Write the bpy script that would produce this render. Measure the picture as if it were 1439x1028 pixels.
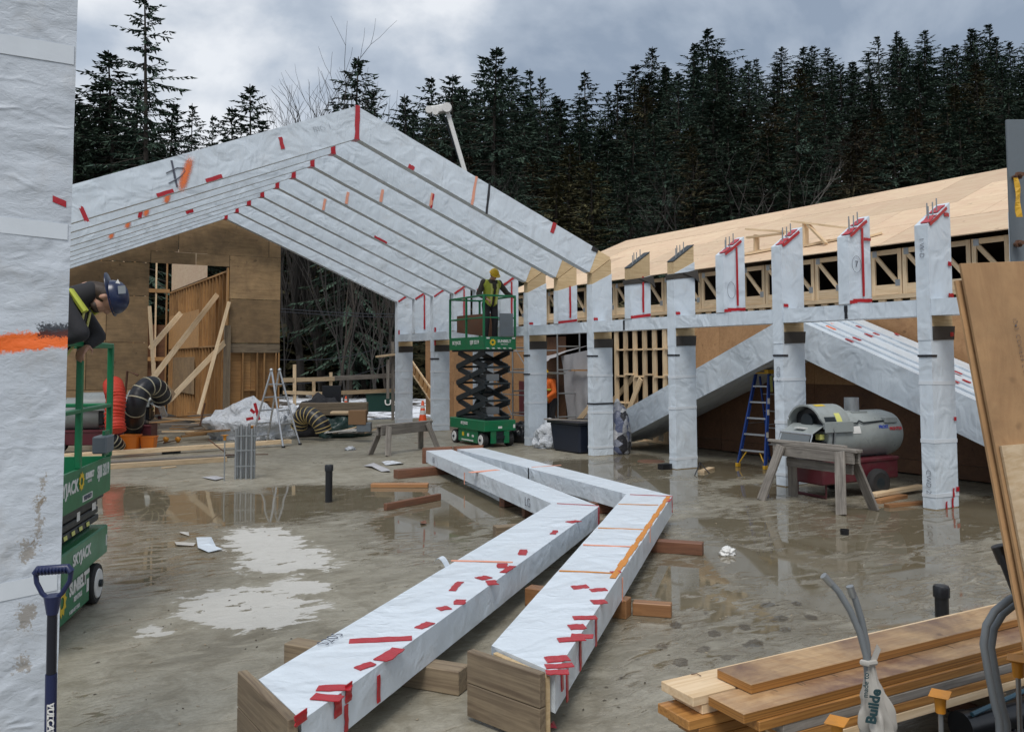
import bpy, bmesh, math, random
from mathutils import Vector, Matrix, noise, Euler
R = math.radians
random.seed(7)
for o in list(bpy.data.objects): bpy.data.objects.remove(o)
SC = bpy.context.scene
COL = SC.collection

# ------------------------------------------------------------------ camera, sky, sun, exposure
CAMP = Vector((-10.4814, -6.6725, 1.97))
CF = Vector((0.52004, 0.85243, 0.05409)).normalized()
CR = Vector((0.85379, -0.52060, -0.00436)); CR = (CR - CF * CR.dot(CF)).normalized()
CU = CR.cross(CF).normalized()
F_PX, PX, PY, IW, IH = 1200.0, 719.5, 440.0, 1439.0, 1028.0
cam = bpy.data.cameras.new('camera')
cam.sensor_width = 36.0
cam.lens = F_PX / IW * 36.0
cam.shift_y = -(514.0 - PY) / IW
cam.clip_start = 0.05
cam.clip_end = 2000.0
cam_ob = bpy.data.objects.new('camera', cam)
cam_ob.matrix_world = Matrix(((CR.x, CU.x, -CF.x, CAMP.x), (CR.y, CU.y, -CF.y, CAMP.y),
                              (CR.z, CU.z, -CF.z, CAMP.z), (0, 0, 0, 1)))
COL.objects.link(cam_ob)
SC.camera = cam_ob

SUN_EL, SUN_AZ = R(58), R(228)          # azimuth counted from +X, counter-clockwise
world = bpy.data.worlds.new('World')
SC.world = world
world.use_nodes = True
wn, wl = world.node_tree.nodes, world.node_tree.links
wn.clear()
w_out = wn.new('ShaderNodeOutputWorld')
w_sky = wn.new('ShaderNodeTexSky'); w_sky.sky_type = 'NISHITA'; w_sky.sun_disc = False
w_sky.sun_elevation = SUN_EL; w_sky.sun_rotation = math.pi / 2 - SUN_AZ
w_bg1 = wn.new('ShaderNodeBackground'); w_bg1.inputs['Strength'].default_value = 0.05
wl.new(w_sky.outputs['Color'], w_bg1.inputs['Color'])
w_tc = wn.new('ShaderNodeTexCoord')
w_map = wn.new('ShaderNodeMapping'); w_map.inputs['Scale'].default_value = (1.0, 1.0, 1.35)
w_map.inputs['Location'].default_value = (3.1, 1.7, 0.4)
wl.new(w_tc.outputs['Generated'], w_map.inputs['Vector'])
w_n1 = wn.new('ShaderNodeTexNoise'); w_n1.inputs['Scale'].default_value = 2.9
w_n1.inputs['Detail'].default_value = 9; w_n1.inputs['Roughness'].default_value = 0.52
w_n1.inputs['Distortion'].default_value = 0.25
wl.new(w_map.outputs['Vector'], w_n1.inputs['Vector'])
w_ramp = wn.new('ShaderNodeValToRGB')
w_ramp.color_ramp.elements[0].position = 0.40; w_ramp.color_ramp.elements[0].color = (0.22, 0.27, 0.345, 1)
w_ramp.color_ramp.elements[1].position = 0.60; w_ramp.color_ramp.elements[1].color = (0.64, 0.665, 0.70, 1)
e = w_ramp.color_ramp.elements.new(0.50); e.color = (0.37, 0.42, 0.49, 1)
wl.new(w_n1.outputs['Fac'], w_ramp.inputs['Fac'])
w_bg2 = wn.new('ShaderNodeBackground'); w_bg2.inputs['Strength'].default_value = 0.92
wl.new(w_ramp.outputs['Color'], w_bg2.inputs['Color'])
w_mix = wn.new('ShaderNodeMixShader'); w_mix.inputs['Fac'].default_value = 0.9
wl.new(w_bg1.outputs[0], w_mix.inputs[1]); wl.new(w_bg2.outputs[0], w_mix.inputs[2])
wl.new(w_mix.outputs[0], w_out.inputs['Surface'])

sun = bpy.data.lights.new('sun', 'SUN'); sun.energy = 1.5; sun.angle = R(25); sun.color = (1.0, 0.96, 0.91)
sun_ob = bpy.data.objects.new('sun', sun); COL.objects.link(sun_ob)
sd = Vector((math.cos(SUN_EL) * math.cos(SUN_AZ), math.cos(SUN_EL) * math.sin(SUN_AZ), math.sin(SUN_EL)))
sun_ob.rotation_euler = sd.to_track_quat('Z', 'Y').to_euler()
sun_ob.location = (0, 0, 30)
vs = SC.view_settings
vs.view_transform = 'Standard'; vs.look = 'None'; vs.exposure = 0.6; vs.gamma = 1.0; vs.use_curve_mapping = False
SC.cycles.max_bounces = 6

# ------------------------------------------------------------------ measuring helpers
def ray(px, py):
    return CR * ((px - PX) / F_PX) + CU * ((PY - py) / F_PX) + CF
def G(px, py, z=0.0):                      # the point at height z seen at a pixel of the photograph
    d = ray(px, py); return CAMP + d * ((z - CAMP.z) / d.z)
def D(px, py, dist):                       # the point at that depth
    return CAMP + ray(px, py) * dist
def PLN(px, py, axis, val):
    d = ray(px, py); return CAMP + d * ((val - CAMP[axis]) / d[axis])

# ------------------------------------------------------------------ object helpers
MW = {}                                     # world matrix of every thing (roots and parts)
def thing(name, label, cat, loc=(0, 0, 0), rz=0.0, group=None, rot=None):
    o = bpy.data.objects.new(name, None); COL.objects.link(o)
    o.empty_display_size = 0.2
    o.location = loc; o.rotation_euler = rot if rot else (0, 0, rz)
    o['label'] = label; o['category'] = cat
    if group: o['group'] = group
    MW[o.name] = Matrix.Translation(Vector(loc)) @ o.rotation_euler.to_matrix().to_4x4()
    return o
def tag(o, label=None, cat=None, group=None, kind=None):
    if label: o['label'] = label
    if cat: o['category'] = cat
    if group: o['group'] = group
    if kind: o['kind'] = kind
    return o
def dup(root, loc, rz=None, label=None):
    def cp(o, parent):
        c = o.copy(); COL.objects.link(c)
        if parent: c.parent = parent
        for ch in o.children: cp(ch, c)
        return c
    r = cp(root, None); r.location = loc
    if rz is not None: r.rotation_euler = (0, 0, rz)
    if label: r['label'] = label
    MW[r.name] = Matrix.Translation(Vector(loc)) @ r.rotation_euler.to_matrix().to_4x4()
    return r

class MB:
    def __init__(s): s.v = []; s.f = []; s.smooth = False
    def add(s, verts, faces):
        n = len(s.v); s.v += [Vector(v) for v in verts]; s.f += [tuple(i + n for i in f) for f in faces]; return s
    def hexa(s, a, b):                      # two quads (bottom, top) in the same order
        return s.add(list(a) + list(b), [(3, 2, 1, 0), (4, 5, 6, 7), (0, 1, 5, 4), (1, 2, 6, 5), (2, 3, 7, 6), (3, 0, 4, 7)])
    def box(s, x0, x1, y0, y1, z0, z1):
        return s.hexa([(x0, y0, z0), (x1, y0, z0), (x1, y1, z0), (x0, y1, z0)], [(x0, y0, z1), (x1, y0, z1), (x1, y1, z1), (x0, y1, z1)])
    def bar(s, p0, p1, w, t, up=(0, 0, 1)):  # rectangular bar from p0 to p1, w sideways, t along up
        p0, p1 = Vector(p0), Vector(p1); d = (p1 - p0).normalized(); u = Vector(up)
        sd_ = d.cross(u)
        if sd_.length < 1e-4: sd_ = d.cross(Vector((1, 0, 0)))
        sd_.normalize(); u = sd_.cross(d).normalized()
        a, b = sd_ * w / 2, u * t / 2
        return s.hexa([p0 - a - b, p0 + a - b, p0 + a + b, p0 - a + b], [p1 - a - b, p1 + a - b, p1 + a + b, p1 - a + b])
    def prism(s, poly, n):                  # flat polygon (3D points) extruded by vector n
        n = Vector(n); k = len(poly); a = [Vector(p) for p in poly]; b = [p + n for p in a]
        fs = [tuple(range(k))[::-1], tuple(range(k, 2 * k))] + [(i, (i + 1) % k, k + (i + 1) % k, k + i) for i in range(k)]
        nn = Vector((0, 0, 0))
        for i in range(k): nn += a[i].cross(a[(i + 1) % k])
        if nn.dot(n) < 0: fs = [f[::-1] for f in fs]
        return s.add(a + b, fs)
    def tube(s, pts, r, n=8, cap=True, rr=None):
        pts = [Vector(p) for p in pts]; s.smooth = True
        rings = []; prev = None
        for i, p in enumerate(pts):
            d = (pts[min(i + 1, len(pts) - 1)] - pts[max(i - 1, 0)]).normalized()
            if prev is None:
                a = d.cross(Vector((0, 0, 1)))
                if a.length < 0.05: a = d.cross(Vector((1, 0, 0)))
            else:
                a = prev - d * prev.dot(d)
            a.normalize(); prev = a; b = d.cross(a)
            ri = rr[i] if rr else r
            rings.append([p + (a * math.cos(2 * math.pi * k / n) + b * math.sin(2 * math.pi * k / n)) * ri for k in range(n)])
        vs_ = [v for rg in rings for v in rg]; fs = []
        for i in range(len(pts) - 1):
            for k in range(n):
                fs.append((i * n + k, i * n + (k + 1) % n, (i + 1) * n + (k + 1) % n, (i + 1) * n + k))
        if cap:
            fs.append(tuple(range(n))[::-1]); fs.append(tuple((len(pts) - 1) * n + k for k in range(n)))
        return s.add(vs_, fs)
    def cyl(s, p0, p1, r0, r1=None, n=16):
        return s.tube([p0, p1], r0, n, True, [r0, r0 if r1 is None else r1])
    def lathe(s, prof, o=(0, 0, 0), axis=(0, 0, 1), n=20):   # prof: list of (radius, along)
        ax = Vector(axis).normalized(); a = ax.cross(Vector((0, 0, 1)))
        if a.length < 0.05: a = Vector((1, 0, 0))
        a.normalize(); b = ax.cross(a); o = Vector(o); s.smooth = True
        vs_ = []; fs = []
        for (r, h) in prof:
            for k in range(n):
                t = 2 * math.pi * k / n
                vs_.append(o + ax * h + (a * math.cos(t) + b * math.sin(t)) * max(r, 1e-4))
        for i in range(len(prof) - 1):
            for k in range(n):
                fs.append((i * n + k, i * n + (k + 1) % n, (i + 1) * n + (k + 1) % n, (i + 1) * n + k))
        fs.append(tuple(range(n))[::-1]); fs.append(tuple((len(prof) - 1) * n + k for k in range(n)))
        return s.add(vs_, fs)
    def ball(s, c, r, n=12, sc=(1, 1, 1)):
        c = Vector(c); prof = []
        m = max(5, n // 2 + 1); vs_ = []; fs = []; s.smooth = True
        for i in range(m):
            th = math.pi * i / (m - 1); rr = math.sin(th); zz = -math.cos(th)
            for k in range(n):
                t = 2 * math.pi * k / n
                vs_.append(c + Vector((rr * math.cos(t) * r * sc[0], rr * math.sin(t) * r * sc[1], zz * r * sc[2])))
        for i in range(m - 1):
            for k in range(n):
                fs.append((i * n + k, i * n + (k + 1) % n, (i + 1) * n + (k + 1) % n, (i + 1) * n + k))
        return s.add(vs_, fs)
    def loft(s, S, E, N=8, M=4, amp=0.0, seed=0.0, freq=4.0, sag=0.0):
        """four-sided wrapped bar from quad S to quad E, N cuts along, M per side, surface pushed in and out by amp"""
        S = [Vector(p) for p in S]; E = [Vector(p) for p in E]
        cs, ce = sum(S, Vector()) / 4, sum(E, Vector()) / 4
        ring = 4 * M; vs_ = []; fs = []; s.smooth = True
        off = Vector((seed * 3.7, seed * 1.3, seed * 7.1))
        for i in range(N + 1):
            t = i / N; c = cs.lerp(ce, t)
            for q in range(4):
                for j in range(M):
                    u = j / M
                    p = S[q].lerp(S[(q + 1) % 4], u).lerp(E[q].lerp(E[(q + 1) % 4], u), t)
                    if amp and 0 < i < N:
                        out = (p - c).normalized()
                        w = noise.noise((p + off) * freq) + 0.6 * noise.noise((p + off) * freq * 2.7)
                        k = 1.0 if j else 0.35
                        p = p + out * amp * (w * k)
                    vs_.append(p)
        for i in range(N):
            for k in range(ring):
                fs.append((i * ring + k, i * ring + (k + 1) % ring, (i + 1) * ring + (k + 1) % ring, (i + 1) * ring + k))
        fs.append(tuple(range(ring))[::-1]); fs.append(tuple(N * ring + k for k in range(ring)))
        return s.add(vs_, fs)
    def mesh(s, name, mat, bevel=0.0, inv=None, smooth=None, sharp=38):
        me = bpy.data.meshes.new(name)
        vv = [inv @ v for v in s.v] if inv else s.v
        me.from_pydata(vv, [], s.f)
        bm = bmesh.new(); bm.from_mesh(me)
        if bevel:
            bmesh.ops.bevel(bm, geom=bm.edges[:], offset=bevel, segments=1, affect='EDGES', profile=0.5)
        bmesh.ops.recalc_face_normals(bm, faces=bm.faces[:])
        bm.to_mesh(me); bm.free()
        me.materials.append(mat)
        if s.smooth if smooth is None else smooth:
            me.polygons.foreach_set('use_smooth', [True] * len(me.polygons))
            me.set_sharp_from_angle(angle=R(sharp))
        return me
    def build(s, name, mat, parent=None, bevel=0.0, world=False, label=None, smooth=None, sharp=38):
        inv = MW[parent.name].inverted() if (world and parent) else None
        o = bpy.data.objects.new(name, s.mesh(name, mat, bevel, inv, smooth, sharp)); COL.objects.link(o)
        if parent:
            o.parent = parent; MW[o.name] = MW[parent.name]
        else:
            MW[o.name] = Matrix.Identity(4)
        if label: o['label'] = label
        return o

_bc = {}
def board(name, p0, p1, w, t, mat, parent=None, up=(0, 0, 1), bevel=0.003, label=None):
    """a straight timber from p0 to p1 (world points); its own frame has X along the grain; alike ones share a mesh"""
    p0, p1 = Vector(p0), Vector(p1); L = (p1 - p0).length; d = (p1 - p0).normalized()
    u = Vector(up); sd_ = u.cross(d)
    if sd_.length < 1e-3: sd_ = Vector((1, 0, 0)).cross(d)
    sd_.normalize(); u = d.cross(sd_).normalized()
    key = (round(L, 3), w, t, mat.name, bevel)
    if key not in _bc:
        _bc[key] = MB().box(0, L, -w / 2, w / 2, -t / 2, t / 2).mesh(name, mat, bevel)
    o = bpy.data.objects.new(name, _bc[key]); COL.objects.link(o)
    m = Matrix(((d.x, sd_.x, u.x, p0.x), (d.y, sd_.y, u.y, p0.y), (d.z, sd_.z, u.z, p0.z), (0, 0, 0, 1)))
    if parent:
        o.parent = parent; o.matrix_basis = MW[parent.name].inverted() @ m
    else:
        o.matrix_basis = m
    MW[o.name] = m
    if label: o['label'] = label
    return o

def text(body, size, mat, parent, m, name='lettering', depth=0.0015, squash=1.0, align='CENTER', bold=0.0):
    cu = bpy.data.curves.new(name, 'FONT'); cu.body = body; cu.size = size; cu.extrude = depth
    cu.align_x = align; cu.align_y = 'CENTER'; cu.offset = bold; cu.resolution_u = 3
    t = bpy.data.objects.new('tmp', cu); COL.objects.link(t)
    dg = bpy.context.evaluated_depsgraph_get()
    me = bpy.data.meshes.new_from_object(t.evaluated_get(dg))
    bpy.data.objects.remove(t)
    me.transform(Matrix.Diagonal((squash, 1, 1, 1))); me.materials.clear(); me.materials.append(mat); me.name = name
    o = bpy.data.objects.new(name, me); COL.objects.link(o); o.parent = parent; o.matrix_basis = m
    return o
def frame(o, x, y):                          # matrix with origin o, text running along x, text up along y
    x = Vector(x).normalized(); y = Vector(y); y = (y - x * y.dot(x)).normalized(); z = x.cross(y); o = Vector(o)
    return Matrix(((x.x, y.x, z.x, o.x), (x.y, y.y, z.y, o.y), (x.z, y.z, z.z, o.z), (0, 0, 0, 1)))
# ------------------------------------------------------------------ materials
class NT:
    def __init__(s, name):
        s.m = bpy.data.materials.new(name); s.m.use_nodes = True
        s.n, s.l = s.m.node_tree.nodes, s.m.node_tree.links
        s.b = s.n['Principled BSDF']
        s.tc = s.n.new('ShaderNodeTexCoord'); s.oi = s.n.new('ShaderNodeObjectInfo')
    def co(s, scale=(1, 1, 1), rnd=True, kind='Object', rot=(0, 0, 0)):
        mp = s.n.new('ShaderNodeMapping'); mp.inputs['Scale'].default_value = scale; mp.inputs['Rotation'].default_value = rot
        if rnd:
            ad = s.n.new('ShaderNodeVectorMath'); ad.operation = 'MULTIPLY_ADD'
            s.l.new(s.oi.outputs['Random'], ad.inputs[0]); ad.inputs[1].default_value = (37.0, 91.0, 53.0)
            s.l.new(s.tc.outputs[kind], ad.inputs[2]); s.l.new(ad.outputs[0], mp.inputs['Vector'])
        else:
            s.l.new(s.tc.outputs[kind], mp.inputs['Vector'])
        return mp.outputs['Vector']
    def noise(s, vec, scale, detail=4, rough=0.55, dist=0.0, typ='FBM'):
        t = s.n.new('ShaderNodeTexNoise'); t.noise_type = typ
        t.inputs['Scale'].default_value = scale; t.inputs['Detail'].default_value = detail
        t.inputs['Roughness'].default_value = rough; t.inputs['Distortion'].default_value = dist
        s.l.new(vec, t.inputs['Vector']); return t.outputs['Fac']
    def ramp(s, fac, stops):
        r = s.n.new('ShaderNodeValToRGB'); el = r.color_ramp.elements
        while len(el) < len(stops): el.new(0.5)
        for e_, (p, c) in zip(el, stops):
            e_.position = p; e_.color = (c[0], c[1], c[2], 1) if not isinstance(c, (int, float)) else (c, c, c, 1)
        s.l.new(fac, r.inputs['Fac']); return r.outputs['Color']
    def mix(s, fac, a, b, mode='MIX'):
        x = s.n.new('ShaderNodeMix'); x.data_type = 'RGBA'; x.blend_type = mode
        for k, val in (('Factor', fac), ('A', a), ('B', b)):
            sk = [i for i in x.inputs if i.name == k and (i.type == 'RGBA' or (k == 'Factor' and i.type == 'VALUE'))][0]
            if hasattr(val, 'default_value'): s.l.new(val, sk)
            elif isinstance(val, (int, float)): sk.default_value = val if k == 'Factor' else (val, val, val, 1)
            else: sk.default_value = (val[0], val[1], val[2], 1)
        return [o for o in x.outputs if o.type == 'RGBA'][0]
    def math(s, op, a, b=None, clamp=False):
        x = s.n.new('ShaderNodeMath'); x.operation = op; x.use_clamp = clamp
        for i, val in enumerate((a, b)):
            if val is None: continue
            if hasattr(val, 'default_value'): s.l.new(val, x.inputs[i])
            else: x.inputs[i].default_value = val
        return x.outputs[0]
    def bump(s, h, strength=0.3, dist=0.01, nrm=None):
        b = s.n.new('ShaderNodeBump'); b.inputs['Strength'].default_value = strength; b.inputs['Distance'].default_value = dist
        s.l.new(h, b.inputs['Height'])
        if nrm: s.l.new(nrm, b.inputs['Normal'])
        return b.outputs['Normal']
    def set(s, col=None, rough=None, normal=None, metal=None, spec=None):
        for k, val in (('Base Color', col), ('Roughness', rough), ('Normal', normal), ('Metallic', metal), ('Specular IOR Level', spec)):
            if val is None: continue
            if hasattr(val, 'default_value'): s.l.new(val, s.b.inputs[k])
            elif isinstance(val, (int, float)): s.b.inputs[k].default_value = val
            else: s.b.inputs[k].default_value = (val[0], val[1], val[2], 1)
        return s.m

def paint(name, col, rough=0.45, var=0.25, dirt=0.35, dcol=(0.09, 0.075, 0.055), metal=0.0, bump=0.08, dscale=6):
    t = NT(name); v = t.co()
    n1 = t.noise(v, dscale, 6, 0.65); n2 = t.noise(v, 45, 3)
    c = t.mix(t.math('MULTIPLY', n2, var), col, tuple(x * 0.55 for x in col))
    d = t.ramp(n1, [(0.5, 0), (0.75, 1)])
    c = t.mix(t.math('MULTIPLY', d, dirt), c, dcol)
    r = t.math('ADD', t.math('MULTIPLY', n1, 0.25), rough - 0.12)
    return t.set(c, r, t.bump(n2, bump, 0.003), metal)

def wood(name, light, dark, grain=1.0, knots=0.5, rough=0.72, dirt=0.3, dcol=(0.10, 0.08, 0.06)):
    t = NT(name); v = t.co((1.2, 26 * grain, 26 * grain)); v2 = t.co((1.0, 4, 4)); v3 = t.co((3, 3, 3))
    g = t.noise(v, 1.6, 6, 0.6, 0.6); k = t.noise(v2, 2.2, 3, 0.5, 1.2); d = t.noise(v3, 1.2, 7, 0.65)
    c = t.ramp(g, [(0.3, dark), (0.62, light)])
    c = t.mix(t.math('MULTIPLY', t.ramp(k, [(0.60, 0), (0.72, 1)]), knots), c, tuple(x * 0.6 for x in dark))
    c = t.mix(t.math('MULTIPLY', t.ramp(d, [(0.45, 0), (0.8, 1)]), dirt), c, dcol)
    hue = t.n.new('ShaderNodeHueSaturation')
    t.l.new(c, hue.inputs['Color']); t.l.new(t.math('ADD', t.math('MULTIPLY', t.oi.outputs['Random'], 0.5), 0.75), hue.inputs['Value'])
    return t.set(hue.outputs['Color'], rough, t.bump(g, 0.22, 0.004))

def ply(name, light, dark, stain, amount=0.5, scale=1.0, rough=0.75, axis=0, hv=.36, edge=None):
    t = NT(name); sc = [(1.0, 7, 7), (7, 1.0, 7), (7, 7, 1.0)][axis]
    v = t.co(sc); v3 = t.co((1, 1, 1)); v4 = t.co(tuple(x * 5 for x in sc))
    g = t.noise(v, 1.5 * scale, 5, 0.6, 1.6); d = t.noise(v3, 1.7, 8, 0.68, 0.4); f = t.noise(v4, 3.0, 4, 0.6)
    kn = t.noise(t.co((9, 9, 9)), 0.9, 2, 0.4)
    c = t.ramp(g, [(0.28, dark), (0.60, light)])
    c = t.mix(t.math('MULTIPLY', f, 0.35), c, dark)
    c = t.mix(t.math('MULTIPLY', t.ramp(kn, [(0.70, 0), (0.76, 1)]), 0.75), c, tuple(x * 0.45 for x in dark))
    c = t.mix(t.math('MULTIPLY', t.ramp(d, [(0.38, 0), (0.66, 1)]), amount), c, stain)
    hue = t.n.new('ShaderNodeHueSaturation')
    t.l.new(c, hue.inputs['Color']); t.l.new(t.math('ADD', t.math('MULTIPLY', t.oi.outputs['Random'], hv), 1 - hv / 2), hue.inputs['Value'])
    if edge:
        sx = t.n.new('ShaderNodeSeparateXYZ'); t.l.new(t.tc.outputs['Normal'], sx.inputs[0]); k_ = t.ramp(t.math('ABSOLUTE', sx.outputs['Z']), [(.45, 0), (.6, 1)])
        lam = t.noise(t.co((.5, .5, 150)), 1.0, 4, .6); ec = t.ramp(lam, [(.35, tuple(x * .5 for x in edge)), (.6, edge)])
        return t.set(t.mix(k_, ec, hue.outputs['Color']), rough, t.bump(g, 0.25, 0.003))
    return t.set(hue.outputs['Color'], rough, t.bump(g, 0.12, 0.003))

def wrapmat(name, base=(0.655, 0.73, 0.80), dirt=0.25, wr=(1, 1, 1), rot=(0, 0, 0), strength=0.55, dcol=(0.34, 0.29, 0.23), dist=0.022):
    t = NT(name); v = t.co(wr, rot=rot); v2 = t.co((1, 1, 1)); v3 = t.co(wr, rot=(rot[0] + .5, rot[1] - .6, rot[2] + .4))
    big = t.noise(v2, 1.3, 3, 0.5, 0.5)
    m1 = t.ramp(t.noise(v2, 1.1, 2, 0.5), [(.38, .22), (.62, 1)]); m2 = t.ramp(t.noise(v2, 1.9, 2, 0.5, .4), [(.40, .15), (.60, 1)])
    rid = t.math('MULTIPLY', t.noise(v, 4.0, 3, 0.5, 0.6, 'RIDGED_MULTIFRACTAL'), m1)
    rid2 = t.math('MULTIPLY', t.noise(v3, 9.0, 3, 0.5, 1.0, 'RIDGED_MULTIFRACTAL'), m2)
    fine = t.noise(v, 30, 5, 0.6, 0.8); soft = t.noise(v2, 2.4, 2, 0.5, 1.0)
    d = t.noise(v2, 2.3, 9, 0.7, 0.3); sc_ = t.noise(t.co((3, 14, 14)), 2.5, 7, 0.75)
    pr = t.noise(t.co((1, 1, 1)), 60, 3, .8)
    c = t.mix(big, base, tuple(x * 0.84 for x in base))
    c = t.mix(t.math('MULTIPLY', t.ramp(rid, [(0.55, 0), (1.1, 1)]), 0.16), c, tuple(min(.86, x * 1.18) for x in base))
    c = t.mix(t.math('MULTIPLY', t.ramp(pr, [(0.62, 0), (0.70, 1)]), 0.10), c, (0.25, 0.29, 0.34))
    c = t.mix(t.math('MULTIPLY', t.ramp(d, [(0.53, 0), (0.78, 1)]), dirt), c, dcol)
    c = t.mix(t.math('MULTIPLY', t.ramp(sc_, [(0.66, 0), (0.74, 1)]), 0.25), c, (0.16, 0.16, 0.17))
    h = t.math('ADD', t.math('ADD', t.math('MULTIPLY', rid, 0.75), t.math('MULTIPLY', rid2, 0.36)), t.math('ADD', t.math('MULTIPLY', soft, 1.2), t.math('MULTIPLY', fine, 0.12)))
    return t.set(c, 0.34, t.bump(h, min(1.0, strength * 1.35), dist * 1.25), 0.0, 0.45)

def flat(name, col, rough=0.5, metal=0.0, var=0.3, scale=30, bump=0.1):
    t = NT(name); n = t.noise(t.co(), scale, 4, 0.6)
    return t.set(t.mix(t.math('MULTIPLY', n, var), col, tuple(x * 0.45 for x in col)), rough, t.bump(n, bump, 0.003), metal)

M_wrap = wrapmat('wrap_film')
M_wrapL = wrapmat('wrap_film_ridged', wr=(1.1, 1, 0.22), rot=(0, R(-18), 0), strength=0.46, dist=0.045)
M_wrapV = wrapmat('wrap_film_column', wr=(.6, .6, 0.28), rot=(R(14), R(10), 0), strength=0.46, dirt=0.32, dist=0.035)
M_wrapG = wrapmat('wrap_film_ground', base=(0.69, 0.762, 0.83), wr=(1, 1, 1), strength=0.6, dirt=0.22)
M_band = flat('clear_tape', (0.68, 0.73, 0.78), 0.28, var=0.2, scale=12, bump=0.3)
M_red = flat('red_tape', (0.50, 0.018, 0.030), 0.28, var=0.7, scale=26, bump=1.0)
M_blk = flat('black_tape', (0.012, 0.013, 0.018), 0.4)
M_orgspray = flat('orange_spray_paint', (0.85, 0.17, 0.04), 0.7, var=0.25, scale=60)
M_pinkspray = flat('faded_orange_paint', (0.80, 0.36, 0.25), 0.7, var=0.35, scale=50)
M_goldtape = flat('gold_orange_tape', (0.72, 0.27, 0.03), 0.4, var=0.6, scale=22, bump=0.8)
M_ink = flat('marker_ink', (0.085, 0.095, 0.13), 0.6)
M_lum = wood('new_lumber', (0.72, 0.555, 0.365), (0.56, 0.39, 0.215), dirt=.2)
M_lumdk = wood('dark_orange_lumber', (0.42, 0.235, 0.09), (0.27, 0.135, 0.048), dirt=0.3)  # darker, more orange tone than the new lumber
M_glu = wood('glulam_wood', (0.70, 0.53, 0.31), (0.52, 0.36, 0.18), knots=0.2, dirt=0.12)
M_ced = wood('red_brown_timber', (0.22, 0.095, 0.05), (0.11, 0.045, 0.025), rough=0.55, dirt=0.35)
M_org = wood('wet_orange_timber', (0.40, 0.20, 0.085), (0.25, 0.11, 0.045), rough=0.4, dirt=0.2)
M_gry = wood('weathered_grey_timber', (0.27, 0.245, 0.215), (0.13, 0.115, 0.10), rough=0.8, dirt=0.55, dcol=(0.07, 0.06, 0.05))
M_brn = wood('muddy_brown_timber', (0.24, 0.185, 0.12), (0.12, 0.085, 0.055), rough=0.7, dirt=0.4)
M_lvl = wood('laminated_timber', (0.50, 0.245, 0.07), (0.25, 0.105, 0.026), grain=1.6, knots=0.1, rough=0.38, dirt=0.2)
M_lvltop = ply('laminated_timber_face', (0.62, 0.42, 0.225), (0.42, 0.24, 0.10), (0.15, 0.08, 0.055), 1.0, 2.2, 0.4, edge=(0.40, 0.185, 0.05))
M_plyroof = ply('new_plywood', (0.70, 0.55, 0.38), (0.58, 0.41, 0.26), (0.56, 0.36, 0.25), 0.45, axis=1, hv=.24)
M_plywall = ply('weathered_plywood', (0.40, 0.265, 0.135), (0.26, 0.165, 0.08), (0.13, 0.085, 0.048), 0.65, hv=.8)
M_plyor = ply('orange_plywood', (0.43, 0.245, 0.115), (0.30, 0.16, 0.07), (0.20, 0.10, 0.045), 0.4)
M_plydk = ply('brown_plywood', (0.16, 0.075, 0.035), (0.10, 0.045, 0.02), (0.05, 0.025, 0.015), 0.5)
M_plyleft = ply('leaning_plywood', (0.54, 0.325, 0.155), (0.38, 0.21, 0.095), (0.20, 0.12, 0.06), 0.6, axis=2)
M_grn = paint('green_paint', (0.008, 0.165, 0.066), 0.35, dirt=0.28)
M_dkg = paint('dark_scissor_paint', (0.014, 0.022, 0.027), 0.45, dirt=0.2)
M_htr = paint('silver_grey_enamel', (0.30, 0.33, 0.325), 0.3, dirt=0.28)
M_mar = paint('maroon_enamel', (0.10, 0.014, 0.022), 0.45, dirt=0.4)
M_wht = paint('white_paint', (0.72, 0.72, 0.70), 0.5, dirt=0.2)
M_stl = paint('grey_primer_steel', (0.135, 0.16, 0.18), 0.5, dirt=0.2)
M_rust = paint('rusty_iron', (0.12, 0.055, 0.03), 0.8, dirt=0.5)
M_alu = flat('aluminium', (0.60, 0.62, 0.64), 0.35, 0.85, var=0.35)
M_galv = flat('galvanised_steel', (0.40, 0.42, 0.43), 0.4, 0.75, var=0.4)
M_rub = flat('black_rubber', (0.022, 0.022, 0.023), 0.75)
M_blkp = flat('black_plastic', (0.012, 0.013, 0.016), 0.3, var=0.5)
M_navy = flat('navy_plastic', (0.010, 0.018, 0.075), 0.38, var=0.3)
M_shaft = flat('blue_black_shaft', (0.008, 0.010, 0.02), 0.35)
M_blue = flat('blue_fibreglass', (0.012, 0.05, 0.24), 0.4)
M_yel = flat('yellow_plastic', (0.70, 0.40, 0.03), 0.4)
M_yelst = flat('pale_yellow_sticker', (0.66, 0.66, 0.20), 0.5)
M_orp = flat('orange_plastic', (0.78, 0.20, 0.015), 0.45)
M_cone = flat('cone_orange', (0.85, 0.10, 0.02), 0.45)
M_ordk = paint('amber_cap_plastic', (0.62, 0.25, 0.02), 0.45, dirt=0.35)
M_duct = flat('red_orange_duct_cloth', (0.62, 0.045, 0.018), 0.6, var=0.5, scale=14, bump=0.6)
M_hv = flat('hi_vis_yellow_cloth', (0.45, 0.50, 0.06), 0.75)
M_hvo = flat('hi_vis_orange_cloth', (0.80, 0.16, 0.02), 0.75)
M_skin = flat('skin', (0.42, 0.23, 0.16), 0.5, var=0.15)
M_hair = flat('dark_brown_hair', (0.035, 0.02, 0.012), 0.6, scale=80, bump=0.6)
M_cloth = flat('charcoal_cloth', (0.022, 0.022, 0.026), 0.85, var=0.5, scale=40, bump=0.4)
M_brcloth = flat('olive_brown_cloth', (0.07, 0.06, 0.048), 0.85, var=0.5, scale=40, bump=0.4)
M_hatb = flat('dark_blue_helmet', (0.011, 0.020, 0.062), 0.28, var=0.15)
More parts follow.
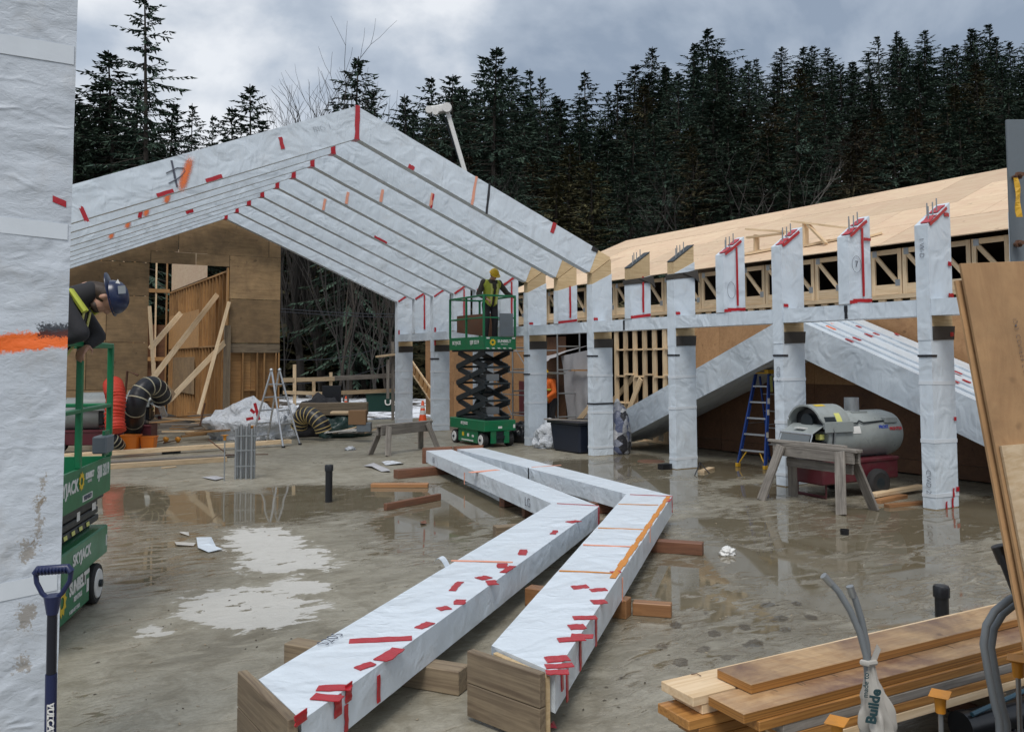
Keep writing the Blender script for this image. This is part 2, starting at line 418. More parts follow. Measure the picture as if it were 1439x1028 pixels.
M_haty = flat('yellow_helmet', (0.75, 0.47, 0.01), 0.3, var=0.15)
M_sheet = wrapmat('white_tarp', base=(0.62, 0.65, 0.69), wr=(.8, .8, .8), strength=1.0, dist=.09)
M_sheetdk = flat('dusty_grey_tarp', (0.46, 0.46, 0.48), 0.6, var=0.5, scale=4, bump=0.6)
M_bagw = flat('printed_bag_film', (0.48, 0.46, 0.42), 0.45, var=0.35, scale=9, bump=0.5)
M_cond = flat('grey_conduit_plastic', (0.20, 0.22, 0.235), 0.45, var=0.3)
M_inkb = flat('dark_teal_print', (0.02, 0.06, 0.07), 0.6)
M_logoy = flat('logo_yellow', (0.72, 0.50, 0.02), 0.5)
M_redst = flat('red_print', (0.55, 0.03, 0.04), 0.5)
M_blust = flat('blue_print', (0.03, 0.07, 0.40), 0.5)
M_cart = flat('brown_cardboard', (0.22, 0.125, 0.06), 0.8)
M_dkroom = flat('interior_shade_board', (0.035, 0.022, 0.015), 0.9)  # near-black colour stands in for the shade inside the wing
M_glass = flat('smoked_guard_plastic', (0.16, 0.18, 0.19), 0.2)
M_memb = flat('black_membrane', (0.05, 0.045, 0.04), 0.6, scale=10, bump=0.5)
def bark(name, col):
    t = NT(name); g = t.noise(t.co((9, 9, 1.6)), 2.0, 6, 0.65)
    return t.set(t.ramp(g, [(0.3, tuple(x * 0.5 for x in col)), (0.7, col)]), 0.9, t.bump(g, 0.5, 0.02))
M_bark = bark('bark', (0.055, 0.045, 0.036))
M_barkp = bark('pale_bark', (0.11, 0.10, 0.09))
M_barkd = bark('grey_brown_bark', (0.045, 0.04, 0.036))
def needles(name, a, b):
    t = NT(name); n = t.noise(t.co((1, 1, 1)), 0.9, 4, 0.6); f = t.noise(t.co((1, 1, 1)), 7, 2)
    c = t.ramp(t.math('ADD', t.math('MULTIPLY', n, 0.6), t.math('MULTIPLY', f, 0.4)), [(0.35, a), (0.65, b)])
    h = t.n.new('ShaderNodeHueSaturation'); t.l.new(c, h.inputs['Color'])
    t.l.new(t.math('ADD', t.math('MULTIPLY', t.oi.outputs['Random'], 0.8), 0.6), h.inputs['Value'])
    t.l.new(t.math('ADD', t.math('MULTIPLY', t.oi.outputs['Random'], 0.05), 0.475), h.inputs['Hue'])
    return t.set(h.outputs['Color'], 0.8, None, 0.0, 0.15)
M_ndl = needles('conifer_needles', (0.022, 0.040, 0.030), (0.058, 0.088, 0.058))
M_ndl2 = needles('olive_conifer_needles', (0.040, 0.038, 0.020), (0.090, 0.076, 0.040))
# ------------------------------------------------------------------ ground, hill, sky-line terrain
def smooth(a, b, x):
    t = max(0.0, min(1.0, (x - a) / (b - a))); return t * t * (3 - 2 * t)
def along(p):                                # metres ahead of the camera, metres to its right
    d = Vector((p[0] - CAMP.x, p[1] - CAMP.y)); f = Vector((CF.x, CF.y)).normalized(); r = Vector((CR.x, CR.y)).normalized()
    return d.dot(f), d.dot(r)
def hill_z(x, y):
    a, s = along((x, y))
    lat = s / max(a, 1.0)                    # -0.6 left edge .. 0.6 right edge
    k = smooth(-0.12, 0.40, lat)
    a2 = min(a, 100.0)
    z = (0.08 + 0.30 * k) * max(0.0, a2 - (56 - 16 * k)) * smooth(36, 70, a)
    z += 1.2 * noise.noise(Vector((x, y, 0)) * 0.05) * smooth(34, 60, a)
    return z - 0.12

def puddle(cx, cy, rx, ry, s=1.0):
    c = G(cx, cy); ax = (G(cx + rx, cy) - G(cx - rx, cy)) / 2; ay = (G(cx, cy - ry) - G(cx, cy + ry)) / 2
    m = Matrix(((ax.x, ay.x), (ax.y, ay.y)))
    return (c, m.inverted(), s)
PUD = [puddle(*a) for a in (
    (300, 712, 190, 26), (170, 700, 90, 22), (470, 700, 110, 20), (660, 700, 110, 30), (600, 735, 90, 26), (740, 745, 60, 18),
    (700, 668, 60, 10), (560, 690, 60, 16), (820, 660, 150, 16), (930, 690, 60, 22), (1000, 660, 80, 14), (1010, 775, 55, 12),
    (950, 815, 50, 38), (1080, 790, 80, 26), (1150, 765, 90, 13), (1310, 745, 90, 24), (1240, 720, 90, 10), (1400, 720, 90, 24), (1190, 845, 80, 22),
    (1280, 800, 70, 12), (1110, 830, 60, 16), (1070, 690, 60, 12), (900, 760, 40, 26), (890, 645, 40, 8), (1000, 735, 60, 10), (420, 690, 60, 10), (1140, 780, 280, 110, .56), (230, 760, 110, 60, .50), (640, 720, 160, 60, .5), (820, 680, 220, 40, .5))]
DRY = [puddle(*a) for a in ((370, 760, 60, 22), (400, 785, 75, 22), (350, 852, 108, 32, 1.0), (215, 885, 25, 10), (420, 825, 50, 12), (330, 870, 60, 16))]
FOOT = [puddle(*a) for a in ((1005, 890, 12, 4), (1060, 905, 14, 4), (985, 915, 12, 4), (1045, 880, 10, 4), (960, 930, 12, 5), (1090, 868, 14, 4), (1000, 862, 10, 3), (930, 905, 10, 4), (1020, 852, 9, 3), (1075, 850, 11, 3), (1110, 885, 12, 4), (1030, 925, 12, 5), (1000, 945, 12, 5), (950, 880, 10, 4), (1140, 868, 10, 4), (1120, 850, 9, 3), (1060, 935, 12, 4), (905, 925, 10, 4), (880, 950, 10, 5))]
def field(lst, x, y):
    v = 0.0
    for c, mi, s in lst:
        q = mi @ Vector((x - c.x, y - c.y)); d = q.length
        if d < 1.6: v = max(v, s * (1.0 - smooth(0.45, 1.35, d)))
    return v
def slab():
    x0, x1, y0, y1, st = -14.0, 5.0, -7.5, 20.0, 0.1
    nx, ny = int((x1 - x0) / st), int((y1 - y0) / st)
    vs_, wet, dry, foot = [], [], [], []
    for j in range(ny + 1):
        for i in range(nx + 1):
            x, y = x0 + i * st, y0 + j * st
            z = 0.004 * noise.noise(Vector((x, y, 3.1)) * 0.8)
            vs_.append((x, y, z)); wet.append(field(PUD, x, y)); dry.append(field(DRY, x, y)); foot.append(field(FOOT, x, y))
    fs = [(j * (nx + 1) + i, j * (nx + 1) + i + 1, (j + 1) * (nx + 1) + i + 1, (j + 1) * (nx + 1) + i) for j in range(ny) for i in range(nx)]
    me = bpy.data.meshes.new('concrete_floor'); me.from_pydata(vs_, [], fs)
    for nm, d in (('wet', wet), ('dry', dry), ('foot', foot)):
        me.attributes.new(nm, 'FLOAT', 'POINT').data.foreach_set('value', d)
    me.polygons.foreach_set('use_smooth', [True] * len(me.polygons))
    t = NT('wet_concrete'); v = t.co(rnd=False)
    def attr(n):
        a = t.n.new('ShaderNodeAttribute'); a.attribute_name = n; return a.outputs['Fac']
    big = t.noise(v, 0.9, 8, 0.62, 0.5); mid = t.noise(v, 4.5, 6, 0.65, 0.6); fine = t.noise(v, 40, 5, 0.7)
    rip = t.noise(t.co((2.0, 5.0, 1), False, rot=(0, 0, R(-20))), 1.6, 6, 0.6, 0.8)
    base = t.ramp(big, [(0.30, (0.175, 0.158, 0.118)), (0.50, (0.29, 0.268, 0.21)), (0.70, (0.41, 0.387, 0.318))])
    base = t.mix(t.math('MULTIPLY', t.ramp(mid, [(0.38, 1), (0.56, 0)]), 0.5), base, (0.12, 0.10, 0.062))
    base = t.mix(t.math('MULTIPLY', t.ramp(fine, [(0.42, 1), (0.55, 0)]), 0.22), base, (0.11, 0.10, 0.08))
    wsum = t.math('ADD', t.math('MULTIPLY', attr('wet'), 0.95), t.math('MULTIPLY', t.math('SUBTRACT', big, 0.5), 1.1))
    wsum = t.math('ADD', wsum, t.math('MULTIPLY', t.math('SUBTRACT', rip, 0.5), 2.4))
    wetm = t.ramp(wsum, [(0.44, 0), (0.56, 1)])
    damp = t.ramp(wsum, [(-0.0, 0), (0.40, 1)])
    fsum = t.math('ADD', attr('foot'), t.math('MULTIPLY', t.math('SUBTRACT', mid, 0.5), 1.2))
    footm = t.ramp(fsum, [(0.30, 0), (0.45, 1)])
    dsum = t.math('ADD', attr('dry'), t.math('ADD', t.math('MULTIPLY', t.math('SUBTRACT', rip, 0.5), 2.6), t.math('MULTIPLY', t.math('SUBTRACT', mid, 0.5), 2.2)))
    drym = t.math('MULTIPLY', t.ramp(dsum, [(0.50, 0), (0.58, 1)]), t.ramp(attr('dry'), [(0.02, 0), (0.15, 1)]))
    c = t.mix(t.math('MULTIPLY', damp, 0.35), base, (0.115, 0.095, 0.062))
    c = t.mix(t.math('MULTIPLY', wetm, 0.62), c, (0.125, 0.100, 0.058))
    c = t.mix(t.math('MULTIPLY', footm, 0.85), c, (0.06, 0.045, 0.025))
    c = t.mix(t.math('MULTIPLY', t.ramp(rip, [(0.50, 0), (0.62, 1)]), t.math('MULTIPLY', t.math('SUBTRACT', 1.0, wetm), 0.4)), c, (0.42, 0.39, 0.31))
    c = t.mix(t.math('MULTIPLY', drym, 0.88), c, t.mix(mid, (0.60, 0.59, 0.56), (0.42, 0.41, 0.38)))
    r0 = t.math('SUBTRACT', 0.52, t.math('MULTIPLY', damp, 0.36))
    r0 = t.math('ADD', r0, t.math('MULTIPLY', t.math('SUBTRACT', rip, 0.5), 0.6), True)
    r1 = t.mix(wetm, r0, 0.035); r1 = t.mix(drym, r1, 0.8)
    h = t.math('ADD', t.math('MULTIPLY', mid, 0.7), t.math('MULTIPLY', fine, 0.3)); h = t.math('ADD', h, t.math('MULTIPLY', rip, 0.8))
    hh = t.math('MULTIPLY', h, t.math('SUBTRACT', 1.0, t.math('MULTIPLY', wetm, 0.985)))
    hh = t.math('MULTIPLY', hh, t.math('SUBTRACT', 1.0, t.math('MULTIPLY', damp, 0.6)))
    t.set(c, r1, t.bump(hh, 0.5, 0.02), 0.0, 0.5)
    me.materials.append(t.m)
    o = bpy.data.objects.new('concrete_floor', me); COL.objects.link(o); tag(o, kind='structure')
slab()

def terrain():
    t = NT('forest_floor'); v = t.co(rnd=False)
    n1 = t.noise(v, 0.25, 8, 0.6); n2 = t.noise(v, 0.9, 8, 0.7, 0.4)
    sepx = t.n.new('ShaderNodeAttribute'); sepx.attribute_name = 'snow'
    c = t.ramp(n2, [(0.3, (0.030, 0.024, 0.016)), (0.7, (0.075, 0.06, 0.042))])
    sm = t.ramp(t.math('ADD', t.math('MULTIPLY', sepx.outputs['Fac'], 0.42), t.math('SUBTRACT', n2, 0.42)), [(0.44, 0), (0.50, 1)])
    c = t.mix(sm, c, (0.74, 0.77, 0.82))
    t.set(c, 0.9, t.bump(n2, 0.6, 0.1))
    x0, x1, y0, y1, st = -160, 240, -60, 240, 3.0
    nx, ny = int((x1 - x0) / st), int((y1 - y0) / st); vs_, sn = [], []
    for j in range(ny + 1):
        for i in range(nx + 1):
            x, y = x0 + i * st, y0 + j * st
            vs_.append((x, y, hill_z(x, y))); a, s = along((x, y)); lat = s / max(a, 1)
            sn.append(smooth(24, 28, a) * (1 - smooth(50, 62, a)) * (1 - smooth(-0.02, 0.12, lat)) * smooth(-0.34, -0.28, lat))
    fs = [(j * (nx + 1) + i, j * (nx + 1) + i + 1, (j + 1) * (nx + 1) + i + 1, (j + 1) * (nx + 1) + i) for j in range(ny) for i in range(nx)]
    me = bpy.data.meshes.new('hillside_ground'); me.from_pydata(vs_, [], fs)
    me.attributes.new('snow', 'FLOAT', 'POINT').data.foreach_set('value', sn)
    me.polygons.foreach_set('use_smooth', [True] * len(me.polygons)); me.materials.append(t.m)
    o = bpy.data.objects.new('hillside_ground', me); COL.objects.link(o); tag(o, kind='structure')
    # far sheet to the horizon
    far = MB(); far.add([(-1500, -1500, -0.6), (1500, -1500, -0.6), (1500, 1500, -0.6), (-1500, 1500, -0.6)], [(0, 1, 2, 3)])
    tag(far.build('outer_ground', flat('dark_earth', (0.06, 0.05, 0.035), 0.9)), kind='structure')
terrain()
# dark gravel strip where the photographer stands, at the slab's near edge
def gravel():
    t = NT('dark_gravel'); v = t.co(rnd=False)
    vo = t.n.new('ShaderNodeTexVoronoi'); vo.inputs['Scale'].default_value = 28; t.l.new(v, vo.inputs['Vector'])
    n = t.noise(v, 5, 6, 0.7)
    c = t.mix(n, (0.035, 0.032, 0.028), (0.12, 0.11, 0.095)); c = t.mix(0.5, c, vo.outputs['Color'], 'MULTIPLY')
    t.set(c, 0.8, t.bump(vo.outputs['Distance'], 0.9, 0.02))
    m = MB(); a, b = Vector((-7.2, -4.5, 0.012)), Vector((-2.9, -3.85, 0.012))
    pts = [Vector((-7.9, -4.15, 0.012)), Vector((-6.6, -4.06, 0.014)), Vector((-5.3, -4.02, 0.013)), Vector((-3.2, -3.7, 0.012)), Vector((-1.5, -3.6, 0.012)), Vector((-1.5, -7.4, 0.012)), Vector((-7.9, -7.4, 0.012))]
    m.add(pts, [tuple(range(len(pts)))])
    tag(m.build('gravel_strip', t.m), kind='structure')
    rocks = MB(); rnd = random.Random(3)
    for _ in range(1400):
        x, y = rnd.uniform(-7.0, -3.0), rnd.uniform(-4.9, -4.0); r = rnd.uniform(0.006, 0.018)
        s = [Vector((rnd.uniform(.6, 1.2), 0, 0)), Vector((0, rnd.uniform(.6, 1.2), 0)), Vector((-rnd.uniform(.6, 1.2), 0, 0)), Vector((0, -rnd.uniform(.6, 1.2), 0)), Vector((0, 0, .8))]
        rocks.add([Vector((x, y, 0.014)) + q * r for q in s], [(0, 1, 4), (1, 2, 4), (2, 3, 4), (3, 0, 4)])
    tag(rocks.build('gravel_stones', t.m), 'small dark gravel stones scattered beside the lumber stack', 'gravel', kind='stuff')
gravel()

def grit():
    rnd = random.Random(77); m = MB(); ms = MB()
    for i in range(520):
        px, py = rnd.uniform(90, 1400), 640 + 380 * rnd.random() ** 1.3; p = G(px, py); r = rnd.uniform(.0018, .0055); a = rnd.uniform(0, 6.28)
        e1 = Vector((math.cos(a), math.sin(a), 0)) * r * rnd.uniform(1, 3.5); e2 = Vector((-math.sin(a), math.cos(a), 0)) * r; z = Vector((0, 0, .004)); k = ms if i % 2 == 0 else m
        k.add([p + z - e1 - e2, p + z + e1 - e2, p + z + e1 + e2, p + z - e1 + e2, p + z + Vector((0, 0, r))], [(0, 1, 4), (1, 2, 4), (2, 3, 4), (3, 0, 4)])
    tag(m.build('floor_grit', flat('dark_grit', (.075, .062, .045), .9)), 'dark crumbs of mud and grit scattered over the wet slab', 'grit', kind='stuff')
    tag(ms.build('wood_chips', flat('pale_chips', (.33, .27, .19), .8)), 'pale wood chips and splinters scattered over the wet slab', 'wood chips', kind='stuff')
grit()
# ------------------------------------------------------------------ the timber hall: columns, beams, gable frames
PITCH = 0.4186; BAY = 2.45; CD, CT = 0.50, 0.185          # column depth (x) and thickness (y)
MT = 0.66                                                  # slope of the mitred column head
def strip(name, o, ex, ey, w, h, mat, parent, lift=0.006, nrm=None, bend=0.0, label=None):
    """a short piece of tape: w along ex, h along ey, laid proud of the surface"""
    ex, ey = Vector(ex).normalized(), Vector(ey).normalized(); n = Vector(nrm) if nrm else ex.cross(ey)
    n.normalize(); o = Vector(o) + n * lift
    rnd = random.Random(hash((round(o.x, 3), round(o.y, 3), round(o.z, 3))) & 0xffff)
    k = 5; P = []; Q = []
    for i in range(k + 1):
        u = (i / k - 0.5) * w
        j1, j2 = rnd.uniform(-.10, .10) * h, rnd.uniform(-.10, .10) * h
        wob = n * rnd.uniform(0, .003) + ey * bend * (i / k) ** 2
        P.append(o + ex * u + ey * (-h / 2 + j1) + wob); Q.append(o + ex * u + ey * (h / 2 + j2) + wob)
    m = MB(); off = n * -(lift - 0.001)
    vs_ = P + Q + [p + off for p in P] + [q + off for q in Q]; a = k + 1
    fs = [(i, i + 1, a + i + 1, a + i) for i in range(k)] + [(2 * a + i + 1, 2 * a + i, 3 * a + i, 3 * a + i + 1) for i in range(k)]
    fs += [(i, 2 * a + i, 2 * a + i + 1, i + 1) for i in range(k)] + [(a + i + 1, 3 * a + i + 1, 3 * a + i, a + i) for i in range(k)]
    fs += [(0, a, 3 * a, 2 * a), (k, 2 * a + k, 3 * a + k, a + k)]
    m.add(vs_, fs)
    return m.build(name, mat, parent, world=True, smooth=False, label=label)

def col_quad(x, y, z0a, z0b, d=CD, t=CT):
    return [(x, y, z0a), (x + d, y, z0b), (x + d, y + t, z0b), (x, y + t, z0a)]
def band(z, x, y, parent, mat=None, h=0.06, out=0.0055, name='tape_band', d=CD, t=CT, tilt=0.0):
    m = MB(); o = out
    a = [(x - o, y - o, z), (x + d + o, y - o, z + tilt), (x + d + o, y + t + o, z + tilt), (x - o, y + t + o, z)]
    m.hexa(a, [(p[0], p[1], p[2] + h) for p in a])
    return m.build(name, mat or M_band, parent, world=True)

COLS = {}
COL_LABEL = {
    0: 'tall white wrapped column at the right, red tape at its foot, beside the heater',
    1: 'white wrapped column standing behind the heater, just right of the blue ladder',
    2: 'white wrapped column with bare sloped wooden head, left of the blue ladder',
    3: 'white wrapped column with a black strap at knee height beside the clear rubbish bag',
    4: 'white wrapped column between the green scissor lift and the black tub',
    5: 'white wrapped column half hidden behind the raised green scissor lift',
    6: 'white wrapped column just left of the raised scissor lift, right of the traffic cone',
    7: 'far white wrapped column at the left end of the row, left of the traffic cone'}
def top_z(x, base=3.72): return base + MT * x
def column(k):
    y = BAY * k; bare_top = k in (2, 3, 4)
    c = thing('wrapped_column', COL_LABEL[k], 'column', (0.25, y + 0.09, 0), 0, 'white wrapped columns along the right side of the hall')
    COLS[k] = c
    z_wrap = 0.30 if bare_top else 0.0
    m = MB()                                   # lower wrap, slightly narrower skirts at the foot
    m.loft(col_quad(0, y, 0.012, 0.012), col_quad(0, y, 2.26, 2.26), 16, 4, 0.007, k, 3.0)
    m.build('lower_wrap', M_wrapV, c, world=True, sharp=50)
    m = MB(); m.box(0.006, CD - 0.006, y + 0.006, y + CT - 0.006, 0.0, 3.70); m.hexa(col_quad(.006, y + .006, 3.70, 3.70, CD - .012, CT - .012), col_quad(.006, y + .006, 3.715, top_z(CD - .01) - .004, CD - .012, CT - .012))
    m.build('glulam_core', M_glu, c, world=True)
    m = MB()
    if bare_top:
        m.loft(col_quad(-.004, y - .004, 2.74, 2.74, CD + .008, CT + .008), col_quad(-.004, y - .004, 3.50, 3.74, CD + .008, CT + .008), 8, 4, 0.012, k + 9, 3.4)
    else:
        m.loft(col_quad(-.004, y - .004, 2.74, 2.74, CD + .008, CT + .008), col_quad(-.004, y - .004, 3.725, top_z(CD) + .005, CD + .008, CT + .008), 10, 4, 0.009, k + 9, 3.4)
    m.build('upper_wrap', M_wrapV, c, world=True, sharp=50)
    m = MB()                                   # narrow strip of wrap that runs past the beam on the inner face
    m.loft([(-.006, y - .002, 2.2), (.03, y - .002, 2.2), (.03, y + CT + .002, 2.2), (-.006, y + CT + .002, 2.2)],
           [(-.006, y - .002, 2.82), (.03, y - .002, 2.82), (.03, y + CT + .002, 2.82), (-.006, y + CT + .002, 2.82)], 5, 3, 0.004, k)
    m.build('inner_wrap_strip', M_wrapV, c, world=True, sharp=50)
    m = MB(); m.loft(col_quad(.03, y - .012, 2.20, 2.21, CD - .03, CT + .02), col_quad(.03, y - .02, 2.38, 2.39, CD - .02, CT + .03), 4, 4, 0.008, k + 3, 6)
    m.build('membrane_skirt', M_memb, c, world=True)
    for z in (0.16, 0.86 + 0.1 * (k % 3), 1.62):
        band(z, 0, y, c, tilt=0.01 * ((k % 3) - 1), h=0.05)
    if k in (0, 1, 2): band(1.98 + .02 * k, -.002, y, c, M_blk, 0.03, 0.009, 'black_strap', d=0.10, t=CT)
    if k == 3: band(1.05, 0, y, c, M_blk, 0.028, 0.012, 'black_strap'); band(2.02, -.002, y, c, M_blk, 0.03, 0.009, 'black_strap', d=0.12)
    if k == 4:
        band(1.62, -.002, y, c, M_blk, 0.03, 0.012, 'black_strap', d=0.03); band(2.04, -.002, y, c, M_blk, 0.04, 0.012, 'black_strap', d=0.03)
    if k == 6: band(1.98, -.002, y, c, M_blk, 0.04, 0.012, 'black_strap', d=0.16)
    return c
for k in range(8): column(k)
def red_at(c, pts, mat=None, name='red_tape'):
    for (o, ex, ey, w, h) in pts: strip(name, o, ex, ey, w, h, mat or M_red, c, nrm=(0, -1, 0))
Y0 = 0.0
red_at(COLS[0], [((.34, -.010, .07), (0, 0, 1), (1, 0, 0), .13, .035), ((.37, -.010, .20), (0, 0, 1), (1, 0, .1), .12, .03), ((.20, -.012, .05), (0, 0, 1), (1, 0, .2), .10, .03),
                 ((.44, -.010, 2.28), (1, 0, 0), (0, 0, 1), .07, .055), ((.46, -.010, 1.16), (1, 0, 0), (0, 0, 1), .05, .05), ((.46, -.010, .24), (1, 0, 0), (0, 0, 1), .06, .06),
                 ((.45, -.014, 2.80), (1, 0, 0), (0, 0, 1), .11, .05), ((.44, -.014, 3.22), (1, 0, 0), (0, 0, 1), .07, .06), ((.40, -.014, 3.88), (1, 0, 0), (0, 0, 1), .10, .05)])
for k in (1, 2, 3, 4):
    y = BAY * k
    red_at(COLS[k], [((.07, y - .016, 2.79), (1, 0, 0), (0, 0, 1), .10, .05)])
red_at(COLS[6], [((.04, BAY * 6 - .014, 2.62), (0, 0, 1), (1, 0, 0), .5, .05)]); red_at(COLS[7], [((.04, BAY * 7 - .014, 2.72), (0, 0, 1), (1, 0, 0), .3, .04)])
text('1 W-D', 0.095, M_ink, COLS[0], MW[COLS[0].name].inverted() @ frame((-.012, .09, 3.42), (0, 0, -1), (0, -1, 0)), 'marker_writing', bold=-.002)
text('CWD 2', 0.095, M_ink, COLS[0], MW[COLS[0].name].inverted() @ frame((-.014, .09, .36), (0, 0, -1), (0, -1, 0)), 'marker_writing', bold=-.002)
text('CID 2', 0.10, M_ink, COLS[1], MW[COLS[1].name].inverted() @ frame((-.016, BAY + .09, 1.72), (0, 0, -1), (0, -1, 0)), 'marker_writing', bold=-.002)

BEAM_LABEL = ['white wrapped beam between the right end column and the column behind the heater',
 'white wrapped beam over the blue ladder', 'white wrapped beam over the open stud wall and rubbish bag', 'white wrapped beam above the black tub',
 'white wrapped beam right behind the man in the yellow helmet', 'white wrapped beam left of the man in the yellow helmet', 'white wrapped beam above the far traffic cone']
for k in range(-1, 7):
    ya, yb = BAY * k + CT + .004, BAY * (k + 1) - .004
    lab = BEAM_LABEL[k] if k >= 0 else 'white wrapped beam behind the leaning plywood sheet'
    b = thing('wrapped_beam', lab, 'beam', (0.17, (ya + yb) / 2, 2.52), 0, 'white wrapped beams joining the columns')
    m = MB(); m.loft([(.012, ya, 2.522), (.34, ya, 2.522), (.34, ya, 2.738), (.012, ya, 2.738)], [(.012, yb, 2.522), (.34, yb, 2.522), (.34, yb, 2.738), (.012, yb, 2.738)], 18, 3, 0.006, k + 20, 3.0)
    m.build('wrap', M_wrapL, b, world=True, sharp=50)
    if k in (0, 2):
        ym = (ya + yb) / 2
        strip('black_strap', (0.012, ym - .02 + .15 * (k > 0), 2.63), (0, 0, 1), (0, 1, 0), .19, .05, M_blk, b, nrm=(-1, 0, 0))

POST_LABEL = {-1: 'short white wrapped post seen behind the grey steel column at the right edge',
 0: 'short white wrapped post marked with a circled 7, second from the right on the beam',
 1: 'short white wrapped post with an inverted red tape T, above the stacked frames',
 2: 'short white wrapped post with a bare sloped head and torn black membrane',
 3: 'short wrapped post carrying the second gable frame, red tape down its face',
 4: 'short wrapped post with red tape just right of the man in the yellow helmet',
 5: 'short wrapped post left of the man in the yellow helmet', 6: 'short wrapped post at the far left end of the beam, above the cone'}
POSTS = {}
for k in range(-1, 7):
    y = BAY * (k + .5); bare = k in (2, 3)
    p = thing('wrapped_post', POST_LABEL[k], 'post', (0.25, y + .09, 2.74), 0, 'short wrapped posts standing on the beam'); POSTS[k] = p
    m = MB(); m.box(.006, CD - .006, y + .006, y + CT - .006, 2.742, 3.70); m.hexa(col_quad(.006, y + .006, 3.70, 3.70, CD - .012, CT - .012), col_quad(.006, y + .006, 3.715, top_z(CD - .01) - .004, CD - .012, CT - .012))
    m.build('glulam_core', M_glu, p, world=True)
    m = MB()
    e = col_quad(0, y, 3.46, 3.60) if bare else col_quad(0, y, 3.722, top_z(CD) + .004)
    m.loft(col_quad(0, y, 2.745, 2.745), e, 9, 4, 0.007, k + 40, 3.4); m.build('wrap', M_wrapV, p, world=True, sharp=50)
    red_at(p, [((.30, y - .013, 3.22 if bare else 3.36), (0, 0, 1), (1, 0, 0), .70 if bare else 1.0, .045)])
    if k in (-1, 0, 1, 2, 3): red_at(p, [((.27, y - .015, 2.80), (1, 0, .12 if bare else 0.03), (0, 0, 1), .42, .05), ((.06, y - .016, 2.775), (1, 0, .1), (0, 0, 1), .16, .05)])
    if k == 0: red_at(p, [((.41, y - .015, 3.70), (1, 0, 0), (0, 0, 1), .16, .045)])
text('7', 0.13, M_ink, POSTS[0], MW[POSTS[0].name].inverted() @ frame((.16, BAY * .5 - .014, 3.32), (1, 0, 0), (0, 0, 1)), 'marker_writing')
ring = MB(); ring.tube([(.16 + .1 * math.cos(a), BAY * .5 - .014, 3.32 + .12 * math.sin(a)) for a in [i * math.pi / 12 for i in range(25)]], .003, 4); ring.build('marker_circle', M_ink, POSTS[0], world=True)
ring = MB(); ring.tube([(.16 + .09 * math.cos(a), BAY * 1.5 - .014, 3.12 + .14 * math.sin(a)) for a in [i * math.pi / 12 for i in range(25)]], .003, 4); ring.build('marker_circle', M_ink, POSTS[1], world=True)

# rods, red-taped heads, hanging membrane on the posts and columns that carry no frame yet
def head(y, own, bare):
    for i, x in enumerate((.10, .20, .29)):
        for dy in ((.05,) if i != 1 else (.05, .13)):
            m = MB(); m.cyl((x, y + dy, top_z(x) - .02), (x, y + dy, top_z(x) + .19), .009, n=8); m.build('threaded_rod', M_galv, own, world=True)
    if bare:
        m = MB(); m.loft(col_quad(-.012, y - .014, 3.40, 3.46, CD + .03, CT + .03), col_quad(-.014, y - .02, 3.50, 3.58, CD + .05, CT + .05), 4, 4, .02, y, 7); m.build('membrane_skirt', M_memb, own, world=True)
        m = MB(); m.add([(.20, y - .03, 3.52), (.54, y - .04, 3.60), (.585, y - .05, 3.36), (.47, y - .05, 3.44), (.20, y - .015, 3.52), (.54, y - .02, 3.60), (.585, y - .03, 3.36), (.47, y - .035, 3.44)],
                        [(0, 3, 2, 1), (4, 5, 6, 7), (0, 1, 5, 4), (1, 2, 6, 5), (2, 3, 7, 6), (3, 0, 4, 7)]); m.build('torn_membrane', M_memb, own, world=True)
        m = MB(); m.hexa(col_quad(.0, y - .0, 3.724, top_z(CD) + .004), col_quad(0, y, 3.736, top_z(CD) + .016)); m.build('steel_cap_plate', M_dkg, own, world=True)
    else:
        for i in range(2):
            x = .10 + .24 * i
            strip('red_tape', (x, y + .05 + .03 * i, top_z(x) + .012), (1, 0, MT), (0, 1, .0), .20, .12, M_red, own, lift=.010, nrm=(-MT, 0, 1))
        strip('red_tape', (.22, y - .014, top_z(.22) - .02), (1, 0, MT), (-MT, 0, 1), .46, .045, M_red, own, nrm=(0, -1, 0))
head(BAY * 0, COLS[0], False); head(BAY * 1, COLS[1], False); head(BAY * 2, COLS[2], True)
head(BAY * -.5, POSTS[-1], False); head(BAY * .5, POSTS[0], False); head(BAY * 1.5, POSTS[1], False); head(BAY * 2.5, POSTS[2], True)

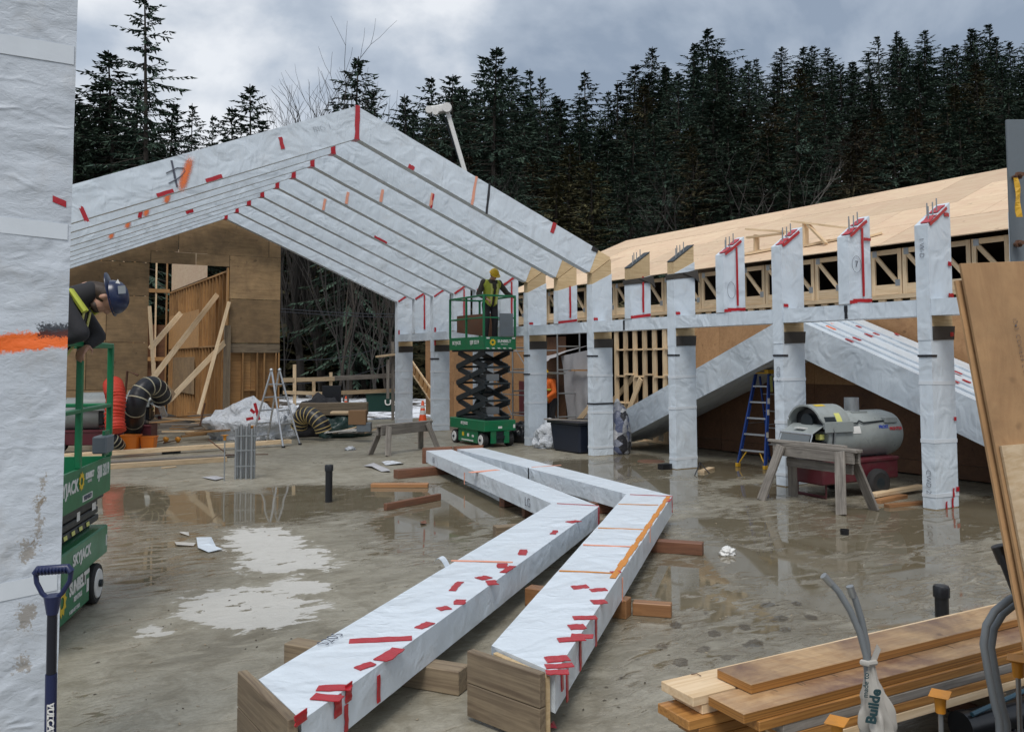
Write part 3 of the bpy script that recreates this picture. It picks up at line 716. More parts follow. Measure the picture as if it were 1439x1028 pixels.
RX, RZ = -5.09, 5.852                                       # ridge line: x and height of the underside
RD = 0.575                                                  # rafter depth measured vertically
FR_LABEL = ['nearest wrapped gable frame with an orange spray mark and a tall red peak tape', 'second wrapped gable frame from the front',
 'third wrapped gable frame, resting on the column right of the lift', 'fourth wrapped gable frame from the front', 'fifth wrapped gable frame, the middle one of the nine',
 'sixth wrapped gable frame from the front', 'seventh wrapped gable frame from the front', 'eighth wrapped gable frame, last but one before the plywood gable', 'ninth and farthest wrapped gable frame, against the plywood gable']
FRAMES = []
def gable_frame(i):
    y = BAY * 3 + BAY / 2 * i; t = CT - .012; y0 = y + .006
    fr = thing('gable_frame', FR_LABEL[i], 'roof frame', (RX, y + .09, RZ), 0, 'nine wrapped gable frames over the hall'); FRAMES.append(fr)
    def low(x): return RZ - PITCH * abs(x - RX)
    for s in (1, -1):
        X = lambda x: RX + s * (x - RX)                     # mirror to the other side
        xe_l, xe_u = (-.06, .16) if i < 3 else (.0, .49)
        S = [(RX, y0, low(RX)), (RX, y0 + t, low(RX)), (RX, y0 + t, low(RX) + RD), (RX, y0, low(RX) + RD)]
        E = [(X(xe_l), y0, low(xe_l)), (X(xe_l), y0 + t, low(xe_l)), (X(xe_u), y0 + t, low(xe_u) + RD), (X(xe_u), y0, low(xe_u) + RD)]
        m = MB(); m.loft(S, E, 30, 4, 0.007, i * 2 + (s > 0), 2.6); m.build('rafter_wrap', M_wrapL, fr, world=True, sharp=50)
        if i < 3:
            B = [(X(-.0), y0 + .004, low(0) + .006), (X(-.0), y0 + t - .004, low(0) + .006)]
            m = MB(); poly = [(X(xe_l - .05), y0 + .006, low(xe_l - .05) + .004), (X(.0), y0 + .006, low(.0) + .004), (X(.49), y0 + .006, top_z(.49) + .012), (X(.47), y0 + .006, low(.47) + RD - .01), (X(.10), y0 + .006, low(.10) + RD - .012)]
            m.prism(poly, (0, t - .012, 0)); m.build('bare_rafter_end', M_glu, fr, world=True)
    # red tape at the peak, both sides of the fold
    strip('peak_tape', (RX, y0 - .004, RZ + RD * .5 + .0), (0, 0, 1), (1, 0, 0), RD + .02, .085, M_red, fr, nrm=(0, -1, 0))
    m = MB(); m.box(RX - .05, RX + .05, y0 - .01, y0 + t + .01, RZ - .022, RZ - .008); m.build('peak_tape', M_red, fr, world=True)
    return fr
for i in range(9): gable_frame(i)
def on_frame(i, x, h):                                       # a point on the near face of frame i, h of the depth up from its lower edge
    return (x, BAY * 3 + BAY / 2 * i + .004, RZ - PITCH * abs(x - RX) + RD * h)
SL, SR = (1, 0, PITCH), (1, 0, -PITCH)
NL, NR = (-PITCH, 0, 1), (PITCH, 0, 1)
f0 = FRAMES[0]
for (x, h, w, hh, ax) in ((-9.35, .13, .06, .22, 0), (-8.23, .07, .26, .06, 0), (-7.50, .07, .27, .06, 0)):
    strip('red_tape', on_frame(0, x, h), SL, NL, w, hh, M_red, f0, nrm=(0, -1, 0))
strip('red_tape', on_frame(0, -6.42, .52), (-.25, 0, 1), (1, 0, .25), .20, .065, M_red, f0, nrm=(0, -1, 0))
def spraymat(name, col):
    t = NT(name); n = t.noise(t.co(rnd=False), 60, 6, 0.75); g = t.n.new('ShaderNodeAttribute'); g.attribute_name = 'edge'
    a = t.ramp(t.math('ADD', g.outputs['Fac'], t.math('MULTIPLY', t.math('SUBTRACT', n, .5), 2.6)), [(.10, 0), (.75, 1)])
    t.set(t.mix(n, col, tuple(x * .75 for x in col)), .6); t.l.new(a, t.b.inputs['Alpha']); return t.m
M_softspray = spraymat('soft_orange_spray', (.88, .20, .05))
def soft_spray(o, ex, ey, w, h, own, n_):
    ex, ey = Vector(ex).normalized(), Vector(ey).normalized(); o = Vector(o) + Vector(n_) * .012; k = 14; V, E_ = [], []
    for j in range(k + 1):
        for i in range(k + 1):
            u, q = i / k - .5, j / k - .5; V.append(MW[own.name].inverted() @ (o + ex * u * w + ey * q * h)); E_.append(max(0, 1 - math.sqrt((2 * u) ** 4 + (2 * q) ** 2)))
    me = bpy.data.meshes.new('orange_spray'); me.from_pydata(V, [], [(j * (k + 1) + i, j * (k + 1) + i + 1, (j + 1) * (k + 1) + i + 1, (j + 1) * (k + 1) + i) for j in range(k) for i in range(k)])
    me.attributes.new('edge', 'FLOAT', 'POINT').data.foreach_set('value', E_); me.materials.append(M_softspray); ob = bpy.data.objects.new('orange_spray', me); COL.objects.link(ob); ob.parent = own
soft_spray(on_frame(0, -7.93, .42), (.26, 0, 1), (1, 0, -.26), .64, .17, f0, (0, -1, 0))
strip('marker_line', on_frame(0, -8.10, .52), (-.22, 0, 1), (1, 0, .22), .42, .03, M_ink, f0, nrm=(0, -1, 0))
sq = MB(); sq.tube([Vector(on_frame(0, x, h)) - Vector((0, .008, 0)) for x, h in ((-8.22, .60), (-8.06, .66), (-7.96, .60), (-7.94, .50), (-8.0, .40), (-8.07, .35), (-8.18, .30))], .008, 5); sq.build('marker_writing', M_ink, f0, world=True)
text('BIG 1', .15, M_ink, f0, MW[f0.name].inverted() @ frame(Vector(on_frame(0, -5.72, .62)) - Vector((0, .009, 0)), SL, NL), 'marker_writing', bold=-.006)
strip('orange_spray', on_frame(0, -2.75, .5), (.18, 0, 1), (1, 0, -.18), .56, .05, M_pinkspray, f0, nrm=(0, -1, 0))
strip('black_strap', on_frame(0, -2.45, .5), (.12, 0, 1), (1, 0, -.12), .60, .05, M_blk, f0, nrm=(0, -1, 0))
strip('red_tape', on_frame(0, -.95, .82), (.3, 0, 1), (1, 0, -.3), .22, .09, M_red, f0, nrm=(0, -1, 0))
strip('red_tape', on_frame(0, -4.05, .07), SR, NR, .12, .08, M_red, f0, nrm=(0, -1, 0))
strip('black_strap', on_frame(0, .08, .93), SR, NR, .16, .10, M_blk, f0, nrm=(0, -1, 0))
for i, x in ((1, -3.05), (2, -3.6), (3, -3.9), (4, -4.0)):
    strip('orange_spray', on_frame(i, x, .28), (.18, 0, 1), (1, 0, -.18), .27, .06, M_pinkspray, FRAMES[i], nrm=(0, -1, 0))
strip('red_tape', on_frame(1, -3.03, .25), (.2, 0, 1), (1, 0, -.2), .30, .04, M_red, FRAMES[1], nrm=(0, -1, 0))
for i, x in ((1, -8.0), (2, -8.15), (3, -8.3), (4, -8.45)):
    soft_spray(on_frame(i, x, .15), (.2, 0, 1), (1, 0, 0), .20, .13, FRAMES[i], (0, -1, 0))
strip('red_tape', on_frame(2, -8.25, .14), (.1, 0, 1), (1, 0, 0), .14, .06, M_red, FRAMES[2], nrm=(0, -1, 0))
strip('red_tape', on_frame(4, -6.95, .12), SL, NL, .16, .08, M_red, FRAMES[4], nrm=(0, -1, 0))
strip('red_tape', on_frame(4, -2.6, .05), SR, NR, .35, .05, M_red, FRAMES[4], nrm=(0, -1, 0))
for i in range(3, 9):                                        # red tape along the mitre joint where a frame meets its column
    y = BAY * 3 + BAY / 2 * i
    strip('mitre_tape', (.24, y - .008, top_z(.24)), (1, 0, MT), (-MT, 0, 1), .54, .05, M_red, FRAMES[i], nrm=(0, -1, 0))

def post_material():
    m = wrapmat('wrap_film_post', base=(0.58, 0.63, 0.69), wr=(0.8, 1, 1.5), strength=0.62, dist=.028, dirt=0.55, dcol=(0.33, 0.29, 0.23))
    t = NT.__new__(NT); t.m = m; t.n, t.l = m.node_tree.nodes, m.node_tree.links; t.b = t.n['Principled BSDF']
    t.tc = t.n.new('ShaderNodeTexCoord'); t.oi = t.n.new('ShaderNodeObjectInfo')
    sp = t.n.new('ShaderNodeSeparateXYZ'); t.l.new(t.tc.outputs['Object'], sp.inputs[0])
    col = t.b.inputs['Base Color'].links[0].from_socket
    v = t.co((1, 1, 1), False); nf = t.noise(v, 90, 5, .7); nm_ = t.noise(v, 18, 6, .7, .6)
    def mark(zc, hh, x0, x1, tilt, c, ns, grain, soft, op=1.0):
        nonlocal col
        dz = t.math('SUBTRACT', t.math('SUBTRACT', sp.outputs['Z'], zc), t.math('MULTIPLY', t.math('ADD', sp.outputs['X'], .02), tilt))
        a = t.math('SUBTRACT', 1.0, t.math('DIVIDE', t.math('ABSOLUTE', dz), hh))
        b = t.math('MINIMUM', t.math('DIVIDE', t.math('SUBTRACT', sp.outputs['X'], x0), soft), t.math('DIVIDE', t.math('SUBTRACT', x1, sp.outputs['X']), soft))
        f = t.math('ADD', t.math('MINIMUM', a, b), t.math('MULTIPLY', t.math('SUBTRACT', ns, .5), grain))
        k = t.ramp(f, [(.16, 0), (.42, 1)]); col = t.mix(t.math('MULTIPLY', k, op), col, c)
    mark(2.04, .055, -.6, .6, .12, (0.90, 0.17, 0.03), t.math('MULTIPLY', t.math('ADD', nf, nm_), .5), 2.0, .02)
    mark(2.105, .040, .140, .6, 0, (0.012, 0.014, 0.022), nf, 2.6, .05, .9)
    for zc, hh, x0, x1, ti in ((1.42, .07, .165, .205, 2.2), (1.30, .11, .15, .195, 2.6), (1.16, .05, .10, .18, .9), (.90, .06, .10, .18, 1.2), (.70, .04, .09, .16, .8)):
        mark(zc + (x0 + x1 + .04) * .5 * 0, hh, x0, x1, 0, (0.23, 0.17, 0.095), t.math('MULTIPLY', t.math('ADD', nf, nm_), .5), 5.2, .05, .6)
    t.l.new(col, t.b.inputs['Base Color']); return m
# the near wrapped column of the opposite row, left edge of the view
np_ = thing('wrapped_column', 'big close wrapped column filling the left edge, with an orange spray stripe across it', 'column', (-10.46, -2.36, 0))
m = MB(); m.loft([(-10.72, -2.45, 0), (-10.205, -2.45, 0), (-10.205, -2.265, 0), (-10.72, -2.265, 0)], [(-10.72, -2.45, 3.72), (-10.185, -2.45, 3.72), (-10.185, -2.265, 3.72), (-10.72, -2.265, 3.72)], 60, 12, 0.0025, 77, 3.2)
m.build('wrap', post_material(), np_, world=True, sharp=60)
def post_strip(px0, px1, py, h, mat, name, tilt=0.0, rough=0.0):
    a, b = PLN(px0, py, 1, -2.4525), PLN(px1, py + tilt, 1, -2.4525); k = 14; rnd = random.Random(int(py)); m = MB(); P, Q = [], []; m.smooth = True
    for i in range(k + 1):
        p = a.lerp(b, i / k); P.append(p + Vector((0, rnd.uniform(-.001, 0), -h / 2 + rnd.uniform(-rough, rough)))); Q.append(p + Vector((0, rnd.uniform(-.001, 0), h / 2 + rnd.uniform(-rough, rough))))
    back = Vector((0, .002, 0)); n = k + 1
    m.add(P + Q + [p + back for p in P] + [q + back for q in Q], [(i, i + 1, n + i + 1, n + i) for i in range(k)] + [(2 * n + i + 1, 2 * n + i, 3 * n + i, 3 * n + i + 1) for i in range(k)]
          + [(i, 2 * n + i, 2 * n + i + 1, i + 1) for i in range(k)] + [(n + i + 1, 3 * n + i + 1, 3 * n + i, n + i) for i in range(k)])
    m.build(name, mat, np_, world=True)
post_strip(-30, 104.2, 56, .085, M_band, 'tape_band', 22); post_strip(-30, 95.2, 312, .07, M_band, 'tape_band', 14)
post_strip(-30, 80.5, 838, .075, M_band, 'tape_band', -22)
post_strip(74, 93, 279, .028, M_red, 'red_tape', 8)
# ------------------------------------------------------------------ stacked frames standing behind the columns
STK_P, STK_Y = 0.40, 3.46
for i in range(7):
    x = 1.30 + .205 * i; dz = .012 * ((i * 37) % 3)
    lab = ['front frame of the stack of wrapped gable frames standing behind the columns', 'second frame of the stack behind the columns, counted from the front', 'third frame of the stack behind the columns, counted from the front',
           'fourth frame of the stack behind the columns, in its middle', 'fifth frame of the stack behind the columns, counted from the front', 'sixth frame of the stack behind the columns, next to the rearmost', 'rearmost frame of the stack behind the columns, nearest the plywood wall'][i]
    fr = thing('stacked_gable_frame', lab, 'roof frame', (x + .09, STK_Y, 0), 0, 'wrapped gable frames stacked upright behind the columns')
    pk = 2.09 + .02 * i
    for s in (1, -1):
        ly = 5.15; c = math.sqrt(1 + STK_P ** 2)
        def P(a, h): return (STK_Y + s * a, pk - STK_P * a + h)
        q = [P(0, 0), P(0, .62)]; e = [P(ly + .0, 0), P(ly + .24, .57)]
        S = [(x, q[0][0], q[0][1]), (x + .19, q[0][0], q[0][1]), (x + .19, q[1][0], q[1][1] + dz), (x, q[1][0], q[1][1] + dz)]
        E_ = [(x, e[0][0], e[0][1]), (x + .19, e[0][0], e[0][1]), (x + .19, e[1][0], e[1][1] + dz), (x, e[1][0], e[1][1] + dz)]
        m = MB(); m.loft(S, E_, 26, 4, .007, i * 3 + s, 2.6); m.build('rafter_wrap', M_wrapL, fr, world=True, sharp=50)
    rnd = random.Random(i)
    for _ in range(3):
        a = rnd.uniform(.1, 4.2)
        strip('red_tape', (x + .10, STK_Y - a, pk - STK_P * a + .625), (0, 1, STK_P), (1, 0, 0), rnd.uniform(.08, .2), .06, M_red if rnd.random() < .7 else M_orgspray, fr, nrm=(0, STK_P, 1), lift=.014)
    if i == 0:
        a = 2.62
        strip('orange_spray', (x, STK_Y - a, pk - STK_P * a + .31), (0, .30, 1), (0, 1, -.3), .66, .07, M_redst, fr, nrm=(-1, 0, 0))

# ------------------------------------------------------------------ two wrapped frames lying on blocks on the floor
ZT, ZB = .35, .145
def chevron(label, Ko, Ki, e1o, e1i, e2o, e2i, seed):
    c = Vector((Ko[0] + Ki[0], Ko[1] + Ki[1], 0)) / 2
    fr = thing('lying_gable_frame', label, 'roof frame', (c.x, c.y, ZB), 0, 'two wrapped gable frames lying on the floor')
    for eo, ei in ((e1o, e1i), (e2o, e2i)):
        S = [(Ko[0], Ko[1], ZB), (Ki[0], Ki[1], ZB), (Ki[0], Ki[1], ZT), (Ko[0], Ko[1], ZT)]
        E_ = [(eo[0], eo[1], ZB), (ei[0], ei[1], ZB), (ei[0], ei[1], ZT), (eo[0], eo[1], ZT)]
        m = MB(); m.loft(S, E_, 70, 8, .005, seed + eo[0], 3.4); m.build('rafter_wrap', M_wrapG, fr, world=True, sharp=55)
    return fr
A_Ko, A_Ki = Vector((-4.706, .965)), Vector((-5.043, 1.405))
A1o, A1i = Vector((-9.244, -2.808)), Vector((-9.275, -2.20)); A2o, A2i = Vector((-3.30, 7.22)), Vector((-3.785, 7.28))
CHA = chevron('left wrapped frame of the pair lying on blocks, red tape patches along its leg', A_Ko, A_Ki, A1o, A1i, A2o, A2i, 1)
B_Ko, B_Ki = Vector((-3.528, 1.085)), Vector((-3.907, 1.48))
B1o, B1i = Vector((-7.946, -2.929)), Vector((-8.012, -2.385)); B2o, B2i = Vector((-2.70, 7.15)), Vector((-3.20, 7.20))
CHB = chevron('right wrapped frame of the pair lying on blocks, long orange tape along one edge', B_Ko, B_Ki, B1o, B1i, B2o, B2i, 2)
def top_tape(fr, px, py, w, h, ang=0.0, mat=None, name='red_tape', bend=0.0):
    """tape on the upper face; w along the leg direction (ang in degrees from +X)"""
    o = G(px, py, ZT); a = R(ang)
    strip(name, o, (math.cos(a), math.sin(a), 0), (-math.sin(a), math.cos(a), 0), w, h, mat or M_red, fr, nrm=(0, 0, 1), lift=.0055, bend=bend)
def side_tape(fr, px, py, p0, p1, w, h, mat=None, name='red_tape', vert=False):
    """tape on the outer side face running through ground points p0-p1"""
    d = (Vector(p1) - Vector(p0)).normalized(); n = Vector((d.y, -d.x, 0))
    if n.dot(Vector((CAMP.x - p0[0], CAMP.y - p0[1], 0))) < 0: n = -n
    r = ray(px, py); t = (Vector((p0[0], p0[1], 0)) - CAMP).dot(n) / r.dot(n); o = CAMP + r * t
    ex, ey = ((0, 0, 1), (d.x, d.y, 0)) if vert else ((d.x, d.y, 0), (0, 0, 1))
    strip(name, o, ex, ey, w, h, mat or M_red, fr, nrm=n, lift=.006)
# patches on the left frame, near leg (direction about 39 degrees) - px, py, length, width, angle
LA = 39
for a in ((806, 733, .13, .09, 10), (779, 748, .17, .055, 48), (735, 776, .20, .065, 52), (706, 795, .14, .08, 60), (714, 800, .22, .055, 40), (680, 812, .10, .085, 10), (691, 819, .12, .075, 70), (641, 824, .24, .05, 48),
          (646, 846, .11, .075, 55), (624, 855, .08, .07, 0), (597, 879, .13, .06, 30), (535, 899, .36, .075, -24), (548, 920, .20, .085, 38), (513, 936, .11, .06, 15),
          (470, 967, .17, .07, -32), (460, 981, .15, .07, -42)):
    top_tape(CHA, *a)
for a in ((531, 967, .14, .03), (486, 1008, .13, .03)): side_tape(CHA, a[0], a[1], A_Ko, A1o, a[2], a[3], vert=True)
for a in ((489, 972, .09, .06), (474, 991, .10, .06), (421, 1008, .05, .09)): side_tape(CHA, a[0], a[1], A_Ko, A1o, a[2], a[3], vert=True)
side_tape(CHA, 841, 724, A_Ko, A1o, .19, .05, vert=True)
top_tape(CHA, 812, 709, .48, .016, 130, M_red)
top_tape(CHA, 677, 789, .50, .03, -38, M_pinkspray, 'orange_spray')
top_tape(CHA, 680, 662, .50, .10, 8, M_pinkspray, 'orange_spray')
side_tape(CHA, 653, 672, A_Ki, A2i, .18, .03, M_pinkspray, 'orange_spray', vert=True)
# right frame
for a in ((815, 825, .12, .085, -20), (841, 829, .12, .07, -20), (842, 846, .10, .09, -20), (822, 868, .15, .07, -25), (811, 881, .10, .09, -20), (818, 894, .13, .07, -40), (803, 899, .16, .07, -22), (783, 926, .13, .08, -20), (786, 936, .15, .06, -22), (783, 945, .12, .06, -30), (865, 804, .08, .05, -20)):
    top_tape(CHB, *a)
for a in ((837, 888, .17, .04), (815, 920, .17, .04), (796, 962, .17, .04), (789, 957, .09, .045)): side_tape(CHB, a[0], a[1], B_Ko, B1o, a[2], a[3], vert=True)
dB = (B1o - B_Ko).normalized()
m0, m1 = B_Ko + dB * .1, B_Ko + dB * 4.0
k = MB(); pts = [Vector((m0.x + (m1.x - m0.x) * i / 20, m0.y + (m1.y - m0.y) * i / 20, 0)) + Vector((dB.y, -dB.x, 0)) * .034 for i in range(21)]
rnd = random.Random(5)
for i in range(20):
    a, b = pts[i], pts[i + 1]; s = Vector((-dB.y, dB.x, 0)) * (.024 + .006 * math.sin(i * 2.3))
    k.hexa([a - s + Vector((0, 0, ZT + .004)), b - s + Vector((0, 0, ZT + .004)), b + s + Vector((0, 0, ZT + .004)), a + s + Vector((0, 0, ZT + .004))],
           [v + Vector((0, 0, .002 + rnd.uniform(0, .003))) for v in (a - s + Vector((0, 0, ZT + .004)), b - s + Vector((0, 0, ZT + .004)), b + s + Vector((0, 0, ZT + .004)), a + s + Vector((0, 0, ZT + .004)))])
k.build('orange_tape', M_goldtape, CHB, world=True, smooth=False)
top_tape(CHB, 897, 709, .44, .016, -40, M_goldtape, 'orange_tape'); top_tape(CHB, 873, 743, .44, .02, -42, M_goldtape, 'orange_tape'); top_tape(CHB, 828, 804, .46, .022, -42, M_goldtape, 'orange_tape')
top_tape(CHB, 855, 767, .44, .03, -42, M_pinkspray, 'orange_spray'); top_tape(CHB, 938, 703, .18, .07, 42, M_red)
top_tape(CHB, 915, 696, .50, .014, 134, M_red); side_tape(CHB, 944, 708, B_Ko, B1o, .19, .035, vert=True)
side_tape(CHB, 913, 748, B_Ko, B1o, .18, .02, M_pinkspray, 'orange_spray', vert=True); side_tape(CHB, 874, 828, B_Ko, B1o, .18, .02, M_pinkspray, 'orange_spray', vert=True)
side_tape(CHB, 743, 666, B_Ki, B2i, .19, .03, M_blk, 'black_strap', vert=True); top_tape(CHB, 768, 655, .5, .03, -6, M_pinkspray, 'orange_spray')
text('BIG 2', .085, M_ink, CHA, MW[CHA.name].inverted() @ frame(G(508, 968, .27) + Vector((.012, -.02, 0)), (A_Ko - A1o).to_3d(), (0, 0, 1)), 'marker_writing', bold=-.003)
text('LG', .16, M_ink, CHA, MW[CHA.name].inverted() @ frame(Vector((A_Ki.x, A_Ki.y, .245)) + (A2i - A_Ki).normalized().to_3d() * .75 + Vector((-.014, 0, 0)), (A_Ki - A2i).to_3d(), (0, 0, 1)), 'marker_writing', bold=-.003)
text('B1', .15, M_ink, CHA, MW[CHA.name].inverted() @ frame(Vector((A_Ki.x, A_Ki.y, .245)) + (A2i - A_Ki).normalized().to_3d() * 5.4 + Vector((-.014, 0, 0)), (A_Ki - A2i).to_3d(), (0, 0, 1)), 'marker_writing', bold=-.003)
text('S205', .11, M_ink, CHA, MW[CHA.name].inverted() @ frame(G(465, 900, ZT) + Vector((0, 0, .012)), (.75, .65, 0), (-.65, .75, 0)), 'marker_writing', bold=-.003)
# loose film flap curling off the edge of the left frame
fl = MB(); o = G(628, 797, ZT); q = []
for i in range(7):
    t = i / 6; q.append(o + Vector((-.09 * t, .04 * t, -.03 + .10 * math.sin(t * 2.2))))
d = Vector((.07, .06, 0))
fl.add([p for p in q] + [p + d for p in q] + [p + Vector((0, 0, .003)) for p in q] + [p + d + Vector((0, 0, .003)) for p in q],
       [(i, i + 1, 7 + i + 1, 7 + i) for i in range(6)] + [(14 + i, 21 + i, 21 + i + 1, 14 + i + 1) for i in range(6)]); fl.build('film_flap', M_wrapG, CHA, world=True)
# rafter end boards (nailed to the frame's end)
def endboard(fr, P0, P1, z0, z1, th, mat, name='end_board', parent=True):
    d = (P1 - P0).normalized(); n = Vector((d.y, -d.x, 0))
    if n.dot(Vector((CAMP.x - P0.x, CAMP.y - P0.y, 0))) < 0: n = -n
    a = [P0 + Vector((0, 0, z0)), P1 + Vector((0, 0, z0)), P1 + n * th + Vector((0, 0, z0)), P0 + n * th + Vector((0, 0, z0))]
    m = MB(); m.hexa(a, [p + Vector((0, 0, z1 - z0)) for p in a]); return m.build(name, mat, fr, world=True, bevel=.004)
def g2(px, py, z): p = G(px, py, z); return Vector((p.x, p.y, 0))
def endplanks(fr, P0, P1, zs, th, mat):
    d = (P1 - P0).normalized(); n = Vector((d.y, -d.x, 0))
    if n.dot(Vector((CAMP.x - P0.x, CAMP.y - P0.y, 0))) < 0: n = -n
    for z0, z1 in zs: board('end_plank', P0 + n * th / 2 + Vector((0, 0, (z0 + z1) / 2)), P1 + n * th / 2 + Vector((0, 0, (z0 + z1) / 2)), th, z1 - z0 - .004, mat, fr, bevel=.004)
endplanks(CHA, Vector((-9.305, -2.09, 0)), Vector((-9.262, -2.82, 0)), ((.02, .195), (.195, .375)), .05, M_brn)
endplanks(CHB, g2(665, 914, .36), g2(767, 947, .36), ((.02, .20), (.20, .375)), .05, M_brn)
endboard(CHB, Vector((-8.012, -2.45, 0)), Vector((-7.965, -2.915, 0)), .05, .335, .03, M_glu, 'bare_frame_end')
def farcap(fr, o, i, mat):
    o, i = o.to_3d(), i.to_3d(); d = (i - o).normalized(); n = Vector((-d.y, d.x, 0))
    if n.dot(Vector((0, 1, 0))) < 0: n = -n
    a = [o - d * .02, i + d * .06, i + d * .06 + n * .04, o - d * .02 + n * .04]
    m = MB(); m.hexa([p + Vector((0, 0, .12)) for p in a], [p + Vector((0, 0, .40)) for p in a]); m.build('end_board', mat, fr, world=True, bevel=.004)
farcap(CHA, A2o, A2i, M_ced); farcap(CHB, B2o, B2i, M_ced)

# blocks under the lying frames and loose lengths beside them
def block(label, px0, py0, px1, py1, w, h, mat, z=0.0, name='timber_block', ext=0.0, cat='timber'):
    a, b = G(px0, py0, z), G(px1, py1, z); d = (b - a).normalized(); b = b + d * ext; up = Vector((0, 0, h / 2))
    o = board(name, a + up, b + up, w, h, mat, None, bevel=.006); return tag(o, label, cat, 'timber blocks and offcuts around the lying frames')
block('brown timber block under the near end of the left lying frame, poking out both sides', 408, 930, 652, 972, .14, .142, M_brn)
block('pale timber block crossing under the middle of the right lying frame, left end showing', 742, 848, 905, 870, .13, .142, M_org, ext=-.12)
block('short pale timber offcut poking out right of the right lying frame', 890, 862, 944, 866, .10, .10, M_org)
block('dark red timber sticking out right of the right lying frame near its bend', 860, 770, 988, 779, .13, .12, M_ced)
block('dark timber block under the bend of the left lying frame', 695, 757, 850, 745, .13, .142, M_brn)
block('red brown timber block between the bends of both lying frames', 735, 726, 930, 716, .13, .142, M_ced)
block('red brown timber block under the far leg of the left lying frame', 556, 672, 640, 664, .16, .142, M_ced)
block('small dark block under the far legs of both frames', 705, 712, 770, 700, .10, .142, M_ced)
block('orange wet offcut lying flat in the puddle left of the frames', 522, 684, 602, 684, .14, .06, M_org)
block('brown length of timber lying tilted in the puddle left of the frames', 541, 717, 618, 702, .06, .09, M_ced)
# ------------------------------------------------------------------ plywood gable wall at the far end
GY = 17.66
gw = thing('plywood_gable_wall', 'weathered plywood gable wall at the far end with a tall framed opening', 'wall', (-5.1, GY, 0))
def roofline(x): return 5.86 - .4186 * abs(x + 5.09)
def clip(poly, f):                          # keep f(p) >= 0
    out = []
    for i in range(len(poly)):
        a, b = poly[i], poly[(i + 1) % len(poly)]; fa, fb = f(a), f(b)
        if fa >= 0: out.append(a)
        if (fa >= 0) != (fb >= 0): t = fa / (fa - fb); out.append((a[0] + (b[0] - a[0]) * t, a[1] + (b[1] - a[1]) * t))
    return out
def gsheet(x0, x1, z0, z1, mat=None, dy=0.0):
    g_ = .007; p = [(x0 + g_, z0 + g_), (x1 - g_, z0 + g_), (x1 - g_, z1 - g_), (x0 + g_, z1 - g_)]
    p = clip(p, lambda q: 6.02 - .4186 * (q[0] + 5.09) - q[1]); p = clip(p, lambda q: 6.02 + .4186 * (q[0] + 5.09) - q[1])
    if len(p) < 3: return
    m = MB(); m.prism([(a, GY + dy, b) for a, b in p], (0, .014, 0)); o = m.build('plywood_sheet', mat or M_plywall, gw, world=True)
    return o
OX0, OX1, OZ = -6.93, -4.85, 4.58
rnd = random.Random(11)
for row, (z0, z1, xs) in enumerate(((.02, 1.24, (-10.7, -9.3, -6.93)), (1.24, 2.46, (-10.7, -8.4, OX0)), (2.46, 3.69, (-10.7, -7.95, OX0)), (3.69, 4.58, (-10.7, -9.1, OX0)))):
    for a, b in zip(xs, xs[1:]): gsheet(a, b, z0, z1, dy=.003 * rnd.random())
for z0, z1 in ((2.46, 3.69), (3.69, 4.91)): gsheet(OX1, -3.42, z0, z1, dy=.002 * rnd.random())
gsheet(-10.7, -8.4, 4.58, 5.2); gsheet(-8.4, -6.9, 4.58, 4.93); gsheet(-6.9, -5.75, 4.58, 4.91); gsheet(-5.75, OX1, 4.58, 4.91)
gsheet(-8.6, -6.2, 4.905, 6.2, dy=.016); gsheet(-6.2, -3.76, 4.905, 6.2, dy=.017); gsheet(-3.76, -3.42, 4.905, 5.5)
W2 = .14
def stud(x, y, z0, z1, mat=None, w=.04, own=None, alongx=True):
    own = own or gw
    return board('stud', (x, y, z0), (x, y, z1), W2 if alongx else w, w if alongx else W2, mat or M_lumdk, own, up=(1, 0, 0), bevel=0)
for x in (-4.80, -4.45, -4.05, -3.85, -3.52, -3.44): stud(x, GY + .09, 0.04, 2.45)
board('header', (-4.84, GY + .04, 2.32), (-3.42, GY + .04, 2.32), .05, .25, M_brn, gw, bevel=0)
board('header', (-4.84, GY + .11, 2.32), (-3.42, GY + .11, 2.32), .05, .25, M_brn, gw, bevel=0)
board('bottom_plate', (-4.84, GY + .09, .02), (-3.42, GY + .09, .02), .14, .04, M_lumdk, gw, bevel=0)
for x, z in ((-4.45, 1.15), (-4.05, .85), (-3.7, 1.25)): board('blocking', (x + .03, GY + .09, z), (x + .35, GY + .09, z), .14, .04, M_lumdk, gw, bevel=0)
for x in (OX0 - .02, OX1 - .03): stud(x, GY + .09, 0.04, 4.56)
stud(-4.90, GY - .03, .0, 2.95, M_brn, .16)                     # dark post beside the opening
# room behind the opening: right-hand side wall of studs running back, far wall open to the trees
BX, BY0, BY1 = -4.88, GY + .22, GY + 9.2
n = 21
for i in range(n):
    y = BY0 + (BY1 - BY0) * i / (n - 1)
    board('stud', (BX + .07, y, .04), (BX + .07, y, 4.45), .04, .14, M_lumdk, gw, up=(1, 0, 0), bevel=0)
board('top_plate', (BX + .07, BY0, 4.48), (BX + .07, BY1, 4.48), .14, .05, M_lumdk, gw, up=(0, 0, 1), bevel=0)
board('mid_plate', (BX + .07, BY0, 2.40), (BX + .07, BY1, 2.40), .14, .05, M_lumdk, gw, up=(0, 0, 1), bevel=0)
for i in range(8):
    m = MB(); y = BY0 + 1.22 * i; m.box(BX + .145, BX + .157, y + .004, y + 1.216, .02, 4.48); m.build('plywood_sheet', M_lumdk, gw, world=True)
m = MB(); m.box(BX - .016, BX - .004, BY0 + 2.5, BY0 + 8.5, 4.52, 5.9); m.build('plywood_sheet', M_plyroof, gw, world=True)
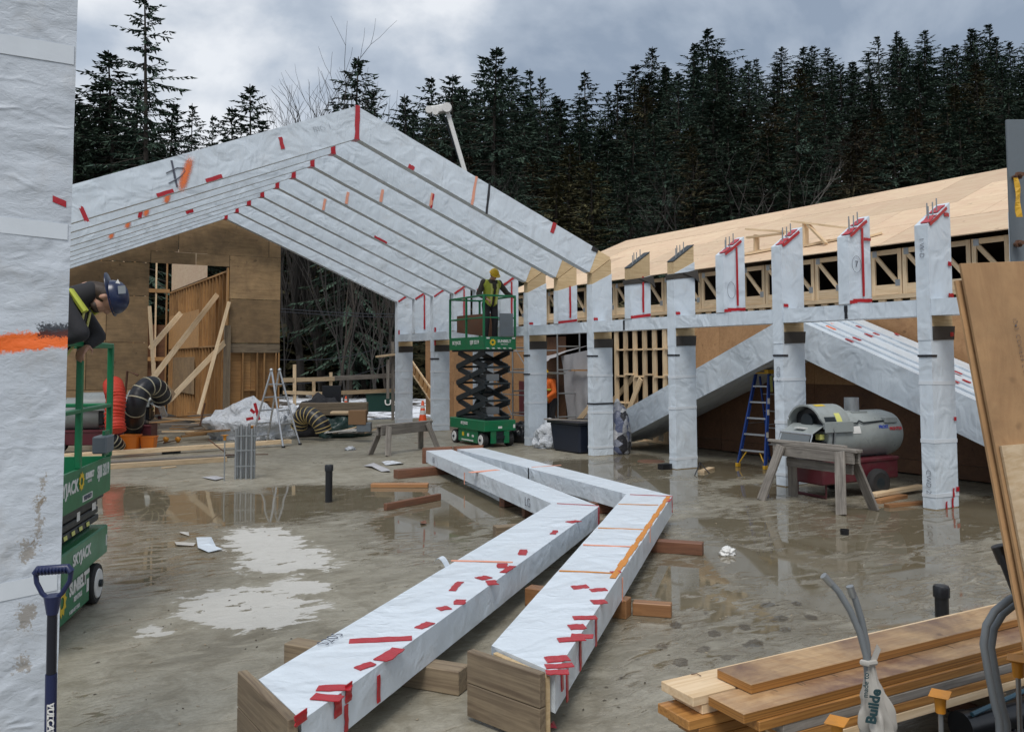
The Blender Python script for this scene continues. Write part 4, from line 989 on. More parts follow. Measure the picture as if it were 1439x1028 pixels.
m = MB(); m.box(BX - .016, BX - .004, BY0 + 3.6, BY0 + 8.9, 2.40, 3.60); m.build('plywood_sheet', M_lumdk, gw, world=True)
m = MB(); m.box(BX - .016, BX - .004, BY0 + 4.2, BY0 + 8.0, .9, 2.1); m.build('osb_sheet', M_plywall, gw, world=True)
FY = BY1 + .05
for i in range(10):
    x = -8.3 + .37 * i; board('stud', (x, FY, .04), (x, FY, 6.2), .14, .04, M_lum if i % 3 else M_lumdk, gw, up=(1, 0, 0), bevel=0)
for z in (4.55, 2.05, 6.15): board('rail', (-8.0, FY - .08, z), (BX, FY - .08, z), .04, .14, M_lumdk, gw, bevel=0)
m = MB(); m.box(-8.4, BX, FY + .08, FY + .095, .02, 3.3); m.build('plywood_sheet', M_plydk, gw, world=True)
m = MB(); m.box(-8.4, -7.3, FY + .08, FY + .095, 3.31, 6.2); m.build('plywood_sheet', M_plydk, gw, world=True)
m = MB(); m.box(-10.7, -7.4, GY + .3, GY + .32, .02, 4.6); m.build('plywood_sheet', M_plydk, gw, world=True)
for k_, (a_, b_) in enumerate(((-4.82, -4.2), (-4.19, -3.43))):
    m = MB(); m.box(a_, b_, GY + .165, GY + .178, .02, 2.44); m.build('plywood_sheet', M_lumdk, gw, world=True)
m = MB(); m.box(-7.0, -4.9, FY - 1.2, FY - 1.16, .9, .94); m.build('rail', M_lum, gw, world=True)
# diagonal lumber braces in the opening
def brace(label, a, b, w=.14, t=.04, mat=None, up=(0, -1, 0)):
    return tag(board('brace', a, b, w, t, mat or M_lum, None, up=up, bevel=.002), label, 'brace', 'lumber braces in the wall opening')
def Y(px, py, y): return PLN(px, py, 1, y)
brace('long pale brace rising to the right across the wall opening', Y(212, 535, GY - .35), Y(307, 412, GY + 1.6))
brace('short pale brace high at the left of the wall opening', Y(211, 490, GY - .10), Y(254, 440, GY + 2.2))
brace('low thick brace rising to the dark post from the debris', Y(238, 562, GY - .8), Y(317, 480, GY - .06))
brace('steep thin brace leaning right, beside the dark post', Y(279, 582, GY - .7), Y(322, 424, GY - .07), .09, .04)
brace('thin pale upright slat at the left edge of the opening', Y(216, 528, GY - .1), Y(210, 430, GY - .06), .09, .03)

# ------------------------------------------------------------------ wing on the right: trusses, new plywood roof
WX = 2.90
rw_ = thing('wing_building', 'unfinished timber wing on the right with open trusses and a new plywood roof', 'building', (5.0, 6.0, 0))
EX, EZ, RGX, RGZ = 2.62, 3.90, 7.45, 5.88
ny, nxs = 11, 4
YA, YB = -6.2, 15.4
sl = Vector((RGX - EX, 0, RGZ - EZ)); nrm = Vector((-(RGZ - EZ), 0, RGX - EX)).normalized()
rnd = random.Random(2)
for r in range(nxs):
    a, b = r / nxs, (r + 1) / nxs; off = 0 if r % 2 == 0 else -1.1
    y = YA + off
    while y < YB - .01:
        y0, y1 = max(y, YA) + .003, min(y + 2.2, YB) - .003
        if y1 - y0 > .1:
            p0, p1 = Vector((EX, 0, EZ)) + sl * a + sl * .001, Vector((EX, 0, EZ)) + sl * b - sl * .001; lf = nrm * rnd.uniform(0, .004)
            q = [p0 + Vector((0, y0, 0)), p1 + Vector((0, y0, 0)), p1 + Vector((0, y1, 0)), p0 + Vector((0, y1, 0))]
            m = MB(); m.hexa([v + lf for v in q], [v + lf + nrm * .016 for v in q]); m.build('roof_sheet', M_plyroof, rw_, world=True)
        y += 2.2
m = MB(); q = [Vector((RGX, YA, RGZ)), Vector((2 * RGX - EX, YA, EZ)), Vector((2 * RGX - EX, YB, EZ)), Vector((RGX, YB, RGZ))]; m.hexa(q, [v + Vector((0, 0, .018)) for v in q]); m.build('rear_roof_slope', M_plyroof, rw_, world=True)
# truss end panels between the roof edge and the plate
P_ = .61; TZ0, TZ1 = 3.07, 3.86
yy = -5.6; i = 0
while yy < 15.0:
    y0, y1 = yy + .012, yy + P_ - .012; z0, z1 = TZ0, TZ1
    board('truss_post', (WX, y0 + .035, z0), (WX, y0 + .035, z1), .07, .04, M_lum, rw_, up=(1, 0, 0), bevel=0)
    board('truss_post', (WX, y1 - .035, z0), (WX, y1 - .035, z1), .07, .04, M_lum, rw_, up=(1, 0, 0), bevel=0)
    board('truss_chord', (WX, y0 + .072, z1 - .045), (WX, y1 - .072, z1 - .045), .04, .085, M_lum, rw_, up=(0, 0, 1), bevel=0)
    board('truss_chord', (WX, y0 + .072, z0 + .09), (WX, y1 - .072, z0 + .09), .04, .175, M_lum, rw_, up=(0, 0, 1), bevel=0)
    board('truss_web', (WX + .004, y1 - .08, z1 - .10), (WX + .004, y0 + .08, z0 + .19), .07, .036, M_lum, rw_, up=(1, 0, 0), bevel=0)
    for (a, b) in ((y1 - .075, z1 - .06), (y0 + .075, z0 + .20)):
        m = MB(); m.box(WX - .024, WX - .021, a - .045, a + .045, b - .055, b + .055); m.build('nail_plate', M_galv, rw_, world=True)
    yy += P_; i += 1
board('wall_plate', (WX, -5.6, 3.03), (WX, 15.0, 3.03), .14, .07, M_lum, rw_, bevel=0)
board('wall_plate', (WX, -5.6, 2.72), (WX, 15.0, 2.72), .14, .045, M_lum, rw_, bevel=0)
yy = -5.5; 
while yy < 15:
    board('cripple_stud', (WX, yy, 2.745), (WX, yy, 2.99), .14, .04, M_lum, rw_, up=(1, 0, 0), bevel=0); yy += .305
# sheathed part of the long wall
for z0, z1 in ((.03, .26), (.26, 1.48), (1.48, 2.69)):
    yy = -5.6
    while yy < 7.6:
        y1 = min(yy + 2.44, 7.6); m = MB(); m.box(WX - .09, WX - .076, yy + .004, y1 - .004, z0 + .003, z1 - .003)
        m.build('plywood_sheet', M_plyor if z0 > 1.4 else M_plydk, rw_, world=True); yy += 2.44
# open stud bay
for i in range(8):
    y = 7.72 + .36 * i; board('stud', (WX, y, .04), (WX, y, 2.69), .14, .04, M_lum, rw_, up=(1, 0, 0), bevel=0)
for i in range(7):
    for z in (.9, 1.55 + .05 * (i % 2), 2.2): board('blocking', (WX, 7.745 + .36 * i, z), (WX, 8.055 + .36 * i, z), .14, .04, M_lum, rw_, bevel=0)
board('bottom_plate', (WX, 7.6, .03), (WX, 10.3, .03), .14, .04, M_lum, rw_, bevel=0)
board('stud', (WX - .1, 10.05, .04), (WX - .1, 9.2, 1.5), .14, .04, M_lum, rw_, up=(1, 0, 0), bevel=0)
# sheathed stretch farther on, behind the traffic cone
for z0, z1 in ((.03, 1.25), (1.25, 2.47), (2.47, 3.0)):
    for y0, y1 in ((14.2, 16.6), (16.6, 19.0), (19.0, 21.2)):
        m = MB(); m.box(WX - .02, WX - .006, y0 + .004, y1 - .004, z0, z1 - .004); m.build('plywood_sheet', M_plyor, rw_, world=True)
for z0, z1 in ((.03, 1.25), (1.25, 2.6)):
    m = MB(); m.box(WX + .1, WX + .114, 12.6, 14.2, z0, z1); m.build('plywood_sheet', M_plydk, rw_, world=True)
m = MB(); m.box(WX - .02, 3.9, 21.2, 21.22, 1.6, 3.1); m.build('plywood_sheet', M_plyor, rw_, world=True)
# interior and rear; near-black inner wall added so the inside reads dark
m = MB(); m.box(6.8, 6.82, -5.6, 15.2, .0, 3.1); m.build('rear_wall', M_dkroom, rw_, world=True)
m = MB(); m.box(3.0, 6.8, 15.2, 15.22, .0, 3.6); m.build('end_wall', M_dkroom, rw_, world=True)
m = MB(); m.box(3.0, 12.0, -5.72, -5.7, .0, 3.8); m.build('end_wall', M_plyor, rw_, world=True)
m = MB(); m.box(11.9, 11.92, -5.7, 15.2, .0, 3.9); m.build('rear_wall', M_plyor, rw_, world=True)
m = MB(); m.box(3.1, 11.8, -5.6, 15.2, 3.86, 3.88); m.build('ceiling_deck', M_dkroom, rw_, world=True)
board('diagonal_brace', (3.6, 12.4, 0.05), (3.9, 10.8, 1.5), .14, .04, M_lum, rw_, up=(1, 0, 0), bevel=0)
board('dark_post', (2.55, 7.45, 0.02), (2.55, 7.45, 2.6), .14, .14, M_stl, rw_, up=(1, 0, 0), bevel=0)

# temporary guard rail lumber lying on the roof
def roofp(x, y, h=0.02): return Vector((x, y, EZ + (x - EX) * (RGZ - EZ) / (RGX - EX) + h))
rg = thing('roof_guard_rail', 'temporary lumber guard rail and loose boards on the new plywood roof', 'guard rail', tuple(roofp(3.4, 4.5)))
def RB(a, b, w=.09, t=.04, nm='rail'): board(nm, a, b, w, t, M_lum, rg, bevel=0)
def RP(px, py, X): return PLN(px, py, 0, X)
RB(roofp(3.3, RP(1063, 355, 3.3).y), RP(1063, 330, 3.3) + Vector((0, 0, .0)), .14, .04, 'rail_post'); RB(roofp(3.3, RP(1132, 340, 3.3).y), RP(1132, 312, 3.3), .14, .04, 'rail_post')
RB(RP(1049, 322, 3.25), RP(1112, 326, 3.25)); RB(RP(1050, 334, 3.26), RP(1100, 328, 3.26)); RB(RP(1113, 311, 3.25), RP(1195, 321, 3.25))
RB(RP(1133, 313, 3.27), RP(1161, 342, 3.1), .07, .04, 'rail_brace')
for a in (((1048, 352), (1085, 344)), ((1053, 360), (1096, 349)), ((1045, 361), (1062, 345)), ((1135, 331), (1175, 322)), ((1130, 347), (1160, 341)), ((1218, 318), (1232, 311))):
    p0, p1 = [RP(q[0], q[1], 3.2) for q in a]; RB(roofp(3.2, p0.y, .045), roofp(3.35, p1.y, .045), .09, .04, 'loose_board')
# ------------------------------------------------------------------ scissor lifts
def scissor_lift(label, loc, rz, deck, group, side=1):
    """local X along the machine from its near end, Y across; deck height in metres; side +1/-1 = lettered long side at y=0 / y=W"""
    L, W = 1.78, .81
    t = thing('scissor_lift', label, 'scissor lift', loc, rz, group)
    m = MB(); m.prism([(.0, .0, .36), (.0, 0, .60), (L, 0, .60), (L, 0, .36)], (0, W, 0)); m.build('chassis_top', M_grn, t, bevel=.012)
    m = MB(); m.prism([(.40, .03, .07), (.40, .03, .36), (L - .40, .03, .36), (L - .40, .03, .07)], (0, W - .06, 0)); m.build('chassis_body', M_grn, t, bevel=.01)
    m = MB(); m.prism([(.03, .20, .09), (.03, .20, .355), (.40, .20, .355), (.40, .20, .09)], (0, W - .40, 0)); m.build('axle_housing', M_dkg, t)
    m = MB(); m.box(.005, .04, .17, .30, .09, .355); m.build('end_panel', M_grn, t); m = MB(); m.box(.005, .04, W - .30, W - .17, .09, .355); m.build('end_panel', M_grn, t)
    m = MB(); m.prism([(L - .40, .20, .09), (L - .40, .20, .355), (L - .03, .20, .355), (L - .03, .20, .09)], (0, W - .40, 0)); m.build('axle_housing', M_dkg, t)
    for x in (.21, L - .21):
        for y, sy in ((.0, -1), (W, 1)):
            m = MB(); prof = [(.09, -.062), (.150, -.062), (.160, -.045), (.160, .045), (.150, .062), (.09, .062)]
            m.lathe(prof, (x, y - sy * .075, .16), (0, 1, 0), 22); w = m.build('wheel', M_rub, t, sharp=30)
            m = MB(); m.lathe([(.03, .0), (.112, .0), (.12, .012), (.12, .03)], (x, y - sy * .075 + sy * .070, .16), (0, -sy, 0), 20); r = m.build('rim', M_wht, w, sharp=30)
            m = MB(); m.cyl((x, y - sy * .075 + sy * .06, .16), (x, y + sy * .02, .16), .03, n=10); m.build('hub', M_dkg, w)
    # scissor stack between chassis top and deck
    z0, z1 = .64, deck - .16; n = 4 if z1 - z0 > .8 else 3; st = (z1 - z0) / n; xa, xb = .14, (L - .22 if z1 - z0 > .8 else L - .14)
    m = MB(); m.box(.1, L - .1, .12, W - .12, .60, .635); m.build('scissor_base_rail', M_dkg, t)
    if z1 - z0 > .8:
        for i in range(n):
            za, zb = z0 + st * i, z0 + st * (i + 1)
            for y in (.09, W - .09):
                for s in (0, 1):
                    yo = y + (.045 if s else 0) * (1 if y < .4 else -1)
                    p0, p1 = ((xa, yo, za + .02), (xb, yo, zb - .02)) if s else ((xb, yo, za + .02), (xa, yo, zb - .02))
                    m = MB(); m.bar(p0, p1, .045, .125); m.build('scissor_arm', M_dkg, t, bevel=.006)
            for x in (xa, xb):
                m = MB(); m.cyl((x, .07, za + .02), (x, W - .07, za + .02), .028, n=10); m.build('cross_pin', M_dkg, t)
            m = MB(); m.cyl(((xa + xb) / 2, .05, (za + zb) / 2), ((xa + xb) / 2, W - .05, (za + zb) / 2), .035, n=10); m.build('cross_pin', M_dkg, t)
            if i % 2 == 0:
                m = MB(); m.box(xa + .2, xa + .55, .24, W - .24, za + .08, za + .24); m.build('actuator_plate', M_galv, t, bevel=.006)
        m = MB(); m.cyl((xb - .2, W / 2, z0 + .1), (xa + .4, W / 2, z0 + st * 2.4), .05, n=12); m.build('lift_cylinder', M_dkg, t)
    else:
        for i in range(n):
            za = z0 + st * i
            for y in (.05, W - .12):
                m = MB(); m.box(.06 + .02 * i, L - .10 - .03 * i, y, y + .06, za + .006, za + st - .008); m.build('folded_scissor_arm', M_dkg, t, bevel=.006)
    m = MB(); m.box(.04, L - .06, .03, W - .03, deck - .16, deck - .10); m.build('platform_frame', M_dkg, t)
    m = MB(); m.box(.01, L - .01, .01, W - .01, deck - .10, deck); m.build('platform_deck', M_dkg, t)
    tp = .17
    for nm, b in (('toe_panel', (0, L, -.012, .008)), ('toe_panel', (0, L, W - .008, W + .012)), ('toe_panel', (-.012, .008, .01, W - .01)), ('toe_panel', (L - .008, L + .012, .01, W - .01))):
        m = MB(); m.box(b[0], b[1], b[2], b[3], deck - .12, deck + tp); m.build(nm, M_grn, t, bevel=.003)
    tr = deck + 1.10
    for x in (.02, L * .5, L - .02):
        for y in (.0, W):
            m = MB(); m.bar((x, y, deck + tp), (x, y, tr), .045, .045, (1, 0, 0)); m.build('rail_post', M_grn, t, bevel=.006)
    for z in (tr, deck + .60):
        for y in (.0, W):
            m = MB(); m.bar((-.0, y, z), (L, y, z), .042, .042 if z == tr else .032); m.build('guard_rail', M_grn, t, bevel=.006)
        for x in (.02, L - .02):
            m = MB(); m.bar((x, .024, z), (x, W - .024, z), .042, .042 if z == tr else .032); m.build('guard_rail', M_grn, t, bevel=.006)
    return t, L, W
CL, L_, W_ = scissor_lift('raised green scissor lift with the man in the yellow helmet on it', (-.22, 10.0, 0), R(88.5), 2.32, 'green scissor lifts')
m = MB(); m.box(-.035, -.014, .08, .43, 2.50, 3.02); m.build('grey_control_panel', M_stl, CL, bevel=.004)
def loctext(t, s, size, mat, o, x, y, name='lettering', **k): return text(s, size, mat, t, frame(o, x, y), name, **k)
W = W_
# lettering: the long side seen is y = W (facing local +Y); text runs along -X there; the end seen is x = 0 (facing -X), text runs along -Y
loctext(CL, 'SKYJACK', .115, M_wht, (1.38, W + .014, 2.365), (-1, 0, 0), (0, 0, 1), bold=.003)
loctext(CL, 'SJIII 3219', .12, M_wht, (.46, W + .014, 2.365), (-1, 0, 0), (0, 0, 1), bold=.003)
loctext(CL, 'SUNBELT', .085, M_wht, (-.014, .30, 2.385), (0, -1, 0), (0, 0, 1), bold=.003)
loctext(CL, 'RENTALS', .045, M_wht, (-.014, .30, 2.315), (0, -1, 0), (0, 0, 1))
def sunflower(t, o, x, y, r):
    o, x, y = Vector(o), Vector(x), Vector(y); n = x.cross(y); k = 10; V = []; F = []
    for i in range(2 * k):
        a = math.pi * i / k; ro = r if i % 2 == 0 else r * .72
        V.append(o + x * math.cos(a) * r * .38 + y * math.sin(a) * r * .38); V.append(o + x * math.cos(a + .15) * ro + y * math.sin(a + .15) * ro)
    for i in range(2 * k):
        j = (i + 1) % (2 * k); F.append((2 * i, 2 * i + 1, 2 * j + 1, 2 * j))
    m = MB(); m.add(V, F); return m.build('sunflower_logo', M_logoy, t)
sunflower(CL, (-.016, .60, 2.36), (0, -1, 0), (0, 0, 1), .085)
for i in range(5):
    m = MB(); y = .10 + .145 * i; m.prism([(-.015, y, 2.215), (-.015, y + .07, 2.215), (-.015, y + .10, 2.24), (-.015, y + .03, 2.24)], (-.002, 0, 0)); m.build('hazard_stripe', M_wht, CL)
for y in (.06, .72):
    m = MB(); m.box(-.017, -.013, y - .04, y + .04, 2.44, 2.475); m.build('white_sticker', M_wht, CL)
loctext(CL, 'SKYJACK', .09, M_wht, (1.0, W + .003, .50), (-1, 0, 0), (0, 0, 1), bold=.003)
for i, x in enumerate((1.12, .86, .62)):
    m = MB(); m.box(x - .05, x + .05, W - .027, W - .0255, .20, .29 - .02 * i); m.build('chassis_sticker', (M_logoy, M_wht, M_wht)[i], CL)
m = MB(); m.box(.6, 1.2, W - .0275, W - .026, .10, .13); m.build('chassis_sticker', M_wht, CL)
m = MB(); m.box(-.003, -.001, .36, .46, .42, .47); m.build('chassis_sticker', M_wht, CL); m = MB(); m.box(-.002, -.0005, .02, .07, .42, .50); m.build('chassis_sticker', M_wht, CL); 
m = MB(); m.box(-.012, .004, .30, .51, .20, .26); m.build('steering_link', M_dkg, CL)
# loose red tarpaulin-covered board held on the platform
rp = MB(); rp.prism([(-.92, 11.55, 2.62), (-.92, 11.55, 3.02), (-.30, 10.95, 3.08), (-.28, 10.95, 2.5)], (.02, .02, 0)); 
tag(rp.build('red_panel', M_rust), 'folded rust red panel behind the raised lift platform rails', 'board').__setattr__('name', 'red_board')

# the near lift, half hidden by the big post
LL, L2, W2_ = scissor_lift('lowered green scissor lift at the left with the bending man in the blue helmet', (-9.6, 1.35, 0), R(250), 1.00, 'green scissor lifts')
def LM(o): return Vector(o)
# local X runs towards the camera, the outer long side seen is local y = W ... mirrored below by placing the body on the far side
LL.location = Vector((-9.6, 1.35, 0)) - Matrix.Rotation(R(250), 3, 'Z') @ Vector((0, .81, 0)); 
MW[LL.name] = Matrix.Translation(LL.location) @ LL.rotation_euler.to_matrix().to_4x4()
loctext(LL, 'SJIII 3219', .13, M_wht, (.235, W + .014, 1.075), (-1, 0, 0), (0, 0, 1), bold=.004, squash=.72)
loctext(LL, 'SUNBELT', .06, M_wht, (.62, W + .014, 1.09), (-1, 0, 0), (0, 0, 1), bold=.004, squash=.9)
loctext(LL, 'RENTALS', .03, M_wht, (.62, W + .014, 1.045), (-1, 0, 0), (0, 0, 1), squash=.9)
sunflower(LL, (.84, W + .016, 1.07), (-1, 0, 0), (0, 0, 1), .075)
loctext(LL, 'SKYJACK', .13, M_wht, (1.18, W + .014, 1.05), (-1, 0, 0), (0, 0, 1), bold=.004)
m = MB(); m.box(.54, .80, W + .013, W + .0145, .905, .955); m.build('white_sticker', M_wht, LL)
loctext(LL, 'W6948179', .045, M_ink, (.67, W + .0155, .93), (-1, 0, 0), (0, 0, 1), bold=.002)
loctext(LL, 'SKYJACK', .115, M_wht, (.74, W + .003, .50), (-1, 0, 0), (0, 0, 1), bold=.004)
loctext(LL, 'SUNBELT', .13, M_wht, (.72, W - .026, .28), (-1, 0, 0), (0, 0, 1), bold=.006, squash=.8)
loctext(LL, 'RENTALS', .05, M_wht, (.72, W - .026, .19), (-1, 0, 0), (0, 0, 1), bold=.002)
loctext(LL, '1-800-667-9328', .04, M_wht, (.80, W - .026, .115), (-1, 0, 0), (0, 0, 1))
sunflower(LL, (1.10, W - .026, .24), (-1, 0, 0), (0, 0, 1), .11)
m = MB(); m.box(.43, .49, W - .028, W - .0265, .16, .26); m.build('white_sticker', M_wht, LL)
m = MB(); m.box(.42, .52, W - .028, W - .0265, .30, .335); m.build('white_sticker', M_wht, LL)
m = MB(); m.cyl((.56, W - .031, .30), (.56, W - .0265, .30), .035, n=14); m.build('tie_down_hole', M_blk, LL)
m = MB(); m.box(.03, .06, W + .0005, W + .002, .43, .52); m.build('white_sticker', M_wht, LL)
for i in range(4):
    x = .34 + .19 * i; m = MB(); m.prism([(x, W - .055, .655), (x + .08, W - .055, .655), (x + .10, W - .055, .69), (x + .02, W - .055, .69)], (0, .002, 0)); m.build('hazard_stripe', M_yelst, LL)
m = MB(); m.box(.16, .27, W - .058, W - .0565, .755, .815); m.build('white_sticker', M_wht, LL); m = MB(); m.box(.60, .68, W - .058, W - .0565, .74, .81); m.build('white_sticker', M_wht, LL)
m = MB(); m.box(.10, .34, W - .05, W + .06, 1.22, 1.36); m.build('control_box', M_stl, LL, bevel=.01); m = MB(); m.box(.08, .24, W + .0, W + .02, 1.19, 1.40); m.build('control_box_bracket', M_grn, LL, bevel=.004)

# ------------------------------------------------------------------ construction heaters
def heater(label, loc, rz):
    """local X along the drum, burner end at -X"""
    t = thing('construction_heater', label, 'heater', loc, rz, 'grey construction heaters on red bases')
    m = MB(); m.lathe([(.05, 1.27), (.20, 1.24), (.31, 1.15), (.345, 1.0), (.345, -.62), (.33, -.66), (.33, -.67), (.05, -.67)][::-1], (0, 0, .86), (1, 0, 0), 30); dr = m.build('drum', M_htr, t, sharp=30)
    m = MB()
    n = 14; A = []; 
    for i in range(n + 1):
        a = math.pi * i / n; A.append((math.cos(a), math.sin(a)))
    outer = [(-.80, .36 * c, .98 + .33 * s) for c, s in A]; inner = [(-.80, .335 * c, .98 + .305 * s) for c, s in A]
    V = []; 
    for x in (-.98, .10):
        V += [(x + (.10 if x < 0 and s < .3 else 0), p[1], p[2]) for p, (c, s) in zip(outer, A)]; V += [(x + (.10 if x < 0 and s < .3 else 0), p[1], p[2]) for p, (c, s) in zip(inner, A)]
    k = n + 1; F = []
    for i in range(n):
        F += [(i, i + 1, 2 * k + i + 1, 2 * k + i), (k + i + 1, k + i, 3 * k + i, 3 * k + i + 1), (i + 1, i, k + i, k + i + 1), (2 * k + i, 2 * k + i + 1, 3 * k + i + 1, 3 * k + i)]
    m.add(V, F); m.smooth = True; hood = m.build('burner_hood', M_htr, t, sharp=30)
    m = MB(); m.box(-.90, .12, -.385, -.365, .93, 1.08); m.build('hood_side_flange', M_htr, hood, bevel=.004)
    m = MB(); m.box(-.90, .12, .365, .385, .93, 1.08); m.build('hood_side_flange', M_htr, hood, bevel=.004)
    m = MB(); m.prism([(-.67, -.30, .94), (-.67, .30, .94), (-.67, .28, 1.18), (-.67, .0, 1.26), (-.67, -.28, 1.18)], (-.02, 0, 0)); m.build('burner_face', M_blkp, t)
    m = MB(); m.lathe([(.02, 0), (.12, 0), (.12, .14), (.02, .16)], (-.69, .02, 1.06), (-1, 0, 0), 16); m.build('burner_motor', M_dkg, t)
    for y0, y1, z0, z1, mt in ((-.30, -.12, .62, .80, M_blkp), (-.10, .06, .60, .86, M_dkg), (.08, .28, .64, .90, M_blkp), (-.26, -.16, .82, .90, M_yelst), (-.06, .04, .88, .93, M_galv)):
        m = MB(); m.box(-.86, -.68, y0, y1, z0, z1); m.build('burner_component', mt, t, bevel=.01)
    for i in range(4):
        y = -.31 + .03 * i; m = MB(); m.tube([(-.62, y - .06, 1.02 - .02 * i), (-.55, y - .09, .93), (-.56, y - .08, .76), (-.66, y - .05, .66), (-.75, y, .64)], .011, 6); m.build('hose', M_blk if i % 2 else M_galv, t)
    # sloping guard with its tube frame
    m = MB(); m.hexa([(-1.32, -.31, .90), (-.78, -.31, 1.02), (-.78, .31, 1.02), (-1.32, .31, .90)], [(-1.32, -.31, .915), (-.78, -.31, 1.035), (-.78, .31, 1.035), (-1.32, .31, .915)]); m.build('guard_top', M_htr, t, bevel=.004)
    m = MB(); m.tube([(-1.32, -.32, .905), (-1.50, -.32, .68), (-1.50, .32, .68), (-1.32, .32, .905), (-1.32, -.32, .905)], .016, 8); m.build('guard_frame', M_alu, t)
    m = MB(); m.prism([(-1.33, -.29, .89), (-1.49, -.29, .70), (-1.49, .29, .70), (-1.33, .29, .89)], (.004, 0, .003)); m.build('guard_window', M_glass, t)
    m = MB(); m.tube([(-1.47, -.30, .69), (-1.0, -.30, .64), (-.72, -.30, .70)], .014, 6); m.build('guard_frame', M_alu, t)
    m = MB(); m.box(-1.30, -1.12, -.2, -.05, .62, .70); m.build('burner_component', M_mar, t, bevel=.02)
    m = MB(); m.lathe([(.105, 0), (.105, .21), (.098, .21), (.098, .02)], (.47, 0, 1.18), (0, 0, 1), 20); m.build('chimney_stub', M_galv, t)
    m = MB(); m.box(.33, .62, -.15, .15, 1.165, 1.195); m.build('chimney_flange', M_htr, t)
    m = MB(); m.box(.78, 1.02, -.33, -.20, 1.03, 1.11); m.build('drum_bracket', M_htr, t, bevel=.006)
    m = MB(); m.tube([(-.0, -.345, 1.05), (.25, -.32, 1.045), (.30, -.30, 1.075), (.36, -.32, 1.045), (.80, -.29, 1.06)], .012, 6); m.build('fuel_line', M_dkg, t)
    m = MB(); m.prism([(-1.0, -.36, .20), (.98, -.36, .24), (.98, -.36, .54), (-1.0, -.36, .50)], (0, .72, 0)); b = m.build('fuel_tank_base', M_mar, t, bevel=.02)
    m = MB(); m.prism([(-.98, -.375, .47), (.98, -.375, .50), (.98, -.375, .55), (-.98, -.375, .52)], (0, .75, 0)); m.build('tank_rim', M_mar, b, bevel=.008)
    for y in (-.43, .43):
        m = MB(); m.lathe([(.07, -.05), (.15, -.055), (.20, -.03), (.20, .03), (.15, .055), (.07, .05)], (.50, y, .20), (0, 1, 0), 24); w = m.build('wheel', M_rub, t, sharp=30)
        m = MB(); m.lathe([(.02, -.052), (.10, -.05), (.10, .05), (.02, .052)], (.50, y, .20), (0, 1, 0), 18); m.build('rim', M_dkg, w, sharp=30)
    m = MB(); m.cyl((.50, -.4, .20), (.50, .4, .20), .02, n=8); m.build('axle', M_dkg, t)
    m = MB(); m.tube([(-.72, -.28, .22), (-.72, -.28, .02), (-.72, .28, .02), (-.72, .28, .22)], .022, 8); m.build('support_leg', M_mar, t)
    for ch in t.children_recursive:
        if ch.name.split('.')[0] in ('wheel', 'rim', 'axle'): continue
        for v in ch.data.vertices:
            if v.co.x < 0: v.co.x *= .44
    return t
def sticker(t, x, z, w, h, mat, name='sticker', r=.347):
    """a label that follows the drum's near side"""
    V = []; k = 5
    for j in range(k + 1):
        zz = z - h / 2 + h * j / k; y = -math.sqrt(max(1e-4, r * r - (zz - .86) ** 2)); V += [(x - w / 2, y - .002, zz), (x + w / 2, y - .002, zz)]
    m = MB(); m.add(V, [(2 * j, 2 * j + 1, 2 * j + 3, 2 * j + 2) for j in range(k)]); return m.build(name, mat, t)
hc = G(1190, 690); HR = heater('grey construction heater on a red wheeled base, right of the blue ladder', (-.10, 1.58, 0), R(-8))
sticker(HR, .22, .95, .15, .10, M_wht)
text('FROST', .062, M_blust, HR, frame((.84, -.327, .975), (1, 0, 0), (0, .3, 1)), 'lettering', bold=.003, align='RIGHT'); text('FIGHTER', .062, M_redst, HR, frame((.97, -.341, .945), (1, 0, 0), (0, .22, 1)), 'lettering', bold=.002, align='CENTER')
def hoodlabel(t, x0, x1, a0, a1, mat):
    V = []; k = 4; r = (.363, .333)
    for j in range(k + 1):
        a = R(a0 + (a1 - a0) * j / k); V += [(x0, r[0] * math.cos(a), .98 + r[1] * math.sin(a)), (x1, r[0] * math.cos(a), .98 + r[1] * math.sin(a))]
    m = MB(); m.add(V, [(2 * j, 2 * j + 1, 2 * j + 3, 2 * j + 2) for j in range(k)]); m.build('hood_label', mat, t)
hoodlabel(HR, -.36, -.16, 150, 168, M_dkg); hoodlabel(HR, -.15, -.05, 140, 168, M_yelst); hoodlabel(HR, -.33, -.15, 100, 112, M_logoy)
m = MB(); m.box(-.54, -.45, -.1, .08, .93 + .04, .932 + .055); m.build('hood_label', M_wht, HR)
# two more at the left, behind the near lift
H2 = dup(HR, (-8.75, 13.75, 0), R(172), 'grey construction heater at the left seen through the green lift rails')
H3 = dup(HR, (-7.62, 14.75, 0), R(160), 'grey construction heater at the left with a black striped duct arching over it')
for h in (H2, H3):
    for c in [c for c in h.children_recursive if c.name.split('.')[0] in ('lettering',)]: bpy.data.objects.remove(c)
